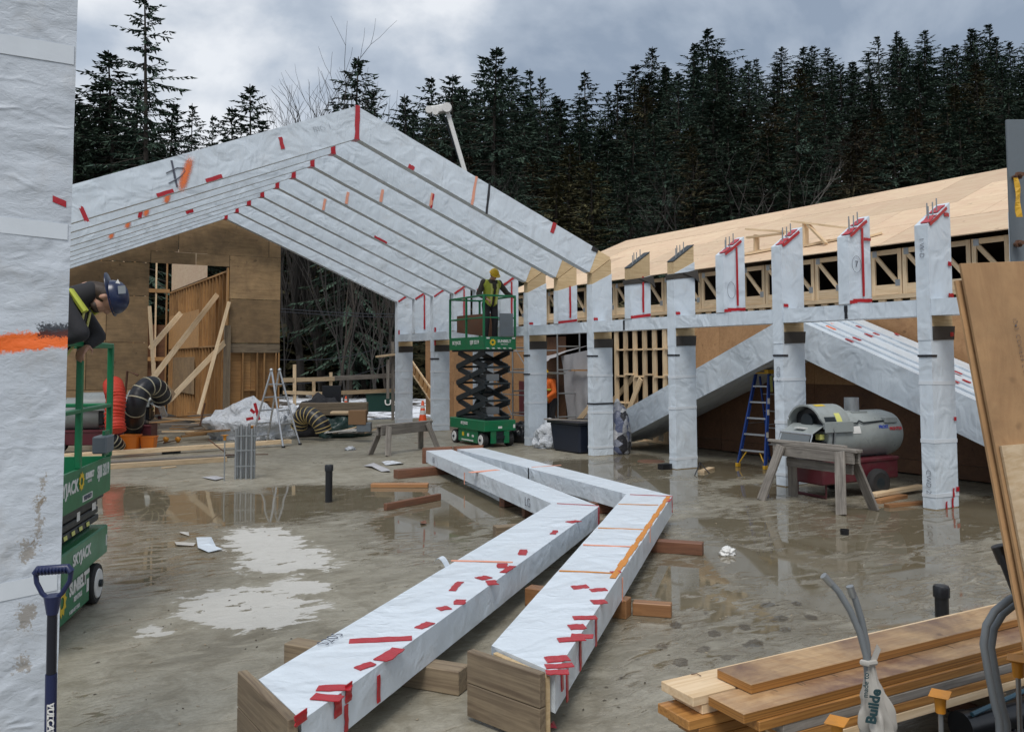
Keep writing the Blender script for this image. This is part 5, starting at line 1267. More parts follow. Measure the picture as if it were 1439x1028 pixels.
# ------------------------------------------------------------------ ladders
def step_ladder():
    """blue stepladder: local Y across the steps, front feet at x=0, rear feet at x=1.0"""
    t = thing('step_ladder', 'blue fibreglass stepladder with yellow cap standing under the stacked frames', 'ladder', (1.28, 4.34, 0), R(8))
    H, wb, wt, xt = 1.70, .29, .14, .40
    for s in (-1, 1):
        m = MB(); m.bar((0, s * wb, .02), (xt, s * wt, H), .075, .03, (0, 1, 0)); m.build('front_rail', M_blue, t, bevel=.004)
        m = MB(); m.bar((.98, s * (wb - .02), .02), (xt + .10, s * (wt - .01), H - .06), .04, .028, (0, 1, 0)); m.build('rear_rail', M_blue, t, bevel=.004)
        m = MB(); m.box(-.05, .05, s * wb - .025, s * wb + .025, 0, .07); m.build('foot', M_yel, t, bevel=.006)
        m = MB(); m.box(.94, 1.02, s * (wb - .02) - .02, s * (wb - .02) + .02, 0, .05); m.build('foot', M_blk, t, bevel=.006)
        m = MB(); m.tube([(.02, s * wb, .05), (.04, s * (wb - .10), .20), (.07, s * (wb - .16), .30)], .012, 6); m.build('foot_brace', M_yel, t)
        m = MB(); m.bar((.22, s * .235, .78), (.74, s * .22, .78), .02, .012, (0, 0, 1)); m.build('spreader', M_alu, t)
    for i in range(5):
        z = .30 + .29 * i; f = z / H; y = wb + (wt - wb) * f; x = xt * f
        m = MB(); m.box(x - .035, x + .05, -y + .01, y - .01, z - .015, z + .015); m.build('step', M_alu, t, bevel=.003)
    for i in range(4):
        z = .35 + .32 * i; f = z / H; y = (wb - .02) + (wt - wb) * f; x = .98 + (xt + .10 - .98) * f
        m = MB(); m.cyl((x, -y, z), (x, y, z), .012, n=6); m.build('rear_rung', M_alu, t)
    m = MB(); m.box(xt - .08, xt + .15, -wt - .03, wt + .03, H - .01, H + .065); m.build('top_cap', M_yel, t, bevel=.01)
    text('WERNER', .05, M_ink, t, frame((xt - .082, 0, H + .03), (0, -1, 0), (0, 0, 1)), 'lettering', bold=.002)
    m = MB(); m.box(xt - .03, xt + .05, -wt - .036, -wt - .034 + .002, H - .34, H - .05); m.build('warning_sticker', M_yelst, t)
    for z in (.55, .95, 1.15):
        f = z / H; y = wb + (wt - wb) * f; m = MB(); m.box(xt * f - .035, xt * f - .0335 + .07, -y - .0165, -y - .0155, z, z + .10); m.build('sticker', M_wht, t)
step_ladder()
def multi_ladder():
    a = G(386, 626); t = thing('folding_ladder', 'aluminium folding ladder standing in front of the white tarp heap', 'ladder', (a.x, a.y, 0), R(-50))
    H = 1.75
    for side, sx in ((0, 1), (1, -1)):
        for s in (-1, 1):
            m = MB(); m.tube([(sx * .46, s * .34, .0), (sx * .36, s * .30, .35), (sx * .03, s * .165, H - .1), (0.0, s * .16, H)], .024, 8); m.build('rail', M_alu, t)
        for i in range(5):
            z = .22 + .30 * i; f = z / H; x = sx * (.42 - .40 * f); y = .325 - .17 * f
            m = MB(); m.cyl((x, -y, z), (x, y, z), .017, n=8); m.build('rung', M_alu, t)
        for s in (-1, 1):
            m = MB(); m.box(sx * .46 - .03, sx * .46 + .03, s * .34 - .03, s * .34 + .03, 0, .04); m.build('foot', M_blk, t)
    for s in (-1, 1):
        m = MB(); m.ball((0, s * .165, H), .045, 10); m.build('hinge', M_alu, t)
multi_ladder()

# ------------------------------------------------------------------ sawhorses
def sawhorse(label, a, b, h, mat, splay=.28, beam=.14, topw=.14):
    a, b = Vector(a), Vector(b); d = (b - a).normalized(); n = Vector((-d.y, d.x, 0)); c = (a + b) / 2
    t = thing('sawhorse', label, 'sawhorse', (c.x, c.y, 0), 0, 'old wooden sawhorses'); up = Vector((0, 0, 1))
    board('top_plank', a - d * .10 + up * (h - .02), b + d * .10 + up * (h - .02), topw, .04, mat, t, bevel=.004)
    board('side_beam', a - d * .06 + up * (h - .115) + n * .055, b + d * .06 + up * (h - .115) + n * .055, .04, beam, mat, t, bevel=.004)
    board('side_beam', a - d * .06 + up * (h - .115) - n * .055, b + d * .06 + up * (h - .115) - n * .055, .04, beam, mat, t, bevel=.004)
    for e, s in ((a, 1), (b, -1)):
        for k in (-1, 1):
            board('leg', e + d * s * .12 + n * k * .10 + up * (h - .04), e - d * s * .06 + n * k * (.10 + splay) + up * .0, .14, .04, mat, t, up=n * k + Vector((0, 0, .3)), bevel=.004)
    return t, d, n
s1, d1, n1 = sawhorse('weathered sawhorse in front of the grey heater at the right', (-.95, 1.72, 0), (-.98, .50, 0), .80, M_gry, .22)
board('loose_rail', Vector((-1.02, 1.85, .815)), Vector((-.95, .62, .815)), .06, .035, M_gry, s1, bevel=.003)
board('side_beam', Vector((-.87, 1.66, .52)), Vector((-.90, .56, .52)), .04, .12, M_gry, s1, bevel=.004)
a, b = G(530, 641), G(604, 630)
s2, d2, n2 = sawhorse('dark plank sawhorse in front of the far columns at the left', (a.x + .15, a.y + .15, 0), (b.x - .1, b.y - .1, 0), .63, M_gry, .16, .22)

# ------------------------------------------------------------------ traffic cones, tub, bags, buckets
def cone(label, loc, s=1.0):
    t = thing('traffic_cone', label, 'traffic cone', loc, R(20), 'orange traffic cones')
    m = MB(); m.box(-.18 * s, .18 * s, -.18 * s, .18 * s, 0, .035 * s); m.build('base', M_cone, t, bevel=.01)
    m = MB(); m.lathe([(.135 * s, .03 * s), (.03 * s, .72 * s), (.02 * s, .73 * s)], n=20); c = m.build('cone_body', M_cone, t)
    def rr(z): return (.135 - .105 * (z - .03) / .69) * s
    for z0, z1 in ((.36, .47), (.53, .60)):
        m = MB(); m.lathe([(rr(z0) + .002, z0 * s), (rr(z1) + .002, z1 * s)], n=20); m.build('reflective_band', M_wht, c)
a = G(594, 601); cone('orange traffic cone with grey bands standing between the two far left columns', (a.x, a.y, 0), 1.08)
a = D(486, 580, 23.0); cone('orange traffic cone tipped up on the debris beside the black board', (a.x, a.y, a.z), .62)
tb = thing('black_tub', 'big black plastic tub between two wrapped columns', 'tub', (.38, 8.35, 0), R(0))
m = MB(); q = [(-.42, -.55), (.42, -.55), (.42, .55), (-.42, .55)]; m.hexa([(x * .88, y * .88, 0) for x, y in q], [(x, y, .62) for x, y in q]); m.build('tub_body', flat('blue_black_tub', (.012, .018, .035), .4), tb, bevel=.04)
m = MB()
for (x0, x1, y0, y1) in ((-.46, -.40, -.59, .59), (.40, .46, -.59, .59), (-.40, .40, -.59, -.53), (-.40, .40, .53, .59)): m.box(x0, x1, y0, y1, .60, .65)
m.build('rim', M_blkp, tb); 
tag(board('plank', (-.12, 8.95, .672), (.5, 7.55, .672), .10, .03, M_gry), 'grey plank laid across the rim of the black tub', 'plank')
def lump(name, label, cat, c, sx, sy, sz, mat, seed, amp=.25, freq=2.2, base=True, group=None, n=26, detail=.5):
    """a crumpled heap or bag: a ball pushed about by noise, flattened on the ground"""
    bm = bmesh.new(); bmesh.ops.create_icosphere(bm, subdivisions=4, radius=1.0); off = Vector((seed * 5.1, seed * 2.3, seed))
    for v in bm.verts:
        p = v.co.copy(); w = noise.noise(p * freq + off) + detail * abs(noise.noise(p * freq * 2.6 + off)) + .25 * noise.noise(p * freq * 6 + off)
        p *= 1 + amp * w
        if p.z < -.35 and base: p.z = -.35 + (p.z + .35) * .05
        v.co = Vector((p.x * sx, p.y * sy, (p.z + (.36 if base else 0)) * sz))
    me = bpy.data.meshes.new(name); bm.to_mesh(me); bm.free(); me.polygons.foreach_set('use_smooth', [True] * len(me.polygons)); me.materials.append(mat)
    o = bpy.data.objects.new(name, me); COL.objects.link(o); o.location = c; MW[o.name] = Matrix.Translation(Vector(c))
    if label: tag(o, label, cat, group)
    return o
def rubbishmat():
    t = NT('clear_bag_of_rubbish'); v = t.co((1, 1, 1)); vo = t.n.new('ShaderNodeTexVoronoi'); vo.inputs['Scale'].default_value = 7; t.l.new(v, vo.inputs['Vector'])
    c = t.ramp(vo.outputs['Color'], [(.25, (.03, .03, .035)), (.45, (.45, .46, .48)), (.6, (.10, .12, .20)), (.8, (.60, .60, .60))]); n = t.noise(v, 12, 4, .6, 1.2)
    return t.set(c, .22, t.bump(n, .9, .03))
M_rub2 = rubbishmat()
lump('rubbish_bag', 'clear plastic bag stuffed with rubbish leaning on a wrapped column', 'bag', (.78, 7.52, 0), .24, .26, .78, M_rub2, 3, .16, 2.4)
lump('rubbish_bag', 'black rubbish bag beside the wheel of the raised lift', 'bag', (.42, 10.75, 0), .30, .30, .36, M_blkp, 8, .18, 2.6)
lump('rubble_heap', 'heap of white torn packing left of the black tub', 'heap', (.35, 9.35, 0), .42, .30, .42, M_sheet, 12, .35, 3.4)

# ------------------------------------------------------------------ tarp tent in the wing doorway
tp = thing('hanging_tarp', 'grey dusty tarp hung as a tent in the dark doorway of the wing', 'tarp', (2.4, 10.9, 0))
def drape(P, name, mat, amp=.05):
    n = 12; V = []
    for j in range(n + 1):
        for i in range(n + 1):
            u, v = i / n, j / n; p = P[0].lerp(P[1], u).lerp(P[3].lerp(P[2], u), v); w = noise.noise(Vector((u * 5, v * 2, len(name)))) * amp
            V.append(p + Vector((-w, w * .5, 0)))
    m = MB(); m.add(V, [(j * (n + 1) + i, j * (n + 1) + i + 1, (j + 1) * (n + 1) + i + 1, (j + 1) * (n + 1) + i) for j in range(n) for i in range(n)]); m.smooth = True
    o = m.build(name, mat, tp, world=True); return o
def X(px, py, x): return PLN(px, py, 0, x)
drape([X(788, 500, 2.55), X(826, 492, 2.4), X(828, 588, 2.4), X(798, 588, 2.5)], 'front_flap', M_sheetdk)
drape([X(766, 508, 2.2), X(795, 494, 2.5), X(832, 484, 2.75), X(770, 498, 3.2)], 'roof_flap', M_sheetdk)
board('pole', X(800, 520, 2.35), X(830, 520, 2.3), .06, .04, M_lumdk, tp, bevel=0)
tag(board('plank', X(812, 592, 2.0), X(828, 572, 2.0), .14, .04, M_lum, None, up=(1, 0, 0)), 'pale board propped at the tarp behind the black tub', 'plank')

# ------------------------------------------------------------------ scaffold behind the raised lift
sc = thing('scaffold', 'light tube scaffold frame behind the raised scissor lift', 'scaffold', (1.9, 12.6, 0))
def T(a, b, r=.022, nm='scaffold_tube'):
    m = MB(); m.cyl(a, b, r, n=6); m.build(nm, M_galv, sc, world=True)
sx = 1.9
for y in (15.4, 13.6, 11.4):
    for x in (sx, sx + .7): T((x, y, 0), (x, y, 2.7))
    for z in (.5, 1.1, 1.7, 2.3): T((sx, y, z), (sx + .7, y, z))
for z in (.45, 1.0, 1.62, 2.2): T((sx, 15.4, z), (sx, 11.4, z), .018)
T((sx, 15.4, 2.3), (sx, 13.6, .4), .014, 'diagonal_tube'); T((sx, 13.6, 2.4), (sx, 11.4, .4), .014, 'diagonal_tube')
tag(board('plank', (1.7, 16.2, 1.64), (1.7, 10.9, 1.62), .2, .045, M_galv), 'grey scaffold plank running behind the raised lift', 'plank')
m = MB(); m.box(2.6, 2.64, 12.9, 14.4, .35, 1.35); tag(m.build('red_board', M_mar), 'dark red board behind the scaffold tubes', 'panel')

# stairs / stringer against the far sheathed wall
st = thing('stair_stringer', 'bare wooden stair flight against the plywood behind the traffic cone', 'stairs', (2.6, 18, 0))
a, b = X(578, 506, 2.5), X(612, 555, 2.5)
board('stringer', a, b, .04, .06, M_lum, st, up=(0, 0, 1), bevel=0); board('stringer', a - Vector((0, 0, .42)), b - Vector((0, 0, .42)), .04, .06, M_lum, st, up=(0, 0, 1), bevel=0)
for i in range(6):
    p = a.lerp(b, (i + .5) / 6); board('tread', p - Vector((0, .10, .05)), p + Vector((0, .02, -.40)), .3, .03, M_lumdk, st, up=(1, 0, 0), bevel=0)

# ------------------------------------------------------------------ shovel against the near post
sh = thing('shovel', 'blue D-handled shovel leaning on the near wrapped column', 'shovel', tuple(G(74, 1028, 0.25)))
d0 = 3.50
def S(px, py, dd=0.0): return D(px, py, d0 + dd)
m = MB(); m.tube([S(50, 806), S(53, 800), S(96, 797), S(100, 803)], .016, 10); m.build('grip', M_navy, sh, world=True)
for i in range(9):
    c = S(55 + 4.8 * i, 801.5 - .35 * i); m = MB(); m.tube([c - CR * .003, c + CR * .003], .0195, 10); m.build('grip_rib', M_navy, sh, world=True)
m = MB(); m.tube([S(50, 804), S(51.5, 818), S(59, 833), S(69, 842)], .010, 8); m.build('yoke_arm', M_navy, sh, world=True)
m = MB(); m.tube([S(100, 802), S(98, 816), S(88, 832), S(79, 841)], .010, 8); m.build('yoke_arm', M_navy, sh, world=True)
m = MB(); m.tube([S(74, 836), S(74, 846), S(73.5, 862)], .022, 12, True, [.034, .030, .022]); m.build('yoke', M_navy, sh, world=True)
m = MB(); m.tube([S(73.5, 860), S(72, 948)], .0195, 12); m.build('shaft', M_shaft, sh, world=True)
m = MB(); m.tube([S(72, 946), S(70, 1075)], .0225, 14); m.build('blue_sleeve', M_navy, sh, world=True)
m = MB(); m.tube([S(70, 1074), S(69, 1110)], .017, 12); m.build('socket', M_dkg, sh, world=True)
b0 = S(69, 1106); fl_ = Vector((CF.x, CF.y, 0)).normalized(); rt = Vector((CR.x, CR.y, 0)).normalized()
m = MB(); V = []; 
for j in range(6):
    z = b0.z - (b0.z - .01) * j / 5; w = .11 * (1 - .55 * max(0, j - 3) / 2)
    V += [Vector((b0.x, b0.y, z)) - fl_ * (.10 * j / 5) + rt * k * w + fl_ * .02 * (1 - k * k) for k in (-1, -.5, 0, .5, 1)]
m.add(V, [(j * 5 + i, j * 5 + i + 1, j * 5 + i + 6, j * 5 + i + 5) for j in range(5) for i in range(4)]); m.smooth = True; m.build('blade', M_dkg, sh, world=True)
text('VULCAN', .036, M_wht, sh, MW[sh.name].inverted() @ frame(S(70.8, 1012, -.0235), -CU, CR), 'lettering', bold=.001)
m = MB()
for a_, b_ in (((66.3, 990), (75, 990)), ((66.3, 990), (65.9, 1032)), ((75, 990), (74.6, 1032))):
    p, q = S(*a_, -.0235), S(*b_, -.0235); m.bar(p, q, .002, .002, CF)
m.build('label_border', M_wht, sh, world=True)

# ------------------------------------------------------------------ right foreground: laminated lumber stack
AN = R(-4.0); ex, ey = Vector((math.cos(AN), math.sin(AN), 0)), Vector((-math.sin(AN), math.cos(AN), 0))
O = Vector((-7.40, -3.54, 0))
def plank(label, x0, x1, yoff, ztop, w=.235, t=.0445, mat=None, nm='lumber_plank', rot=0.0):
    e1 = ex * math.cos(rot) + ey * math.sin(rot); e2 = -ex * math.sin(rot) + ey * math.cos(rot)
    p = O + ex * x0 + ey * (yoff - w / 2) + Vector((0, 0, ztop - t / 2))
    o = board(nm, p, p + e1 * (x1 - x0), w, t, mat or M_lvl, None, bevel=.003)
    return tag(o, label, 'lumber', 'planks in the lumber stack')
plank('top plank of the lumber stack, brown stained face with a dark end', 0.0, 4.2, 0.0, .452, .232, .0445, M_lvltop, rot=R(1.0))
plank('pale new plank at the rear of the stack, just under the stained top plank', -.26, 4.0, .105, .405, .235, .0445, M_lum, rot=R(1.2))
plank('front plank of the second layer, its face crossed by dark lines', -.18, 4.3, -.145, .405, .235, .0445, M_lvltop, rot=R(.6))
plank('second front plank down in the lumber stack, orange laminated edge', -.10, 4.3, -.155, .359, .235, .0445, M_lvl, rot=R(.4))
plank('short pale spacer plank at the rear of the third layer', -.20, 3.5, .10, .359, .225, .0445, M_lum)
plank('orange plank sticking out farthest left, third from the top at the rear', -.30, 4.1, .085, .313, .235, .0445, M_lvl)
plank('grey weathered plank at the front, third from the bottom', .05, 4.2, -.150, .313, .235, .0445, M_gry)
plank('orange laminated plank at the front, second from the bottom', .10, 4.2, -.150, .267, .235, .0445, M_lvl)
plank('laminated plank at the rear with stamped end, second from the bottom', -.24, 4.1, .085, .267, .235, .0445, M_lvl)
plank('pale bottom plank at the front of the stack', .16, 4.2, -.150, .221, .235, .0445, M_lum)
plank('dark bottom plank at the rear of the stack', -.18, 4.1, .085, .221, .235, .0445, M_lvl)
for i, x in enumerate((.30, 1.6, 3.2)):
    for j in range(2):
        p = O + ex * x + ey * .22 + Vector((0, 0, .045 + .088 * j)); tag(board('bearer_block', p, p - ey * .62, .088, .087, M_brn if j else M_ced), ('lower ' if j == 0 else 'upper ') + ('bearer block under the left end of the lumber stack', 'bearer block under the middle of the lumber stack', 'bearer block under the right part of the lumber stack')[i], 'timber', 'bearers under the lumber stack')
for i, x in enumerate((.12, .30, .34, .52, .78, .83, 1.10, 1.42)):
    p = O + ex * x + ey * (-.155) + Vector((0, 0, .4062)); a_ = ey * .105 + ex * .02 * ((i % 3) - 1); q_ = ex * .0022
    m = MB(); m.prism([p - a_ - q_, p - a_ + q_, p + a_ + q_, p + a_ - q_], (0, 0, .0006)); mk = m.build('saw_line', M_brn, None); own = [o for o in COL.objects if o.get('label', '').startswith('front plank of the second layer')][0]
    mk.parent = own; mk.matrix_basis = MW[own.name].inverted()
# nail
nl = MB(); p = O + ex * -.08 + ey * .10 + Vector((0, 0, .408)); nl.tube([p, p + ex * .02 + ey * -.02 + Vector((0, 0, .006)), p + ex * .02 + ey * -.05 + Vector((0, 0, .004))], .0022, 5); tag(nl.build('bent_nail', M_rust), 'bent rusty nail lying on the end of the pale plank', 'nail')

# conduits tied with a printed bag
cd = thing('conduit_stubs', 'pair of grey conduits rising from the slab, tied with a printed plastic bag', 'conduit', tuple(G(1215, 1028, .12)))
d0 = 3.45
def S2(px, py, dd=0.0): return D(px, py, d0 + dd)
m = MB(); m.tube([S2(1217, 1195), S2(1219, 1028), S2(1220, 960), S2(1217, 920), S2(1208, 888), S2(1195, 858), S2(1178, 830), S2(1160, 811)], .0135, 10); m.build('conduit', M_cond, cd, world=True)
m = MB(); m.tube([S2(1227, 1188, .03), S2(1224, 1028, .03), S2(1222, 950, .03), S2(1218, 905, .03), S2(1210, 868, .03), S2(1202, 842, .03), S2(1195, 826, .03)], .0135, 10); m.build('conduit', M_cond, cd, world=True)
for a_, b_ in (((1168, 820, 0), (1157, 808, 0)), ((1199, 838, .03), (1194, 823, .03))):
    m = MB(); m.tube([S2(*a_), S2(*b_)], .0155, 10); m.build('taped_end', M_galv, cd, world=True)
def bagmesh():
    n, k = 18, 40; V = []
    for j in range(n + 1):
        t = j / n; cy = 932 + (1028 - 932) * t * 1.02; hw = 6 + 17 * smooth(.0, .9, t); cx = 1221 + 15 * t
        for i in range(k):
            a = 2 * math.pi * i / k; w = 1 + .20 * math.sin(5 * a + 5 * t) + .14 * math.sin(9 * a - 3 * t) + .25 * noise.noise(Vector((math.cos(a), math.sin(a), t * 3)) * 2)
            V.append(S2(cx + hw * math.cos(a) * w, cy, .0) + CF * (hw * .0022 * math.sin(a) * w))
    F = [(j * k + i, j * k + (i + 1) % k, (j + 1) * k + (i + 1) % k, (j + 1) * k + i) for j in range(n) for i in range(k)]
    m = MB(); m.add(V, F); m.smooth = True; o = m.build('plastic_bag', M_bagw, cd, world=True, sharp=70); return o
bagmesh()
m = MB(); m.tube([S2(1211, 930), S2(1220, 932, -.03), S2(1230, 930)], .012, 8); m.build('bag_knot', M_bagw, cd, world=True)
m = MB(); V = [S2(1222, 932), S2(1233, 905), S2(1238, 912), S2(1232, 928), S2(1228, 934)]; m.prism(V, CF * .006); m.build('bag_ear', M_bagw, cd, world=True)
text('Builde', .056, M_inkb, cd, MW[cd.name].inverted() @ frame(S2(1228, 992, -.062), CU * .98 + CR * .16, -CR), 'lettering', bold=.002)
text('made to', .03, M_inkb, cd, MW[cd.name].inverted() @ frame(S2(1217, 962, -.045), CU * .98 + CR * .05, -CR), 'lettering')
# looped conduits at the right edge
for i, (off, lab) in enumerate(((0, 'outer grey conduit loop bending out of the slab at the right edge'), (12, 'inner grey conduit loop at the right edge, beside the outer one'))):
    m = MB(); m.tube([D(p[0] + off * .9, p[1] + off * .35, 3.3 + .05 * i) for p in ((1409, 1224), (1408, 1100), (1404, 1010), (1398, 990), (1388, 940), (1382, 905), (1386, 878), (1398, 858), (1418, 842), (1445, 830), (1500, 826))], .0145, 10)
    tag(m.build('conduit_loop', M_cond), lab, 'conduit', 'conduit loops')
# dark plastic pipe leaning at the plywood
m = MB(); m.tube([D(1404, 767, 3.25), D(1450, 880, 3.15), D(1500, 1000, 3.05), D(1600, 1270, 3.0)], .022, 12); lp = tag(m.build('leaning_pipe', M_blkp), 'dark grey plastic pipe leaning by the plywood sheet at the right edge', 'pipe')
m = MB(); m.tube([D(1403, 766, 3.25), D(1413, 790, 3.24)], .0275, 12); m.build('coupling', M_blkp, lp)
# capped pipe stub and lying pipes
def stub(label, px, py, d, ztop, cap=True):
    o = G(px, py); t = thing('pipe_stub', label, 'pipe', (o.x, o.y, 0), 0, 'black pipe stubs rising from the slab')
    m = MB(); m.cyl((0, 0, 0), (0, 0, ztop), d / 2, n=18); m.build('pipe', M_blkp, t)
    m = MB(); m.lathe([(d * .5, ztop - .07), (d * .60, ztop - .07), (d * .60, ztop + .0), (d * .52, ztop + .015), (.01, ztop + .02)], n=18); m.build('cap', M_blkp, t, sharp=30)
stub('short black capped pipe stub just behind the lumber stack', 1324, 866, .10, .22)
stub('tall black capped pipe stub standing alone on the slab at left', 462, 705, .10, .50)
a = thing('lying_pipe', 'black muddy pipe end lying on the gravel at the bottom right', 'pipe', tuple(G(1390, 1015, .06)))
p, q = G(1350, 1020, .08), G(1432, 1000, .08)
m = MB(); m.tube([p, q, q + (q - p) * 1.2], .070, 20); m.build('pipe', M_blkp, a, world=True)
m = MB(); m.tube([p - (q - p).normalized() * .004, p + (q - p).normalized() * .05], .076, 20); m.build('collar', M_blkp, a, world=True)
p, q = G(1366, 1003, .155), G(1448, 966, .20)
m = MB(); m.tube([p, q, q + (q - p)], .012, 8); tag(m.build('teal_pipe', flat('teal_pipe_plastic', (.03, .09, .13), .4)), 'thin dark blue pipe lying over the black pipe at the bottom right', 'pipe')
for i in range(3):
    p = G(1425 + 5 * i, 985 + 9 * i, .03); m = MB(); m.tube([p, p + Vector((.3, .02 * i - .02, .02)), p + Vector((.7, -.05, .0))], .022, 8); tag(m.build('clay_pipe', M_ced), ('uppermost', 'middle', 'lowest')[i] + ' of three reddish pipes at the bottom right corner', 'pipe', 'reddish pipes in the corner')
# rebar with safety caps
def rebar_cap(label, px, py, dist, zb=0.0, sz=1.0, mat=None):
    o = D(px, py, dist); t = thing('capped_rebar', label, 'rebar', (o.x, o.y, zb), R(25), 'steel bars with orange safety caps'); h = o.z - zb
    m = MB(); m.cyl((0, 0, 0), (0, 0, h), .010 * sz, n=8); m.build('bar', M_galv, t)
    m = MB(); m.hexa([(-.034 * sz, -.026 * sz, h), (.034 * sz, -.026 * sz, h), (.034 * sz, .026 * sz, h), (-.034 * sz, .026 * sz, h)], [(-.054 * sz, -.042 * sz, h + .012), (.054 * sz, -.042 * sz, h + .012), (.054 * sz, .042 * sz, h + .012), (-.054 * sz, .042 * sz, h + .012)]); c = m.build('cap', mat or M_ordk, t, bevel=.004)
    m = MB(); m.cyl((0, 0, h - .065 * sz), (0, 0, h), .020 * sz, .024 * sz, n=12); m.build('cap_socket', mat or M_ordk, c)
rebar_cap('bar with a square amber cap right of the printed bag', 1321, 978, 3.55)
rebar_cap('bar with an amber cap at the right edge behind the conduit loop', 1430, 928, 3.55)
rebar_cap('bar with an amber cap low at the bottom edge, left of the printed bag', 1176, 1016, 3.4)

# leaning plywood, grey steel column with ribbon
lw = thing('leaning_plywood', 'tall plywood sheet leaning at the right edge, with a raw lower patch', 'plywood', tuple(D(1455, 900, 3.1)))
tl, bl = D(1350, 370, 3.30), D(1452, 905, 3.02)
dwn = (bl - tl).normalized(); L = 2.44; rgt = (CR * .985 + CF * .17); rgt = (rgt - dwn * rgt.dot(dwn)).normalized(); nn = rgt.cross(dwn).normalized()
if nn.dot(CAMP - tl) < 0: nn = -nn
tz = (tl.z + .0) / -dwn.z
def sheet(a0, w, l0, l1, off, mat, th=.013, nm='plywood_sheet'):
    p = tl + rgt * a0 + nn * off; q = [p + dwn * l0, p + rgt * w + dwn * l0, p + rgt * w + dwn * l1, p + dwn * l1]
    m = MB(); m.prism(q, -nn * th); return m.build(nm, mat, lw, world=True, bevel=.001)
L = min(2.44, tz)
sheet(0, 1.0, 0, L, 0, M_plyleft)
sheet(-.012, 1.0, .06, L, -.030, M_plyleft)
sheet(.012, .95, .70, L, .016, M_lum, nm='raw_patch_sheet')
def letters(s, l, a, sz): return text(s, sz, M_ink, lw, MW[lw.name].inverted() @ frame(tl + rgt * a + dwn * l + nn * .004, dwn, -rgt), 'stamp_lettering', bold=-.001, depth=.0006)
letters('1243  CONIFER CANPLY', .36, .185, .026); letters('2023  1 NOV', .66, .235, .026); letters('2L', .63, .30, .03)
gs = thing('grey_steel_column', 'grey primed steel column with rusty bolts and a yellow ribbon at the right edge', 'column', tuple(D(1470, 900, 3.75)))
gx, gf = rt, fl_
o = D(1419, 300, 3.75); base = Vector((o.x, o.y, 0))
m = MB(); q = [base, base + gx * .32, base + gx * .32 + gf * .012, base + gf * .012]; top = D(1417, 166, 3.75).z
m.hexa(q, [v + Vector((0, 0, top)) for v in q]); m.build('flange', M_stl, gs, world=True, bevel=.002)
m = MB(); q = [base + gx * .154 + gf * .013, base + gx * .166 + gf * .013, base + gx * .166 + gf * .25, base + gx * .154 + gf * .25]; m.hexa(q, [v + Vector((0, 0, top - .002)) for v in q]); m.build('web', M_stl, gs, world=True)
for py in (248, 343):
    b = D(1428, py, 3.735); m = MB(); m.tube([b + gf * .02, b - gf * .05 - gx * .0], .009, 8); m.build('bolt', M_rust, gs, world=True); m = MB(); m.tube([b - gf * .012, b - gf * .026], .017, 6); m.build('nut', M_rust, gs, world=True)
b = D(1427, 250, 3.68); m = MB(); V = []
for j in range(9):
    t = j / 8; c = b + Vector((0, 0, -.17 * t)) + gx * (.012 * t + .004 * math.sin(6 * t)); w = .009 + .006 * t * (1 - .5 * t); V += [c - gx * w + gf * .004 * math.sin(9 * t), c + gx * w - gf * .004 * math.sin(9 * t)]
m.add(V + [v - gf * .002 for v in V], [(2 * j, 2 * j + 1, 2 * j + 3, 2 * j + 2) for j in range(8)] + [(18 + 2 * j + 1, 18 + 2 * j, 18 + 2 * j + 2, 18 + 2 * j + 3) for j in range(8)]); m.build('ribbon', M_yel, gs, world=True)
# ------------------------------------------------------------------ mid-ground clutter at the left and centre
# long form boards lying in front of the heaters
def lay(label, a, b, w, t, mat, z=0.0, cat='lumber', grp=None):
    a, b = Vector(a), Vector(b); o = board('plank', (a.x, a.y, z + t / 2), (b.x, b.y, z + t / 2), w, t, mat, None, bevel=.003); return tag(o, label, cat, grp)
lay('rear one of two long pale planks lying raised before the heaters', G(90, 648), G(408, 626), .14, .09, M_lum, .06)
lay('front one of two long pale planks lying before the heaters', G(130, 660), G(318, 648), .14, .09, M_lum, 0)
lay('flat grey board lying between the two long planks', G(150, 651), G(330, 641), .24, .03, M_gry, .015)
o = G(238, 637); tag(board('black_block', (o.x - .15, o.y, .06), (o.x + .22, o.y, .06), .1, .12, M_blkp), 'small black block under the raised long plank', 'block')
lay('short pale offcut lying on the slab below the long planks', G(228, 658), G(247, 656), .07, .02, M_lum)
# orange bins
def bin_(label, px, py, s):
    o = G(px, py + 3); t = thing('orange_bin', label, 'bin', (o.x, o.y, 0), R(-30), 'orange plastic bins by the heaters')
    q = [(-.17, -.13), (.17, -.13), (.17, .13), (-.17, .13)]; m = MB(); m.hexa([(x * .8 * s, y * .8 * s, 0) for x, y in q], [(x * s, y * s, .36 * s) for x, y in q]); m.build('bin_body', M_orp, t, bevel=.012)
    m = MB(); m.hexa([(x * 1.06 * s, y * 1.06 * s, .335 * s) for x, y in q], [(x * 1.06 * s, y * 1.06 * s, .365 * s) for x, y in q]); m.build('rim', M_orp, t, bevel=.006)
bin_('taller orange plastic bin below the striped duct', 184, 632, 1.05); bin_('shorter orange plastic bin right of the taller one', 209, 631, .92)
for i, (px, py) in enumerate(((230, 622), (247, 622))):
    o = G(px, py); t = thing('capped_rebar', ('left' if i == 0 else 'right') + ' one of two small orange capped bars lying right of the orange bins', 'rebar', (o.x, o.y, .06), 0, 'steel bars with orange safety caps'); m = MB(); m.lathe([(.02, 0), (.07, .02), (.07, .07), (.03, .12)], axis=(1, .3, .3)); m.build('cap', M_ordk, t); m = MB(); m.cyl((-.3, -.1, -.04), (0, 0, 0), .014, n=6); m.build('bar', M_rust, t)
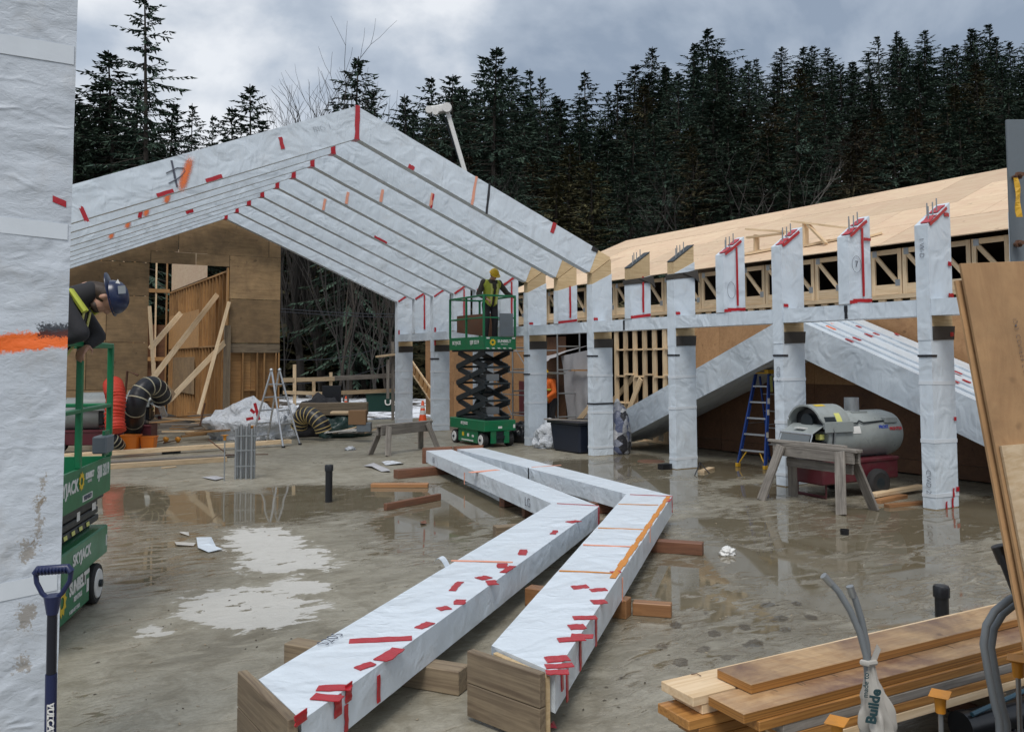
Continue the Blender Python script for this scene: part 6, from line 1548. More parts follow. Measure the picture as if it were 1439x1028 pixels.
# ducts
def Dd(px, py, d): return D(px, py, d)
def ribbed(label, pts, r, mat, ringmat, rings, group=None, pinch=.0):
    t = thing('flexible_duct', label, 'duct', tuple(pts[0]), 0, group)
    P = []; N = 60
    pts = [Vector(p) for p in pts]
    def cr(i, u):
        p0, p1, p2, p3 = pts[max(i - 1, 0)], pts[i], pts[i + 1], pts[min(i + 2, len(pts) - 1)]
        return .5 * ((2 * p1) + (p2 - p0) * u + (2 * p0 - 5 * p1 + 4 * p2 - p3) * u * u + (3 * p1 - p0 - 3 * p2 + p3) * u ** 3)
    for s in range(N + 1):
        f = s / N * (len(pts) - 1); i = min(int(f), len(pts) - 2); P.append(cr(i, f - i))
    rr = [r * (1 + (pinch * math.sin(s * 1.9) + pinch * .6 * noise.noise(Vector((s * .7, 1, 2))))) for s in range(N + 1)]
    m = MB(); m.tube(P, r, 18, True, rr); m.build('duct_hose', mat, t, world=True, sharp=80)
    if rings:
        for s in range(2, N - 1, rings):
            m = MB(); m.tube([P[s] - (P[s + 1] - P[s]).normalized() * .012, P[s] + (P[s + 1] - P[s]).normalized() * .012], r * 1.035, 18); m.build('stripe', ringmat, t, world=True)
M_stripe = flat('duct_stripe', (.50, .46, .32), .6)
ribbed('black duct with pale stripes arching from the slab up to the heater', [Dd(184, 622, 19.7), Dd(187, 600, 19.3), Dd(190, 575, 18.4), Dd(197, 553, 18.4), Dd(209, 542, 18.6), Dd(221, 546, 18.9), Dd(228, 560, 19.2)], .21, M_blk, M_stripe, 6)
ribbed('black striped duct curling on the slab left of the orange bins', [Dd(146, 612, 18.2), Dd(155, 616, 18.2), Dd(164, 622, 18.3), Dd(168, 627, 18.4)], .13, M_blk, M_stripe, 9)
ribbed('crumpled red orange duct standing behind the lift rails', [Dd(163, 606, 17.4), Dd(161, 585, 17.5), Dd(163, 562, 17.6), Dd(161, 549, 17.7), Dd(159, 541, 18.0)], .19, M_duct, None, 0, pinch=.08)
ribbed('black and yellow striped duct coil lying in the debris heap', [Dd(420, 600, 21.3), Dd(424, 586, 21.2), Dd(436, 583, 21.1), Dd(450, 594, 21.0), Dd(455, 606, 21.0)], .20, M_blk, flat('duct_yellow_stripe', (.45, .34, .14), .6), 5)
# rusty crank handle behind the duct
m = MB(); m.tube([D(172, 600, 20.3), D(179, 521, 20.3), D(194, 527, 20.3)], .03, 6); tag(m.build('rusty_bar', M_rust), 'bent rusty bar standing behind the ducts', 'bar')
m = MB(); m.tube([D(281, 598, 20.0), D(288, 566, 20.0)], .02, 6); tag(m.build('rusty_stake', M_rust), 'short rusty stake standing in the debris below the braces', 'stake')
# scrap boards heaped below the wall opening
rnd = random.Random(21)
for i in range(26):
    px, py = rnd.uniform(232, 330), rnd.uniform(588, 612); o = G(px, py + 8); a = rnd.uniform(-.4, .5); L = rnd.uniform(.6, 2.2); h = rnd.uniform(.05, .42); d = Vector((math.cos(a), math.sin(a), rnd.uniform(-.08, .08)))
    mt = rnd.choice((M_lum, M_lumdk, M_brn, M_gry, M_gry)); ad = {M_lum: 'pale new', M_lumdk: 'dark orange', M_brn: 'muddy brown', M_gry: 'weathered grey'}[mt]
    tag(board('scrap_board', o + Vector((0, 0, h)) - d * L / 2, o + Vector((0, 0, h)) + d * L / 2, rnd.choice((.09, .14, .2)), .035, mt, None, bevel=0), ad + (' scrap board at the left' if px < 265 else ' scrap board in the middle' if px < 298 else ' scrap board at the right') + ' of the heap below the framed opening', 'scrap lumber', 'scrap boards heaped below the opening')
m = MB(); p = D(236, 540, 21.8); q = [p, D(247, 553, 21.7), D(238, 568, 21.5), D(229, 562, 21.6), D(231, 548, 21.7)]; m.prism(q, (0, .03, 0)); tag(m.build('broken_osb', M_plywall), 'broken piece of board propped upright at the foot of the brace', 'scrap lumber')
# white tarp heap
th = lump('tarp_heap', 'crumpled white tarp heap with red tape left of the aluminium ladder', 'tarp', tuple(G(352, 616)), 1.0, .55, .66, M_sheet, 5, .34, 1.9, detail=1.1)
th.rotation_euler = (0, 0, R(-30)); MW[th.name] = Matrix.Translation(th.location) @ th.rotation_euler.to_matrix().to_4x4()
for a_, b_ in (((358, 566), (364, 590)), ((346, 589), (356, 587)), ((358, 580), (352, 575))):
    m = MB(); m.bar(D(a_[0], a_[1], 20.2), D(b_[0], b_[1], 20.2), .07, .012, CF); m.build('red_tape', M_red, th, world=True)
lump('white_bag', 'white plastic bag behind the aluminium ladder', 'bag', tuple(G(408, 606)), .38, .3, .5, M_sheet, 9, .3, 2.2)
lump('grey_bag', 'pale grey bag at the foot of the striped coil', 'bag', tuple(G(426, 613)), .30, .25, .36, M_sheetdk, 15, .3, 2.4)
lump('black_bag', 'black bag of rubbish behind the striped coil', 'bag', tuple(G(447, 612)), .6, .45, .75, M_cloth, 17, .35, 2.0)
lump('dark_bag', 'dark bag at the left of the cardboard box', 'bag', tuple(G(484, 613)), .62, .4, .42, flat('green_black_bag', (.02, .05, .045), .4, var=.6), 19, .4, 2.6)
lump('grey_tarp_lump', 'crumpled grey sheet on the debris heap', 'tarp', tuple(G(470, 612) + Vector((0, 0, .2))), .30, .2, .3, M_sheetdk, 23, .4, 2.8)
def box_(nm, label, cat, px, py, d, w, dp, h, mat, rz=0.3):
    o = D(px, py, d); t = MB(); t.box(-w / 2, w / 2, -dp / 2, dp / 2, 0, h); b = t.build(nm, mat, None, bevel=.01); b.location = o; b.rotation_euler = (0, 0, rz); return tag(b, label, cat)
box_('cardboard_box', 'brown cardboard box on the debris heap by the left column', 'box', 503, 596, 20.6, .42, .34, .34, M_cart, -.5)
box_('pale_board', 'pale board lying on top of the debris heap', 'board', 480, 581, 20.8, .5, .34, .06, M_lum, -.5)
box_('dark_crate', 'dark crate right of the cardboard box', 'crate', 512, 606, 20.6, .34, .3, .22, M_stl, -.5)
box_('black_board', 'black upright board leaning on the rail behind the debris', 'board', 466, 566, 23.6, .52, .04, .48, M_blkp, -.3)
box_('timber_stack', 'brown timber pile behind the debris heap', 'lumber', 470, 583, 22.0, 1.7, .4, .32, M_brn, -.45)
rnd = random.Random(31)
for i in range(9):
    o = G(rnd.uniform(455, 515), 616); a = rnd.uniform(-.9, .6); d = Vector((math.cos(a), math.sin(a), rnd.uniform(-.1, .5))); L = rnd.uniform(.4, 1.0)
    mt = rnd.choice((M_lum, M_wht, M_ced, M_gry)); ad = {M_lum: 'pale', M_wht: 'white', M_ced: 'red brown', M_gry: 'grey'}[mt]
    tag(board('scrap_stick', o + Vector((0, 0, .14)), o + Vector((0, 0, .14)) + d * L, .05, .03, mt, None, bevel=0), ad + ' scrap stick poking out of the debris heap left of the far columns', 'scrap lumber', 'sticks in the debris heap')
# steel conduit cluster with rebar frame
cc = thing('conduit_cluster', 'upright row of galvanised conduits tied together on the slab', 'conduit', tuple(G(344, 673)))
for i in range(8):
    b = G(331 + 3.7 * i, 673 - (i % 2) * 1.2); h = .84 + .035 * ((i * 7) % 3); m = MB(); m.cyl(b, b + Vector((0, 0, h)), .021, n=10); m.build('conduit', M_galv, cc, world=True)
for z in (.22, .48, .72):
    a, b = G(330, 673.5), G(358.5, 672.5); m = MB(); m.bar(a + Vector((0, -.03, z)), b + Vector((0, -.03, z)), .012, .02); m.build('tie_strap', M_galv, cc, world=True)
def R2(a, b, nm='rebar'): m = MB(); m.cyl(a, b, .010, n=6); m.build(nm, M_rust, cc, world=True)
p = G(317, 675); rb = p
def cap2(label, px, py, d, zb=0):
    rebar_cap(label, px, py, d, zb, 1.1, M_ordk)
cap2('rebar with an orange cap left of the conduit row', 316, 612, (p - CAMP).dot(CF)); p2 = G(356, 670); cap2('rebar with an orange cap at the right end of the conduit row', 354, 599, (p2 - CAMP).dot(CF))
R2(p + Vector((0, 0, .42)), G(376, 660) + Vector((0, 0, .28))); R2(p + Vector((0, 0, .45)), p + Vector((-.26, .1, .68)))
# lumber rail fence at the edge of the slab, with bins, far snow and cables
fe = thing('rail_fence', 'rough lumber rail fence along the far edge of the slab', 'fence', tuple(D(480, 560, 25.5)))
def FB(a, b, w=.09, t=.04, nm='rail', mat=None): board(nm, D(*a), D(*b), w, t, mat or M_lum, fe, up=(0, 0, 1), bevel=0)
FB((395, 534, 24.2), (470, 532, 25.0), .04, .12); FB((455, 532, 25.2), (562, 527, 27), .04, .14, mat=M_gry); FB((398, 551, 24.2), (465, 553, 25.0), .04, .10)
FB((470, 552, 25.4), (560, 548, 27), .04, .12); FB((530, 501, 26), (562, 497, 26.5), .2, .05)
for a in ((414, 512, 575, 24.4), (441, 536, 566, 24.8), (465, 523, 560, 25), (545, 505, 560, 26.2), (552, 480, 590, 26.4)):
    FB((a[0], a[1], a[3]), (a[0], a[2], a[3]), .09, .05, 'fence_post', M_lum if a[0] < 540 else M_gry)
dm = thing('green_dumpster', 'dark green dumpster with white letters beyond the rail fence', 'dumpster', tuple(D(545, 577, 30)), R(-25))
m = MB(); q = [(-.75, -.5), (.75, -.5), (.75, .5), (-.75, .5)]; m.hexa([(x * .9, y * .9, 0) for x, y in q], [(x, y, .62) for x, y in q]); m.build('dumpster_body', flat('dark_green_enamel', (.006, .045, .035), .5), dm, bevel=.02)
m = MB(); m.box(-.8, .8, -.55, .55, .62, .70); m.build('lid', flat('teal_green_lid', (.02, .10, .08), .5), dm, bevel=.02)
text('US', .36, M_wht, dm, frame((.1, -.502 + .012, .33), (1, 0, 0), (0, .1, 1)), 'lettering', bold=.004)
for i, (a, b, sag) in enumerate(((D(385, 437, 30), D(760, 420, 42), .5), (D(385, 433, 30), D(760, 416, 42), .5), (D(390, 505, 34), D(560, 480, 38), .3), (D(400, 540, 34), D(560, 506, 38), .25))):
    pts = [a.lerp(b, t / 10) - Vector((0, 0, sag * math.sin(math.pi * t / 10))) for t in range(11)]; m = MB(); m.tube(pts, .016, 5)
    tag(m.build('overhead_cable', M_blk), ('lower of the two close cables crossing the dark woods', 'upper of the two close cables crossing the dark woods', 'slanting cable in front of the bare trunks', 'lowest slanting cable just above the rail fence')[i], 'cable', 'cables strung before the woods')
# puddle-side litter
def paper(label, pts, z=.012, mat=None, cat='litter', curl=.02):
    P = [G(*p) for p in pts]; c = sum(P, Vector()) / len(P); V = [c + Vector((0, 0, z + curl))] + [p + Vector((0, 0, z + curl * (i % 2) * .6)) for i, p in enumerate(P)]; n = len(P)
    m = MB(); m.add(V, [(0, 1 + i, 1 + (i + 1) % n) for i in range(n)]); o = m.build('torn_paper', mat or M_wht, None, smooth=False); return tag(o, label, cat)
paper('torn white film scrap lying by the dry patch', [(276, 756), (297, 757), (304, 770), (313, 774), (293, 777), (278, 772)], mat=M_wrap)
paper('brown paper scrap left of the white film scrap', [(245, 762), (275, 765), (272, 768), (248, 768)], mat=M_bagw); paper('curled paper strip behind the brown scrap', [(252, 748), (265, 750), (266, 754), (253, 751)], mat=M_bagw)
paper('black and white film strip curled on the slab behind the offcuts', [(510, 655), (525, 653), (545, 659), (549, 664), (536, 663), (522, 658)], mat=M_sheetdk, curl=.05); paper('white film scrap near the sawhorse foot', [(536, 649), (545, 650), (567, 651), (566, 653), (542, 654)], mat=M_sheet, curl=.05)
paper('dark flat scrap of film lying left of the conduit row', [(283, 671), (303, 670), (316, 672), (303, 676)], mat=M_sheetdk)
lump('crumpled_paper', 'crumpled silver wrapper on the wet slab right of the frames', 'litter', tuple(G(1022, 779)), .075, .06, .05, M_wht, 41, .6, 2.6)
lump('crumpled_paper', 'small pale scrap on the slab in front of the debris heap', 'litter', tuple(G(492, 632)), .10, .08, .05, M_sheet, 43, .6, 2.6)
cu = thing('black_cup', 'small black plastic cap lying on the wet slab before the heater', 'cap', tuple(G(1187, 751))); m = MB(); m.lathe([(.045, 0), (.05, .06), (.044, .06), (.04, .01)], n=14); m.build('cap_body', M_blkp, cu)
paper('torn red tape scrap at the end of the right lying frame', [(768, 1022), (778, 1018), (783, 1026), (772, 1028)], mat=M_red)
paper('red leaf of tape in the puddle left of the frames', [(590, 734), (598, 733), (600, 737), (592, 738)], mat=M_ced)
lay('pale scrap plank lying by the right column, rear one', G(1226, 703), G(1296, 690), .14, .05, M_lum, .05, 'scrap lumber', 'scrap planks by the right column'); lay('orange scrap plank lying by the right column, middle one', G(1232, 707), G(1270, 699), .12, .05, M_org, .0, 'scrap lumber', 'scrap planks by the right column'); lay('pale scrap plank lying by the right column, front one', G(1246, 713), G(1298, 708), .10, .045, M_org, .0, 'scrap lumber', 'scrap planks by the right column')
lay('pale offcut lying behind the black floor box under the stack', G(985, 664), G(1000, 659), .12, .04, M_lum)
tr_ = thing('light_stand', 'small folded black tripod stand beside the third column from the right', 'stand', tuple(G(988, 664)))
for p in ((976, 668), (997, 665), (985, 660)): m = MB(); m.cyl(G(984, 663) + Vector((0, 0, .16)), G(*p), .010, n=6); m.build('tripod_leg', M_blk, tr_, world=True)
m = MB(); c = G(915, 648); m.lathe([(.0, .012), (.26, .01), (.27, 0)], c, n=18); tag(m.build('manhole_disc', M_rust), 'flat dark disc lying on the wet slab between two columns', 'disc')
o = G(935, 659); tag(board('column_foot_block', (o.x - .12, o.y, .05), (o.x + .1, o.y, .05), .14, .1, M_blkp), 'black block at the foot of the third column from the right', 'block')

# ------------------------------------------------------------------ crane beyond the roof
CD_ = 47.0
cr = thing('mobile_crane', 'white telescopic crane boom rising behind the gable frames', 'crane', tuple(D(745, 560, CD_)))
P0, P1 = D(735, 520, CD_), D(629, 158, CD_)
m = MB(); m.bar(P0, P1, .24, .26, CF); m.build('boom', M_wht, cr, world=True, bevel=.03)
m = MB(); m.bar(D(668, 290, CD_ + .6), D(624, 163, CD_ + .5), .10, .16, CF); m.build('luffing_cable', M_dkg, cr, world=True)
m = MB(); m.bar(D(633, 151, CD_), D(612, 155, CD_), .42, .50, CF); m.build('boom_head', M_wht, cr, world=True, bevel=.05)
m = MB(); m.bar(D(614, 152, CD_), D(599, 153, CD_), .26, .26, CF); m.build('boom_head', M_wht, cr, world=True, bevel=.05)
for p, r in (((628, 151), .26), ((603, 154), .20), ((612, 157), .18)):
    c = D(p[0], p[1], CD_ - .3); m = MB(); m.cyl(c - CF * .06, c + CF * .3, r, n=16); m.build('sheave', M_wht, cr, world=True)
b = D(735, 560, CD_); b.z = 0
m = MB(); m.box(b.x - 1.3, b.x + 1.3, b.y - 4.0, b.y + 4.0, .9, 2.2); m.build('carrier', M_wht, cr, world=True, bevel=.1)
# ------------------------------------------------------------------ people
def capsule(mb, p0, p1, r0, r1, n=12):
    p0, p1 = Vector(p0), Vector(p1); mb.tube([p0, p1], r0, n, True, [r0, r1]); mb.ball(p0, r0, n); mb.ball(p1, r1, n)
def fused(name, mb, mat, parent, vox=.016, smooth_it=4):
    o = mb.build(name, mat, parent)
    md = o.modifiers.new('fuse', 'REMESH'); md.mode = 'VOXEL'; md.voxel_size = vox
    sm = o.modifiers.new('soften', 'SMOOTH'); sm.factor = .5; sm.iterations = smooth_it
    dg = bpy.context.evaluated_depsgraph_get(); me = bpy.data.meshes.new_from_object(o.evaluated_get(dg)); o.modifiers.clear(); o.data = me; me.name = name
    me.polygons.foreach_set('use_smooth', [True] * len(me.polygons)); return o
def hand(mb, wrist, d, pn, s=1.0, curl=.6):
    """palm and five bent fingers; d points along the hand, pn is the palm side"""
    d = Vector(d).normalized(); pn = Vector(pn); pn = (pn - d * pn.dot(d)).normalized(); sd_ = d.cross(pn); w = Vector(wrist)
    for k in (-.5, -.17, .17, .5): capsule(mb, w + d * .01 * s + sd_ * .022 * k * s, w + d * .085 * s + sd_ * .064 * k * s, .019 * s, .013 * s, 8)
    for k, L in ((-.5, .062), (-.17, .076), (.17, .082), (.5, .070)):
        a = w + d * .09 * s + sd_ * .066 * k * s; b = a + (d * math.cos(curl) + pn * math.sin(curl)) * L * .55 * s; c = b + (d * math.cos(curl * 2.2) + pn * math.sin(curl * 2.2)) * L * .5 * s
        capsule(mb, a, b, .0098 * s, .0088 * s, 8); capsule(mb, b, c, .0088 * s, .0075 * s, 8)
    a = w + d * .025 * s + sd_ * .034 * s; b = a + (d * .6 + sd_ * .7 + pn * .3).normalized() * .045 * s; c = b + (d * .8 + sd_ * .1 + pn * .6).normalized() * .034 * s
    capsule(mb, a, b, .012 * s, .010 * s, 8); capsule(mb, b, c, .010 * s, .008 * s, 8)
def head_parts(mb, c, up, fwd):
    """skull, jaw, nose, ears, neck-side; c is the head's centre"""
    up, fwd = Vector(up).normalized(), Vector(fwd); fwd = (fwd - up * fwd.dot(up)).normalized(); rt_ = fwd.cross(up)
    def ell(o, a, b, d, n=16):
        k = len(mb.v); mb.ball((0, 0, 0), 1, n)
        for i in range(k, len(mb.v)):
            v = mb.v[i]; mb.v[i] = c + o + rt_ * v.x * a + fwd * v.y * b + up * v.z * d
    ell(up * .025, .076, .096, .092); ell(fwd * .035 - up * .055, .058, .060, .062); ell(fwd * .062 - up * .095, .030, .026, .022)
    ell(fwd * .102 - up * .018, .013, .020, .024); ell(fwd * .093 + up * .028, .052, .018, .014); ell(fwd * .086 - up * .062, .028, .014, .010)
    for s in (-1, 1): ell(rt_ * s * .080 - fwd * .008 - up * .010, .011, .022, .032)
def helmet(parent, c, up, fwd, mat, brim_back=False):
    up, fwd = Vector(up).normalized(), Vector(fwd); fwd = (fwd - up * fwd.dot(up)).normalized(); rt_ = fwd.cross(up); V, F = [], []; n, k = 28, 9
    for j in range(k + 1):
        th = math.pi / 2 * j / k
        for i in range(n):
            a = 2 * math.pi * i / n; rr = math.cos(th); rid = .006 * max(0, 1 - abs(math.sin(a)) * 5) * math.sin(th * 2)
            V.append(c + rt_ * math.sin(a) * .104 * rr + fwd * math.cos(a) * .130 * rr + up * (.038 + .112 * math.sin(th) + rid))
    for j in range(k):
        for i in range(n): F.append((j * n + i, j * n + (i + 1) % n, (j + 1) * n + (i + 1) % n, (j + 1) * n + i))
    m = MB(); m.add(V, F); m.smooth = True; h = m.build('helmet', mat, parent)
    V, F = [], []
    for i in range(n + 1):
        a = 2 * math.pi * i / n; f = math.cos(a) * (-1 if brim_back else 1); out = .012 + .050 * max(0, f) ** 1.5; dz = -.012 * max(0, f)
        for q, zz in ((0, .036), (out, .034 + dz), (out, .028 + dz), (0, .028)):
            V.append(c + rt_ * math.sin(a) * (.104 + q) + fwd * math.cos(a) * (.130 + q) + up * zz)
    for i in range(n):
        for q in range(4): F.append((4 * i + q, 4 * i + (q + 1) % 4, 4 * (i + 1) + (q + 1) % 4, 4 * (i + 1) + q))
    m = MB(); m.add(V, F); m.smooth = True; m.build('helmet_brim', mat, h)
    m = MB(); m.tube([c + up * .162 - fwd * .11, c + up * .170, c + up * .160 + fwd * .11], .008, 6); 
    return h
def V3(*a): return Vector(a)
def person(label, loc, rz, J, up, fwd, helm, hmat, jacket, trousers, vest=None, vest_mat=None, brim_back=False, cap_hair=True, hands=None):
    """J: joints in local metres, X right, Y forward, Z up"""
    t = thing('person', label, 'person', loc, rz, 'site workers')
    J = {k: Vector(v) for k, v in J.items()}
    b = MB()
    capsule(b, J['pelvis'], J['chest'], .125, .14); capsule(b, J['neck'], J['head'], .056, .052)
    for s in 'LR':
        capsule(b, J['sh' + s], J['el' + s], .048, .040); capsule(b, J['el' + s], J['wr' + s], .040, .028)
        capsule(b, J['hip' + s], J['kn' + s], .080, .056); capsule(b, J['kn' + s], J['an' + s], .055, .040)
        capsule(b, J['chest'], J['sh' + s], .10, .06); capsule(b, J['pelvis'], J['hip' + s], .11, .09)
        f = J['an' + s]; capsule(b, f + Vector((0, -.03, -.03)), f + Vector((0, .13, -.045)), .042, .036)
        hd = hands[s] if hands else (J['wr' + s] - J['el' + s], Vector((0, 0, -1)))
        hand(b, J['wr' + s], hd[0], hd[1], 1.0)
    capsule(b, J['chest'], J['neck'], .12, .062)
    head_parts(b, J['head'], up, fwd)
    fused('body', b, M_skin, t, .010, 3)
    m = MB()                                   # jacket
    capsule(m, J['pelvis'] + (J['chest'] - J['pelvis']) * .05, J['chest'], .155, .175); capsule(m, J['chest'], J['chest'].lerp(J['neck'], .75), .165, .085)
    for s in 'LR':
        capsule(m, J['chest'], J['sh' + s], .13, .085); capsule(m, J['sh' + s], J['el' + s], .075, .064); capsule(m, J['el' + s], J['el' + s].lerp(J['wr' + s], .93), .062, .044)
    if brim_back: capsule(m, J['chest'].lerp(J['neck'], .7), J['neck'].lerp(J['head'], .22), .10, .082)
    jk = fused('jacket', m, jacket, t, .018, 3)
    m = MB(); capsule(m, J['pelvis'] + Vector((0, 0, .06)), J['pelvis'], .145, .15)
    for s in 'LR':
        capsule(m, J['pelvis'], J['hip' + s], .13, .105); capsule(m, J['hip' + s], J['kn' + s], .102, .076); capsule(m, J['kn' + s], J['an' + s] + Vector((0, 0, .03)), .074, .060)
    fused('trousers', m, trousers, t, .018, 3)
    for s in 'LR':
        m = MB(); f = J['an' + s]; capsule(m, f + Vector((0, -.03, -.03)), f + Vector((0, .15, -.045)), .055, .048); capsule(m, f + Vector((0, -.02, -.03)), f + Vector((0, -.02, .07)), .056, .058); fused('boot', m, M_brn, t, .014, 2)
    if vest_mat:
        m = MB(); capsule(m, J['pelvis'].lerp(J['chest'], .12), J['chest'], .175, .192); capsule(m, J['chest'], J['chest'].lerp(J['neck'], .55), .182, .12)
        for s in 'LR': capsule(m, J['chest'], J['chest'].lerp(J['sh' + s], .72), .16, .115)
        v = fused('vest', m, vest_mat, t, .02, 2)
        me = v.data; bm = bmesh.new(); bm.from_mesh(me); kill = []
        ax = (J['chest'] - J['pelvis']).normalized(); fr = Vector((0, 1, 0)); fr = (fr - ax * fr.dot(ax)).normalized(); rr = fr.cross(ax)
        for f in bm.faces:
            q = f.calc_center_median() - J['chest']
            if q.dot(fr) > .0 and abs(q.dot(rr)) < .035 + .10 * max(0, q.dot(ax)) / .2: kill.append(f)
        bmesh.ops.delete(bm, geom=kill, context='FACES'); bm.to_mesh(me); bm.free()
        for s in (-1, 1):
            pts = []
            for u in range(9):
                h = -.34 + .46 * u / 8; w = .075 + .03 * max(0, h) ; pts.append(J['chest'] + ax * h + fr * (.178 - .10 * max(0, h) / .12 * .5) + rr * s * w)
            m = MB()
            for a_, b_ in zip(pts, pts[1:]): m.bar(a_, b_, .045, .006, fr)
            m.build('reflective_stripe', M_yelst, v)
    upv, fv = Vector(up).normalized(), Vector(fwd)
    # hair: a close cap over the back and sides of the head
    if cap_hair:
        m = MB(); k0 = len(m.v); m.ball((0, 0, 0), 1, 18); fv2 = (fv - upv * fv.dot(upv)).normalized(); rt_ = fv2.cross(upv)
        for i in range(len(m.v)):
            v = m.v[i]; w = 1 + .06 * noise.noise(v * 4); m.v[i] = J['head'] + upv * .012 - fv2 * .022 + rt_ * v.x * .081 * w + fv2 * v.y * .090 * w + upv * v.z * .100 * w
        m.build('hair', M_hair, t)
        if brim_back:
            m = MB(); capsule(m, J['head'] - fv2 * .045 - upv * .02, J['neck'].lerp(J['head'], .35) - fv2 * .035, .075, .055); fused('hair', m, M_hair, t, .012, 1)
            m = MB(); m.ball((0, 0, 0), 1, 14)
            for i in range(len(m.v)):
                v = m.v[i]; w = 1 + .1 * noise.noise(v * 5); m.v[i] = J['head'] - upv * .085 + fv2 * .045 + rt_ * v.x * .060 * w + fv2 * v.y * .052 * w + upv * v.z * .040 * w
            m.build('beard', M_hair, t)
    helmet(t, J['head'], upv, fv, hmat, brim_back)
    return t, J
# man on the raised lift, facing the camera, head bowed, one hand on the rail
c = MW[CL.name] @ Vector((.42, .43, 2.32))
p2, J2 = person('worker in yellow helmet and hi-vis vest standing on the raised lift, head bowed', tuple(c), R(180 - 2), dict(pelvis=(0, -.02, .96), chest=(0, .06, 1.30), neck=(0, .10, 1.50), head=(0, .20, 1.60),
    shL=(-.20, .06, 1.42), shR=(.20, .06, 1.42), elL=(-.38, .10, 1.20), elR=(.30, .0, 1.16), wrL=(-.42, .30, 1.10), wrR=(.20, .20, 1.04), hipL=(-.10, -.02, .92), hipR=(.10, -.02, .92), knL=(-.11, .03, .50), knR=(.11, .03, .50), anL=(-.12, -.02, .09), anR=(.12, -.02, .09)),
    (0, .55, .83), (0, .83, -.55), None, M_haty, M_brcloth, M_cloth, True, M_hv)
# man on the lowered lift, bent over the rail
hd = D(136, 415, 6.35); out = Vector((.94, -.342, 0)).normalized(); az = math.atan2(out.y, out.x) - math.pi / 2
base = Vector((hd.x, hd.y, 0)) - out * .455; base.z = 1.0
dh = hd.z - 1.0
Hn = (0.0, .55, dh)
p1, J1 = person('bearded worker in dark blue helmet bending over the rail of the lowered lift', tuple(base), az, dict(pelvis=(0, -.02, .95), chest=(0, .22, 1.31), neck=(0, .385, 1.50), head=(0, .53, dh - .02),
    shL=(-.20, .25, 1.41), shR=(.20, .26, 1.41), elL=(-.26, .40, 1.16), elR=(.25, .42, 1.17), wrL=(-.15, .36, 1.09), wrR=(.18, .19, 1.09), hipL=(-.10, -.03, .92), hipR=(.10, -.03, .92), knL=(-.11, .03, .50), knR=(.11, .02, .50), anL=(-.13, -.02, .09), anR=(.13, -.02, .09)),
    (0, .985, .17), (0, .17, -.985), None, M_hatb, M_cloth, M_cloth, True, M_cloth, brim_back=True)
inv = MW[p1.name].inverted()
# hi-vis shoulder straps and a blue glove on the dark jacket
for s in (.13, .17, -.14):
    m = MB(); m.tube([J1['chest'] + Vector((s, -.13 - .05, -.08)), J1['chest'] + Vector((s, -.05, .145)), J1['chest'] + Vector((s, .10, .17)), J1['chest'] + Vector((s, .20, .02))], .022, 6); m.build('hi_vis_strap', M_hv, p1)
for s in 'R':
    m = MB(); hand(m, J1['wr' + s], J1['wr' + s] - J1['el' + s], (0, 0, -1), 1.16); fused('glove', m, M_navy, p1, .009, 2)
# stickers on the helmet's right side
hl = J1['head']
m = MB(); b = hl + Vector((.108, .10, .07)); m.prism([b + Vector((0, -.020, .035)), b + Vector((0, .012, .030)), b + Vector((-.002, -.006, .065))], (.002, 0, 0)); m.build('triangle_sticker', M_wht, p1)
m = MB(); m.prism([b + Vector((-.002, .0, -.045)), b + Vector((-.008, .05, -.040)), b + Vector((-.008, .045, .018)), b + Vector((-.002, -.005, .014))], (.003, 0, 0)); m.build('square_sticker', M_galv, p1)
# worker half hidden behind the column, in orange and yellow
q = G(771, 618); q = PLN(771, 560, 0, 1.75); 
p3, J3 = person('worker in orange and yellow hi-vis vest half hidden behind a wrapped column', (1.77, 11.55, 0), R(100), dict(pelvis=(0, -.02, .95), chest=(0, .10, 1.30), neck=(0, .16, 1.48), head=(0, .22, 1.60),
    shL=(-.20, .10, 1.41), shR=(.20, .10, 1.41), elL=(-.27, .12, 1.14), elR=(.27, .10, 1.14), wrL=(-.22, .32, 1.02), wrR=(.22, .30, 1.02), hipL=(-.10, -.02, .92), hipR=(.10, -.02, .92), knL=(-.11, .05, .50), knR=(.11, .02, .50), anL=(-.12, .0, .09), anR=(.12, -.04, .09)),
    (0, .3, .95), (0, .95, -.3), None, M_haty, M_hvo, M_cloth, True, M_hvo)
m = MB(); m.tube([J3['chest'] + Vector((.17 * math.cos(a), .17 * math.sin(a), -.10)) for a in [i * math.pi / 8 for i in range(17)]], .03, 6); m.build('hi_vis_band', M_hv, p3)
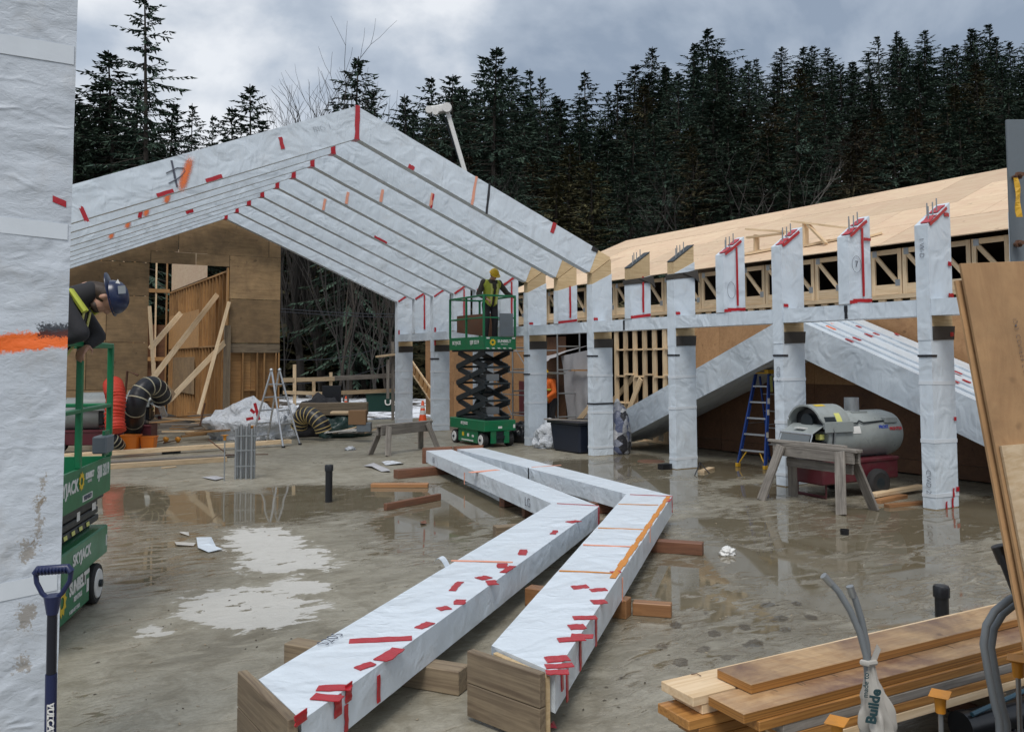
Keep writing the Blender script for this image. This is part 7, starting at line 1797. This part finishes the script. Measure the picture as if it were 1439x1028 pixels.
# ------------------------------------------------------------------ woods
def conifer_meshes(seed, H=20.0, R0=3.4, crown_from=.10, whorls=40, per=6, droop=.35, sparse=0.0, mat=None, wind=0.0):
    rnd = random.Random(seed); V, F = [], []
    def spray(p, d, L, w):
        """a hanging fan of needles: two crossed leaf-shaped quads"""
        up = Vector((0, 0, 1)); sd_ = d.cross(up)
        if sd_.length < .05: sd_ = Vector((1, 0, 0))
        sd_.normalize(); n = sd_.cross(d)
        tip = p + d * L + Vector((0, 0, -L * rnd.uniform(.10, .45)))
        k = len(V); mid = p.lerp(tip, .5)
        V.extend([p, mid + sd_ * w + Vector((0, 0, -.12 * L * rnd.random())), tip, mid - sd_ * w + Vector((0, 0, -.12 * L * rnd.random()))]); F.append((k, k + 1, k + 2, k + 3))
        k = len(V); V.extend([p + n * .02, mid + Vector((0, 0, .18 * w)), tip, mid - Vector((0, 0, w * 1.1))]); F.append((k, k + 1, k + 2, k + 3))
    T = MB()
    lean = Vector((rnd.uniform(-.02, .02), rnd.uniform(-.02, .02), 0)) * H
    def ax(t): return Vector((lean.x * t * t, lean.y * t * t, H * t))
    T.tube([ax(i / 8) for i in range(9)], .2, 7, True, [.011 * H * (1 - .93 * (i / 8)) + .01 for i in range(9)])
    nbr = int(whorls * per * .92); gold = 2.39996; a0 = rnd.uniform(0, 6.28)
    for wI in range(nbr):
        t = crown_from + (1 - crown_from) * ((wI + rnd.uniform(-2, 2)) / nbr) ** .92 if wI > 2 else crown_from
        t = min(max(t, crown_from), .985)
        if rnd.random() < sparse: continue
        clump = .72 + .45 * noise.noise(Vector((t * 9, seed * 3.3, 0))) + .25 * noise.noise(Vector((t * 23, seed, 5)))
        prof = (min((1 - t) ** .64, 1.9 * (1 - t)) + .012) * clump * min(1, (t - crown_from) / .12 + .5)
        a = a0 + gold * wI + rnd.uniform(-.4, .4); L = max(.22, 1.3 * R0 * prof * rnd.choice((.45, .7, .85, 1.0, 1.15, 1.3)) * rnd.uniform(.85, 1.1))
        if wind: L *= 1 + wind * math.cos(a - .6)
        rise = .50 * t ** 3 - .02 - droop * rnd.uniform(.3, 1.4) * (1.05 - t)
        d = Vector((math.cos(a), math.sin(a), rise)).normalized(); o = ax(t); q = []; ns = max(3, int(L / .40))
        for s in range(ns + 1):
            u = s / ns; q.append(o + d * L * u + Vector((rnd.uniform(-.04, .04), rnd.uniform(-.04, .04), -.16 * L * u * u + .22 * L * max(0, u - .6) ** 1.3)))
        if L > .8: T.tube([q[0], q[-1]], .03, 3, False, [.014 + .010 * L, .006])
        for s in range(1, ns + 1):
            if s < ns * .18 and L > 1.5: continue
            k_ = (.60 + .45 * (1 - s / ns)) * min(1, L / 1.2 + .35)
            for sgn in (-1, 1):
                dd = (d + Vector((-d.y, d.x, 0)) * sgn * rnd.uniform(.35, 1.1) + Vector((0, 0, rnd.uniform(-.25, .15)))).normalized()
                spray(q[s], dd, rnd.uniform(.30, .68) * k_, rnd.uniform(.045, .09))
                if rnd.random() < .75: spray(q[s].lerp(q[s - 1], .5), (dd + Vector((0, 0, rnd.uniform(-.5, .2)))).normalized(), rnd.uniform(.25, .6) * k_, rnd.uniform(.04, .08))
            if rnd.random() < .5: spray(q[s], (d * .6 + Vector((0, 0, -.8))).normalized(), rnd.uniform(.3, .6) * k_, rnd.uniform(.06, .10))
        spray(q[-1], d, .5 * min(1, L + .3), .07)
    for _ in range(5): spray(ax(.975), Vector((rnd.uniform(-.4, .4), rnd.uniform(-.4, .4), 1)).normalized(), .5, .06)
    me = bpy.data.meshes.new('crown'); me.from_pydata(V, [], F); me.materials.append(mat or M_ndl)
    tm = T.mesh('trunk', M_bark, 0, None, True)
    return tm, me
TREES = [conifer_meshes(1, R0=5.0), conifer_meshes(2, R0=4.4, droop=.5), conifer_meshes(3, R0=5.6, per=7), conifer_meshes(4, R0=4.4, crown_from=.30, sparse=.14, wind=.35),
         conifer_meshes(5, R0=3.9, crown_from=.2, sparse=.12, wind=.45), conifer_meshes(6, R0=5.2, mat=M_ndl2, droop=.55), conifer_meshes(7, R0=4.8, mat=M_ndl2), conifer_meshes(8, R0=5.8, per=7, droop=.2)]
BIGT = conifer_meshes(21, H=24, R0=4.6, crown_from=.22, whorls=30, per=6, sparse=.22, droop=.20)
def tree(kind, x, y, h, label, group, name='conifer', z=None, width=1.0, src=None, rz=None):
    tm, cm = src or TREES[kind]; H = 24.0 if src is BIGT else 20.0; s = h / H
    t = bpy.data.objects.new(name, None); COL.objects.link(t); t.location = (x, y, hill_z(x, y) - .2 if z is None else z); t.scale = (s * width, s * width, s); t.rotation_euler = (0, 0, random.uniform(0, 6.28) if rz is None else rz)
    t['label'] = label; t['category'] = 'tree'; t['group'] = group
    for nm, me in (('trunk', tm), ('crown', cm)):
        o = bpy.data.objects.new(nm, me); COL.objects.link(o); o.parent = t
    return t
SIL = [(-60, 130), (60, 110), (120, 105), (150, 95), (200, 120), (250, 170), (290, 185), (330, 150), (360, 150), (400, 170), (450, 120), (500, 110), (540, 150), (570, 135), (600, 115), (635, 95), (660, 80), (690, 62), (715, 85), (745, 92), (775, 100), (800, 92), (830, 100), (860, 84), (885, 75), (905, 48), (930, 60), (965, 38), (990, 55), (1015, 22), (1045, 55), (1080, 55), (1105, 45), (1130, 28), (1160, 40), (1190, 18), (1215, 45), (1240, 55), (1262, 30), (1290, 28), (1320, 45), (1350, 26), (1380, 30), (1410, 8), (1450, 20), (1600, 10)]
def sil(px):
    for (a, b), (c, d) in zip(SIL, SIL[1:]):
        if a <= px <= c: return b + (d - b) * (px - a) / (c - a)
    return 60
LB = 'dark evergreen conifer in the dense stand on the hillside'; GB = 'conifers on the hillside behind the site'
random.seed(17); cnt = 0
for row, (dist, step, dy, hmin, hmax) in enumerate(((54, 50, 135, 11, 17), (61, 44, 95, 12, 20), (70, 36, 55, 13, 24), (82, 34, 14, 14, 30), (96, 34, 4, 14, 34), (108, 32, 40, 12, 30))):
    px = -40 + random.uniform(0, 30)
    while px < 1600:
        d = dist + random.uniform(-4, 4)
        if row < 1 and 380 < px < 560: px += step; continue
        if row < 2 and px < 560 and px > 380: px += step; continue
        ty = sil(px) + dy + random.uniform(-16, 34) + (30 if px < 560 and row > 2 else 0)
        p = D(px, 508, d); g = hill_z(p.x, p.y); top = D(px, ty, d).z; h = top - g
        if h < hmin * .7: px += step; continue
        h = min(h, hmax + 4)
        k = random.choice((0, 1, 2, 5, 6, 7, 1, 0)) if row < 3 else random.choice((3, 4, 0, 1, 3, 4))
        zone = ('behind the left rafters' if px < 400 else 'behind the frame peak' if px < 560 else 'around the crane boom' if px < 690 else 'above the right rafters' if px < 840 else 'above the roof sheathing at left' if px < 1000 else 'above the taped posts' if px < 1100 else 'above the roof guard rail' if px < 1200 else 'above the post marked 7' if px < 1270 else 'above the right end column' if px < 1345 else 'above the leaning plywood' if px < 1410 else 'at the right edge')
        rk = ('in the front rank', 'in the second rank', 'in the middle rank', 'just below the skyline', 'on the skyline', 'in the rearmost rank')[row]
        lab = ('olive brown' if k in (5, 6) else 'dark green') + ' conifer ' + rk + ' ' + zone
        tree(k, p.x, p.y, h, lab, GB, width=random.uniform(.9, 1.45) * (20 / max(h, 12)) ** .35); cnt += 1
        px += step * random.uniform(.75, 1.25)
# trees that stand out
def lone(px, ty, d, label, kind=0, width=1.0, src=None, rz=None):
    p = D(px, 508, d); g = hill_z(p.x, p.y); return tree(kind, p.x, p.y, D(px, ty, d).z - g, label, 'trees that stand out', width=width, src=src, rz=rz)
lone(203, -45, 44, 'very tall ragged fir rising out of the picture at the left', width=1.0, src=BIGT, rz=.4)
lone(160, 60, 46, 'bushy conifer left of the very tall fir', 1, 1.25); lone(128, 100, 47, 'dark conifer just right of the near wrapped column', 2, 1.2); lone(185, 95, 49, 'dark conifer in front of the very tall fir', 0, 1.2); lone(228, 130, 48, 'dark conifer right of the very tall fir', 7, 1.0); lone(105, 120, 45, 'dark conifer partly hidden by the near wrapped column', 0, 1.2)
lone(264, 134, 62, 'small thin conifer standing free above the left rafters', 4, .8); lone(291, 152, 64, 'smallest free conifer left of the pointed spruce', 4, .7); lone(352, 104, 55, 'pointed spruce standing above the left rafters', 1, 1.0); lone(325, 142, 57, 'lower conifer left of the pointed spruce', 0, 1.0); lone(372, 160, 58, 'low conifer right of the pointed spruce', 0, .9)
lone(492, 62, 48, 'tall conifer directly behind the peak of the nearest frame', 1, 1.1); lone(512, 115, 50, 'conifer right of the tall one behind the frame peak', 0, 1.0)
lone(690, 55, 58, 'tall conifer to the right of the crane boom', 0, 1.15); lone(633, 92, 60, 'conifer directly behind the crane head', 2, 1.0); lone(573, 120, 62, 'slim conifer left of the crane head', 1, .8)
# bare broad-leaved trees
def bare_tree(seed, H, spread, depth=5, col=None, r0=None):
    rnd = random.Random(seed); m = MB()
    def grow(p, d, L, r, lev):
        n = 3; pts = [p]; q = p; dd = d
        for i in range(n):
            dd = (dd + Vector((rnd.uniform(-.16, .16), rnd.uniform(-.16, .16), .05))).normalized(); q = q + dd * L / n; pts.append(q)
        m.tube(pts, r, 5 if lev < 2 else 3, False, [r * (1 - .4 * i / n) for i in range(n + 1)])
        if lev >= depth: return
        for i in range(rnd.choice((2, 3)) if lev else 5):
            a = rnd.uniform(0, 6.28); s = rnd.uniform(.35, .8) * spread; nd = (dd + Vector((math.cos(a), math.sin(a), rnd.uniform(-.1, .4))) * s).normalized()
            st_ = pts[-1] if i < 2 else pts[rnd.choice((1, 2))]
            grow(st_, nd, L * rnd.uniform(.55, .8), r * .55, lev + 1)
    grow(Vector((0, 0, 0)), Vector((0, 0, 1)), H * .38, r0 or H * .012, 0)
    return m.mesh('limbs', col or M_barkd, 0, None, True)
BARE = [bare_tree(3, 10, .9), bare_tree(5, 10, 1.0), bare_tree(9, 10, .8)]
BAREP = bare_tree(12, 10, 1.0, 5, M_barkp)
TRK = [bare_tree(31, 10, .35, 3, M_barkd, .045), bare_tree(34, 10, .3, 3, M_barkd, .04), bare_tree(37, 10, .22, 3, M_bark, .05)]
def bare(me, px, ty, d, label, group, wid=1.0):
    p = D(px, 508, d); g = hill_z(p.x, p.y); h = D(px, ty, d).z - g
    hm = max(v.co.z for v in me.vertices); o = bpy.data.objects.new('bare_tree', me); COL.objects.link(o); s = h / hm; o.scale = (s * wid, s * wid, s); o.location = (p.x, p.y, g - .1); o.rotation_euler = (0, 0, random.uniform(0, 6.28)); tag(o, label, 'tree', group)
bare(BARE[0], 425, 82, 50, 'bare leafless tree left of the frame peak', 'bare trees'); bare(BARE[1], 455, 98, 51, 'bare leafless tree just left of the conifer at the frame peak', 'bare trees')
bare(BAREP, 1102, 215, 44, 'pale dead bare tree against the dark hillside above the plywood roof', 'bare trees', .9)
for i, (px, ty, d) in enumerate(((600, 220, 50), (700, 210, 50), (850, 190, 56), (1150, 170, 64), (960, 200, 54))):
    bare(BARE[i % 3], px, ty, d, ('thin bare tree at the foot of the crane boom', 'thin bare tree over the middle of the right rafters', 'thin bare tree above the left end of the plywood roof', 'thin bare tree high above the roof guard rail', 'thin bare tree left of the pale dead one')[i], 'thin bare trees among the conifers')
random.seed(5)
for i in range(24):
    px = random.uniform(392, 560); bare(TRK[i % 3], px, random.uniform(190, 330), random.uniform(36, 52), ('thin bare trunk just right of the plywood gable, beyond the rail fence' if px < 450 else 'thin bare trunk in the middle of the dark woods beyond the fence' if px < 505 else 'thin bare trunk near the far left column, beyond the fence'), 'bare trunks beyond the fence', random.uniform(.8, 1.4))
random.seed(9)
for i in range(16):
    px = 385 + 12 * i; d = random.uniform(56, 66); p = D(px, 508, d); g = hill_z(p.x, p.y); tree(random.choice((0, 2, 7)), p.x, p.y, D(px, random.uniform(175, 260), d).z - g, 'dark conifer in the deep woods behind the bare trunks and rail fence', 'conifers behind the bare trunks', width=1.25)
# dark brush behind the trunks and along the foot of the hill, as one mass
def brush():
    rnd = random.Random(8); m = MB()
    V, F = [], []
    for _ in range(15000):
        px = rnd.uniform(-60, 1650); d = rnd.uniform(52, 60) if 380 < px < 560 else rnd.uniform(44, 52); p = D(px, 508, d); g = hill_z(p.x, p.y); z = g + rnd.random() ** 1.5 * (9 if 380 < px < 560 else 6); c = Vector((p.x, p.y, z)); a = rnd.uniform(0, 6.28); s = rnd.uniform(.25, .7)
        e1 = Vector((math.cos(a), math.sin(a), rnd.uniform(-.5, .5))) * s; e2 = Vector((-math.sin(a) * .4, math.cos(a) * .4, rnd.uniform(-.6, .6))) * s; k = len(V); V += [c - e1, c + e2 * .5, c + e1, c - e2 * .5]; F.append((k, k + 1, k + 2, k + 3))
    me = bpy.data.meshes.new('undergrowth'); me.from_pydata(V, [], F); me.materials.append(M_ndl2); o = bpy.data.objects.new('undergrowth', me); COL.objects.link(o); tag(o, 'dark tangled undergrowth along the foot of the wooded hill', 'undergrowth', kind='stuff')
brush()
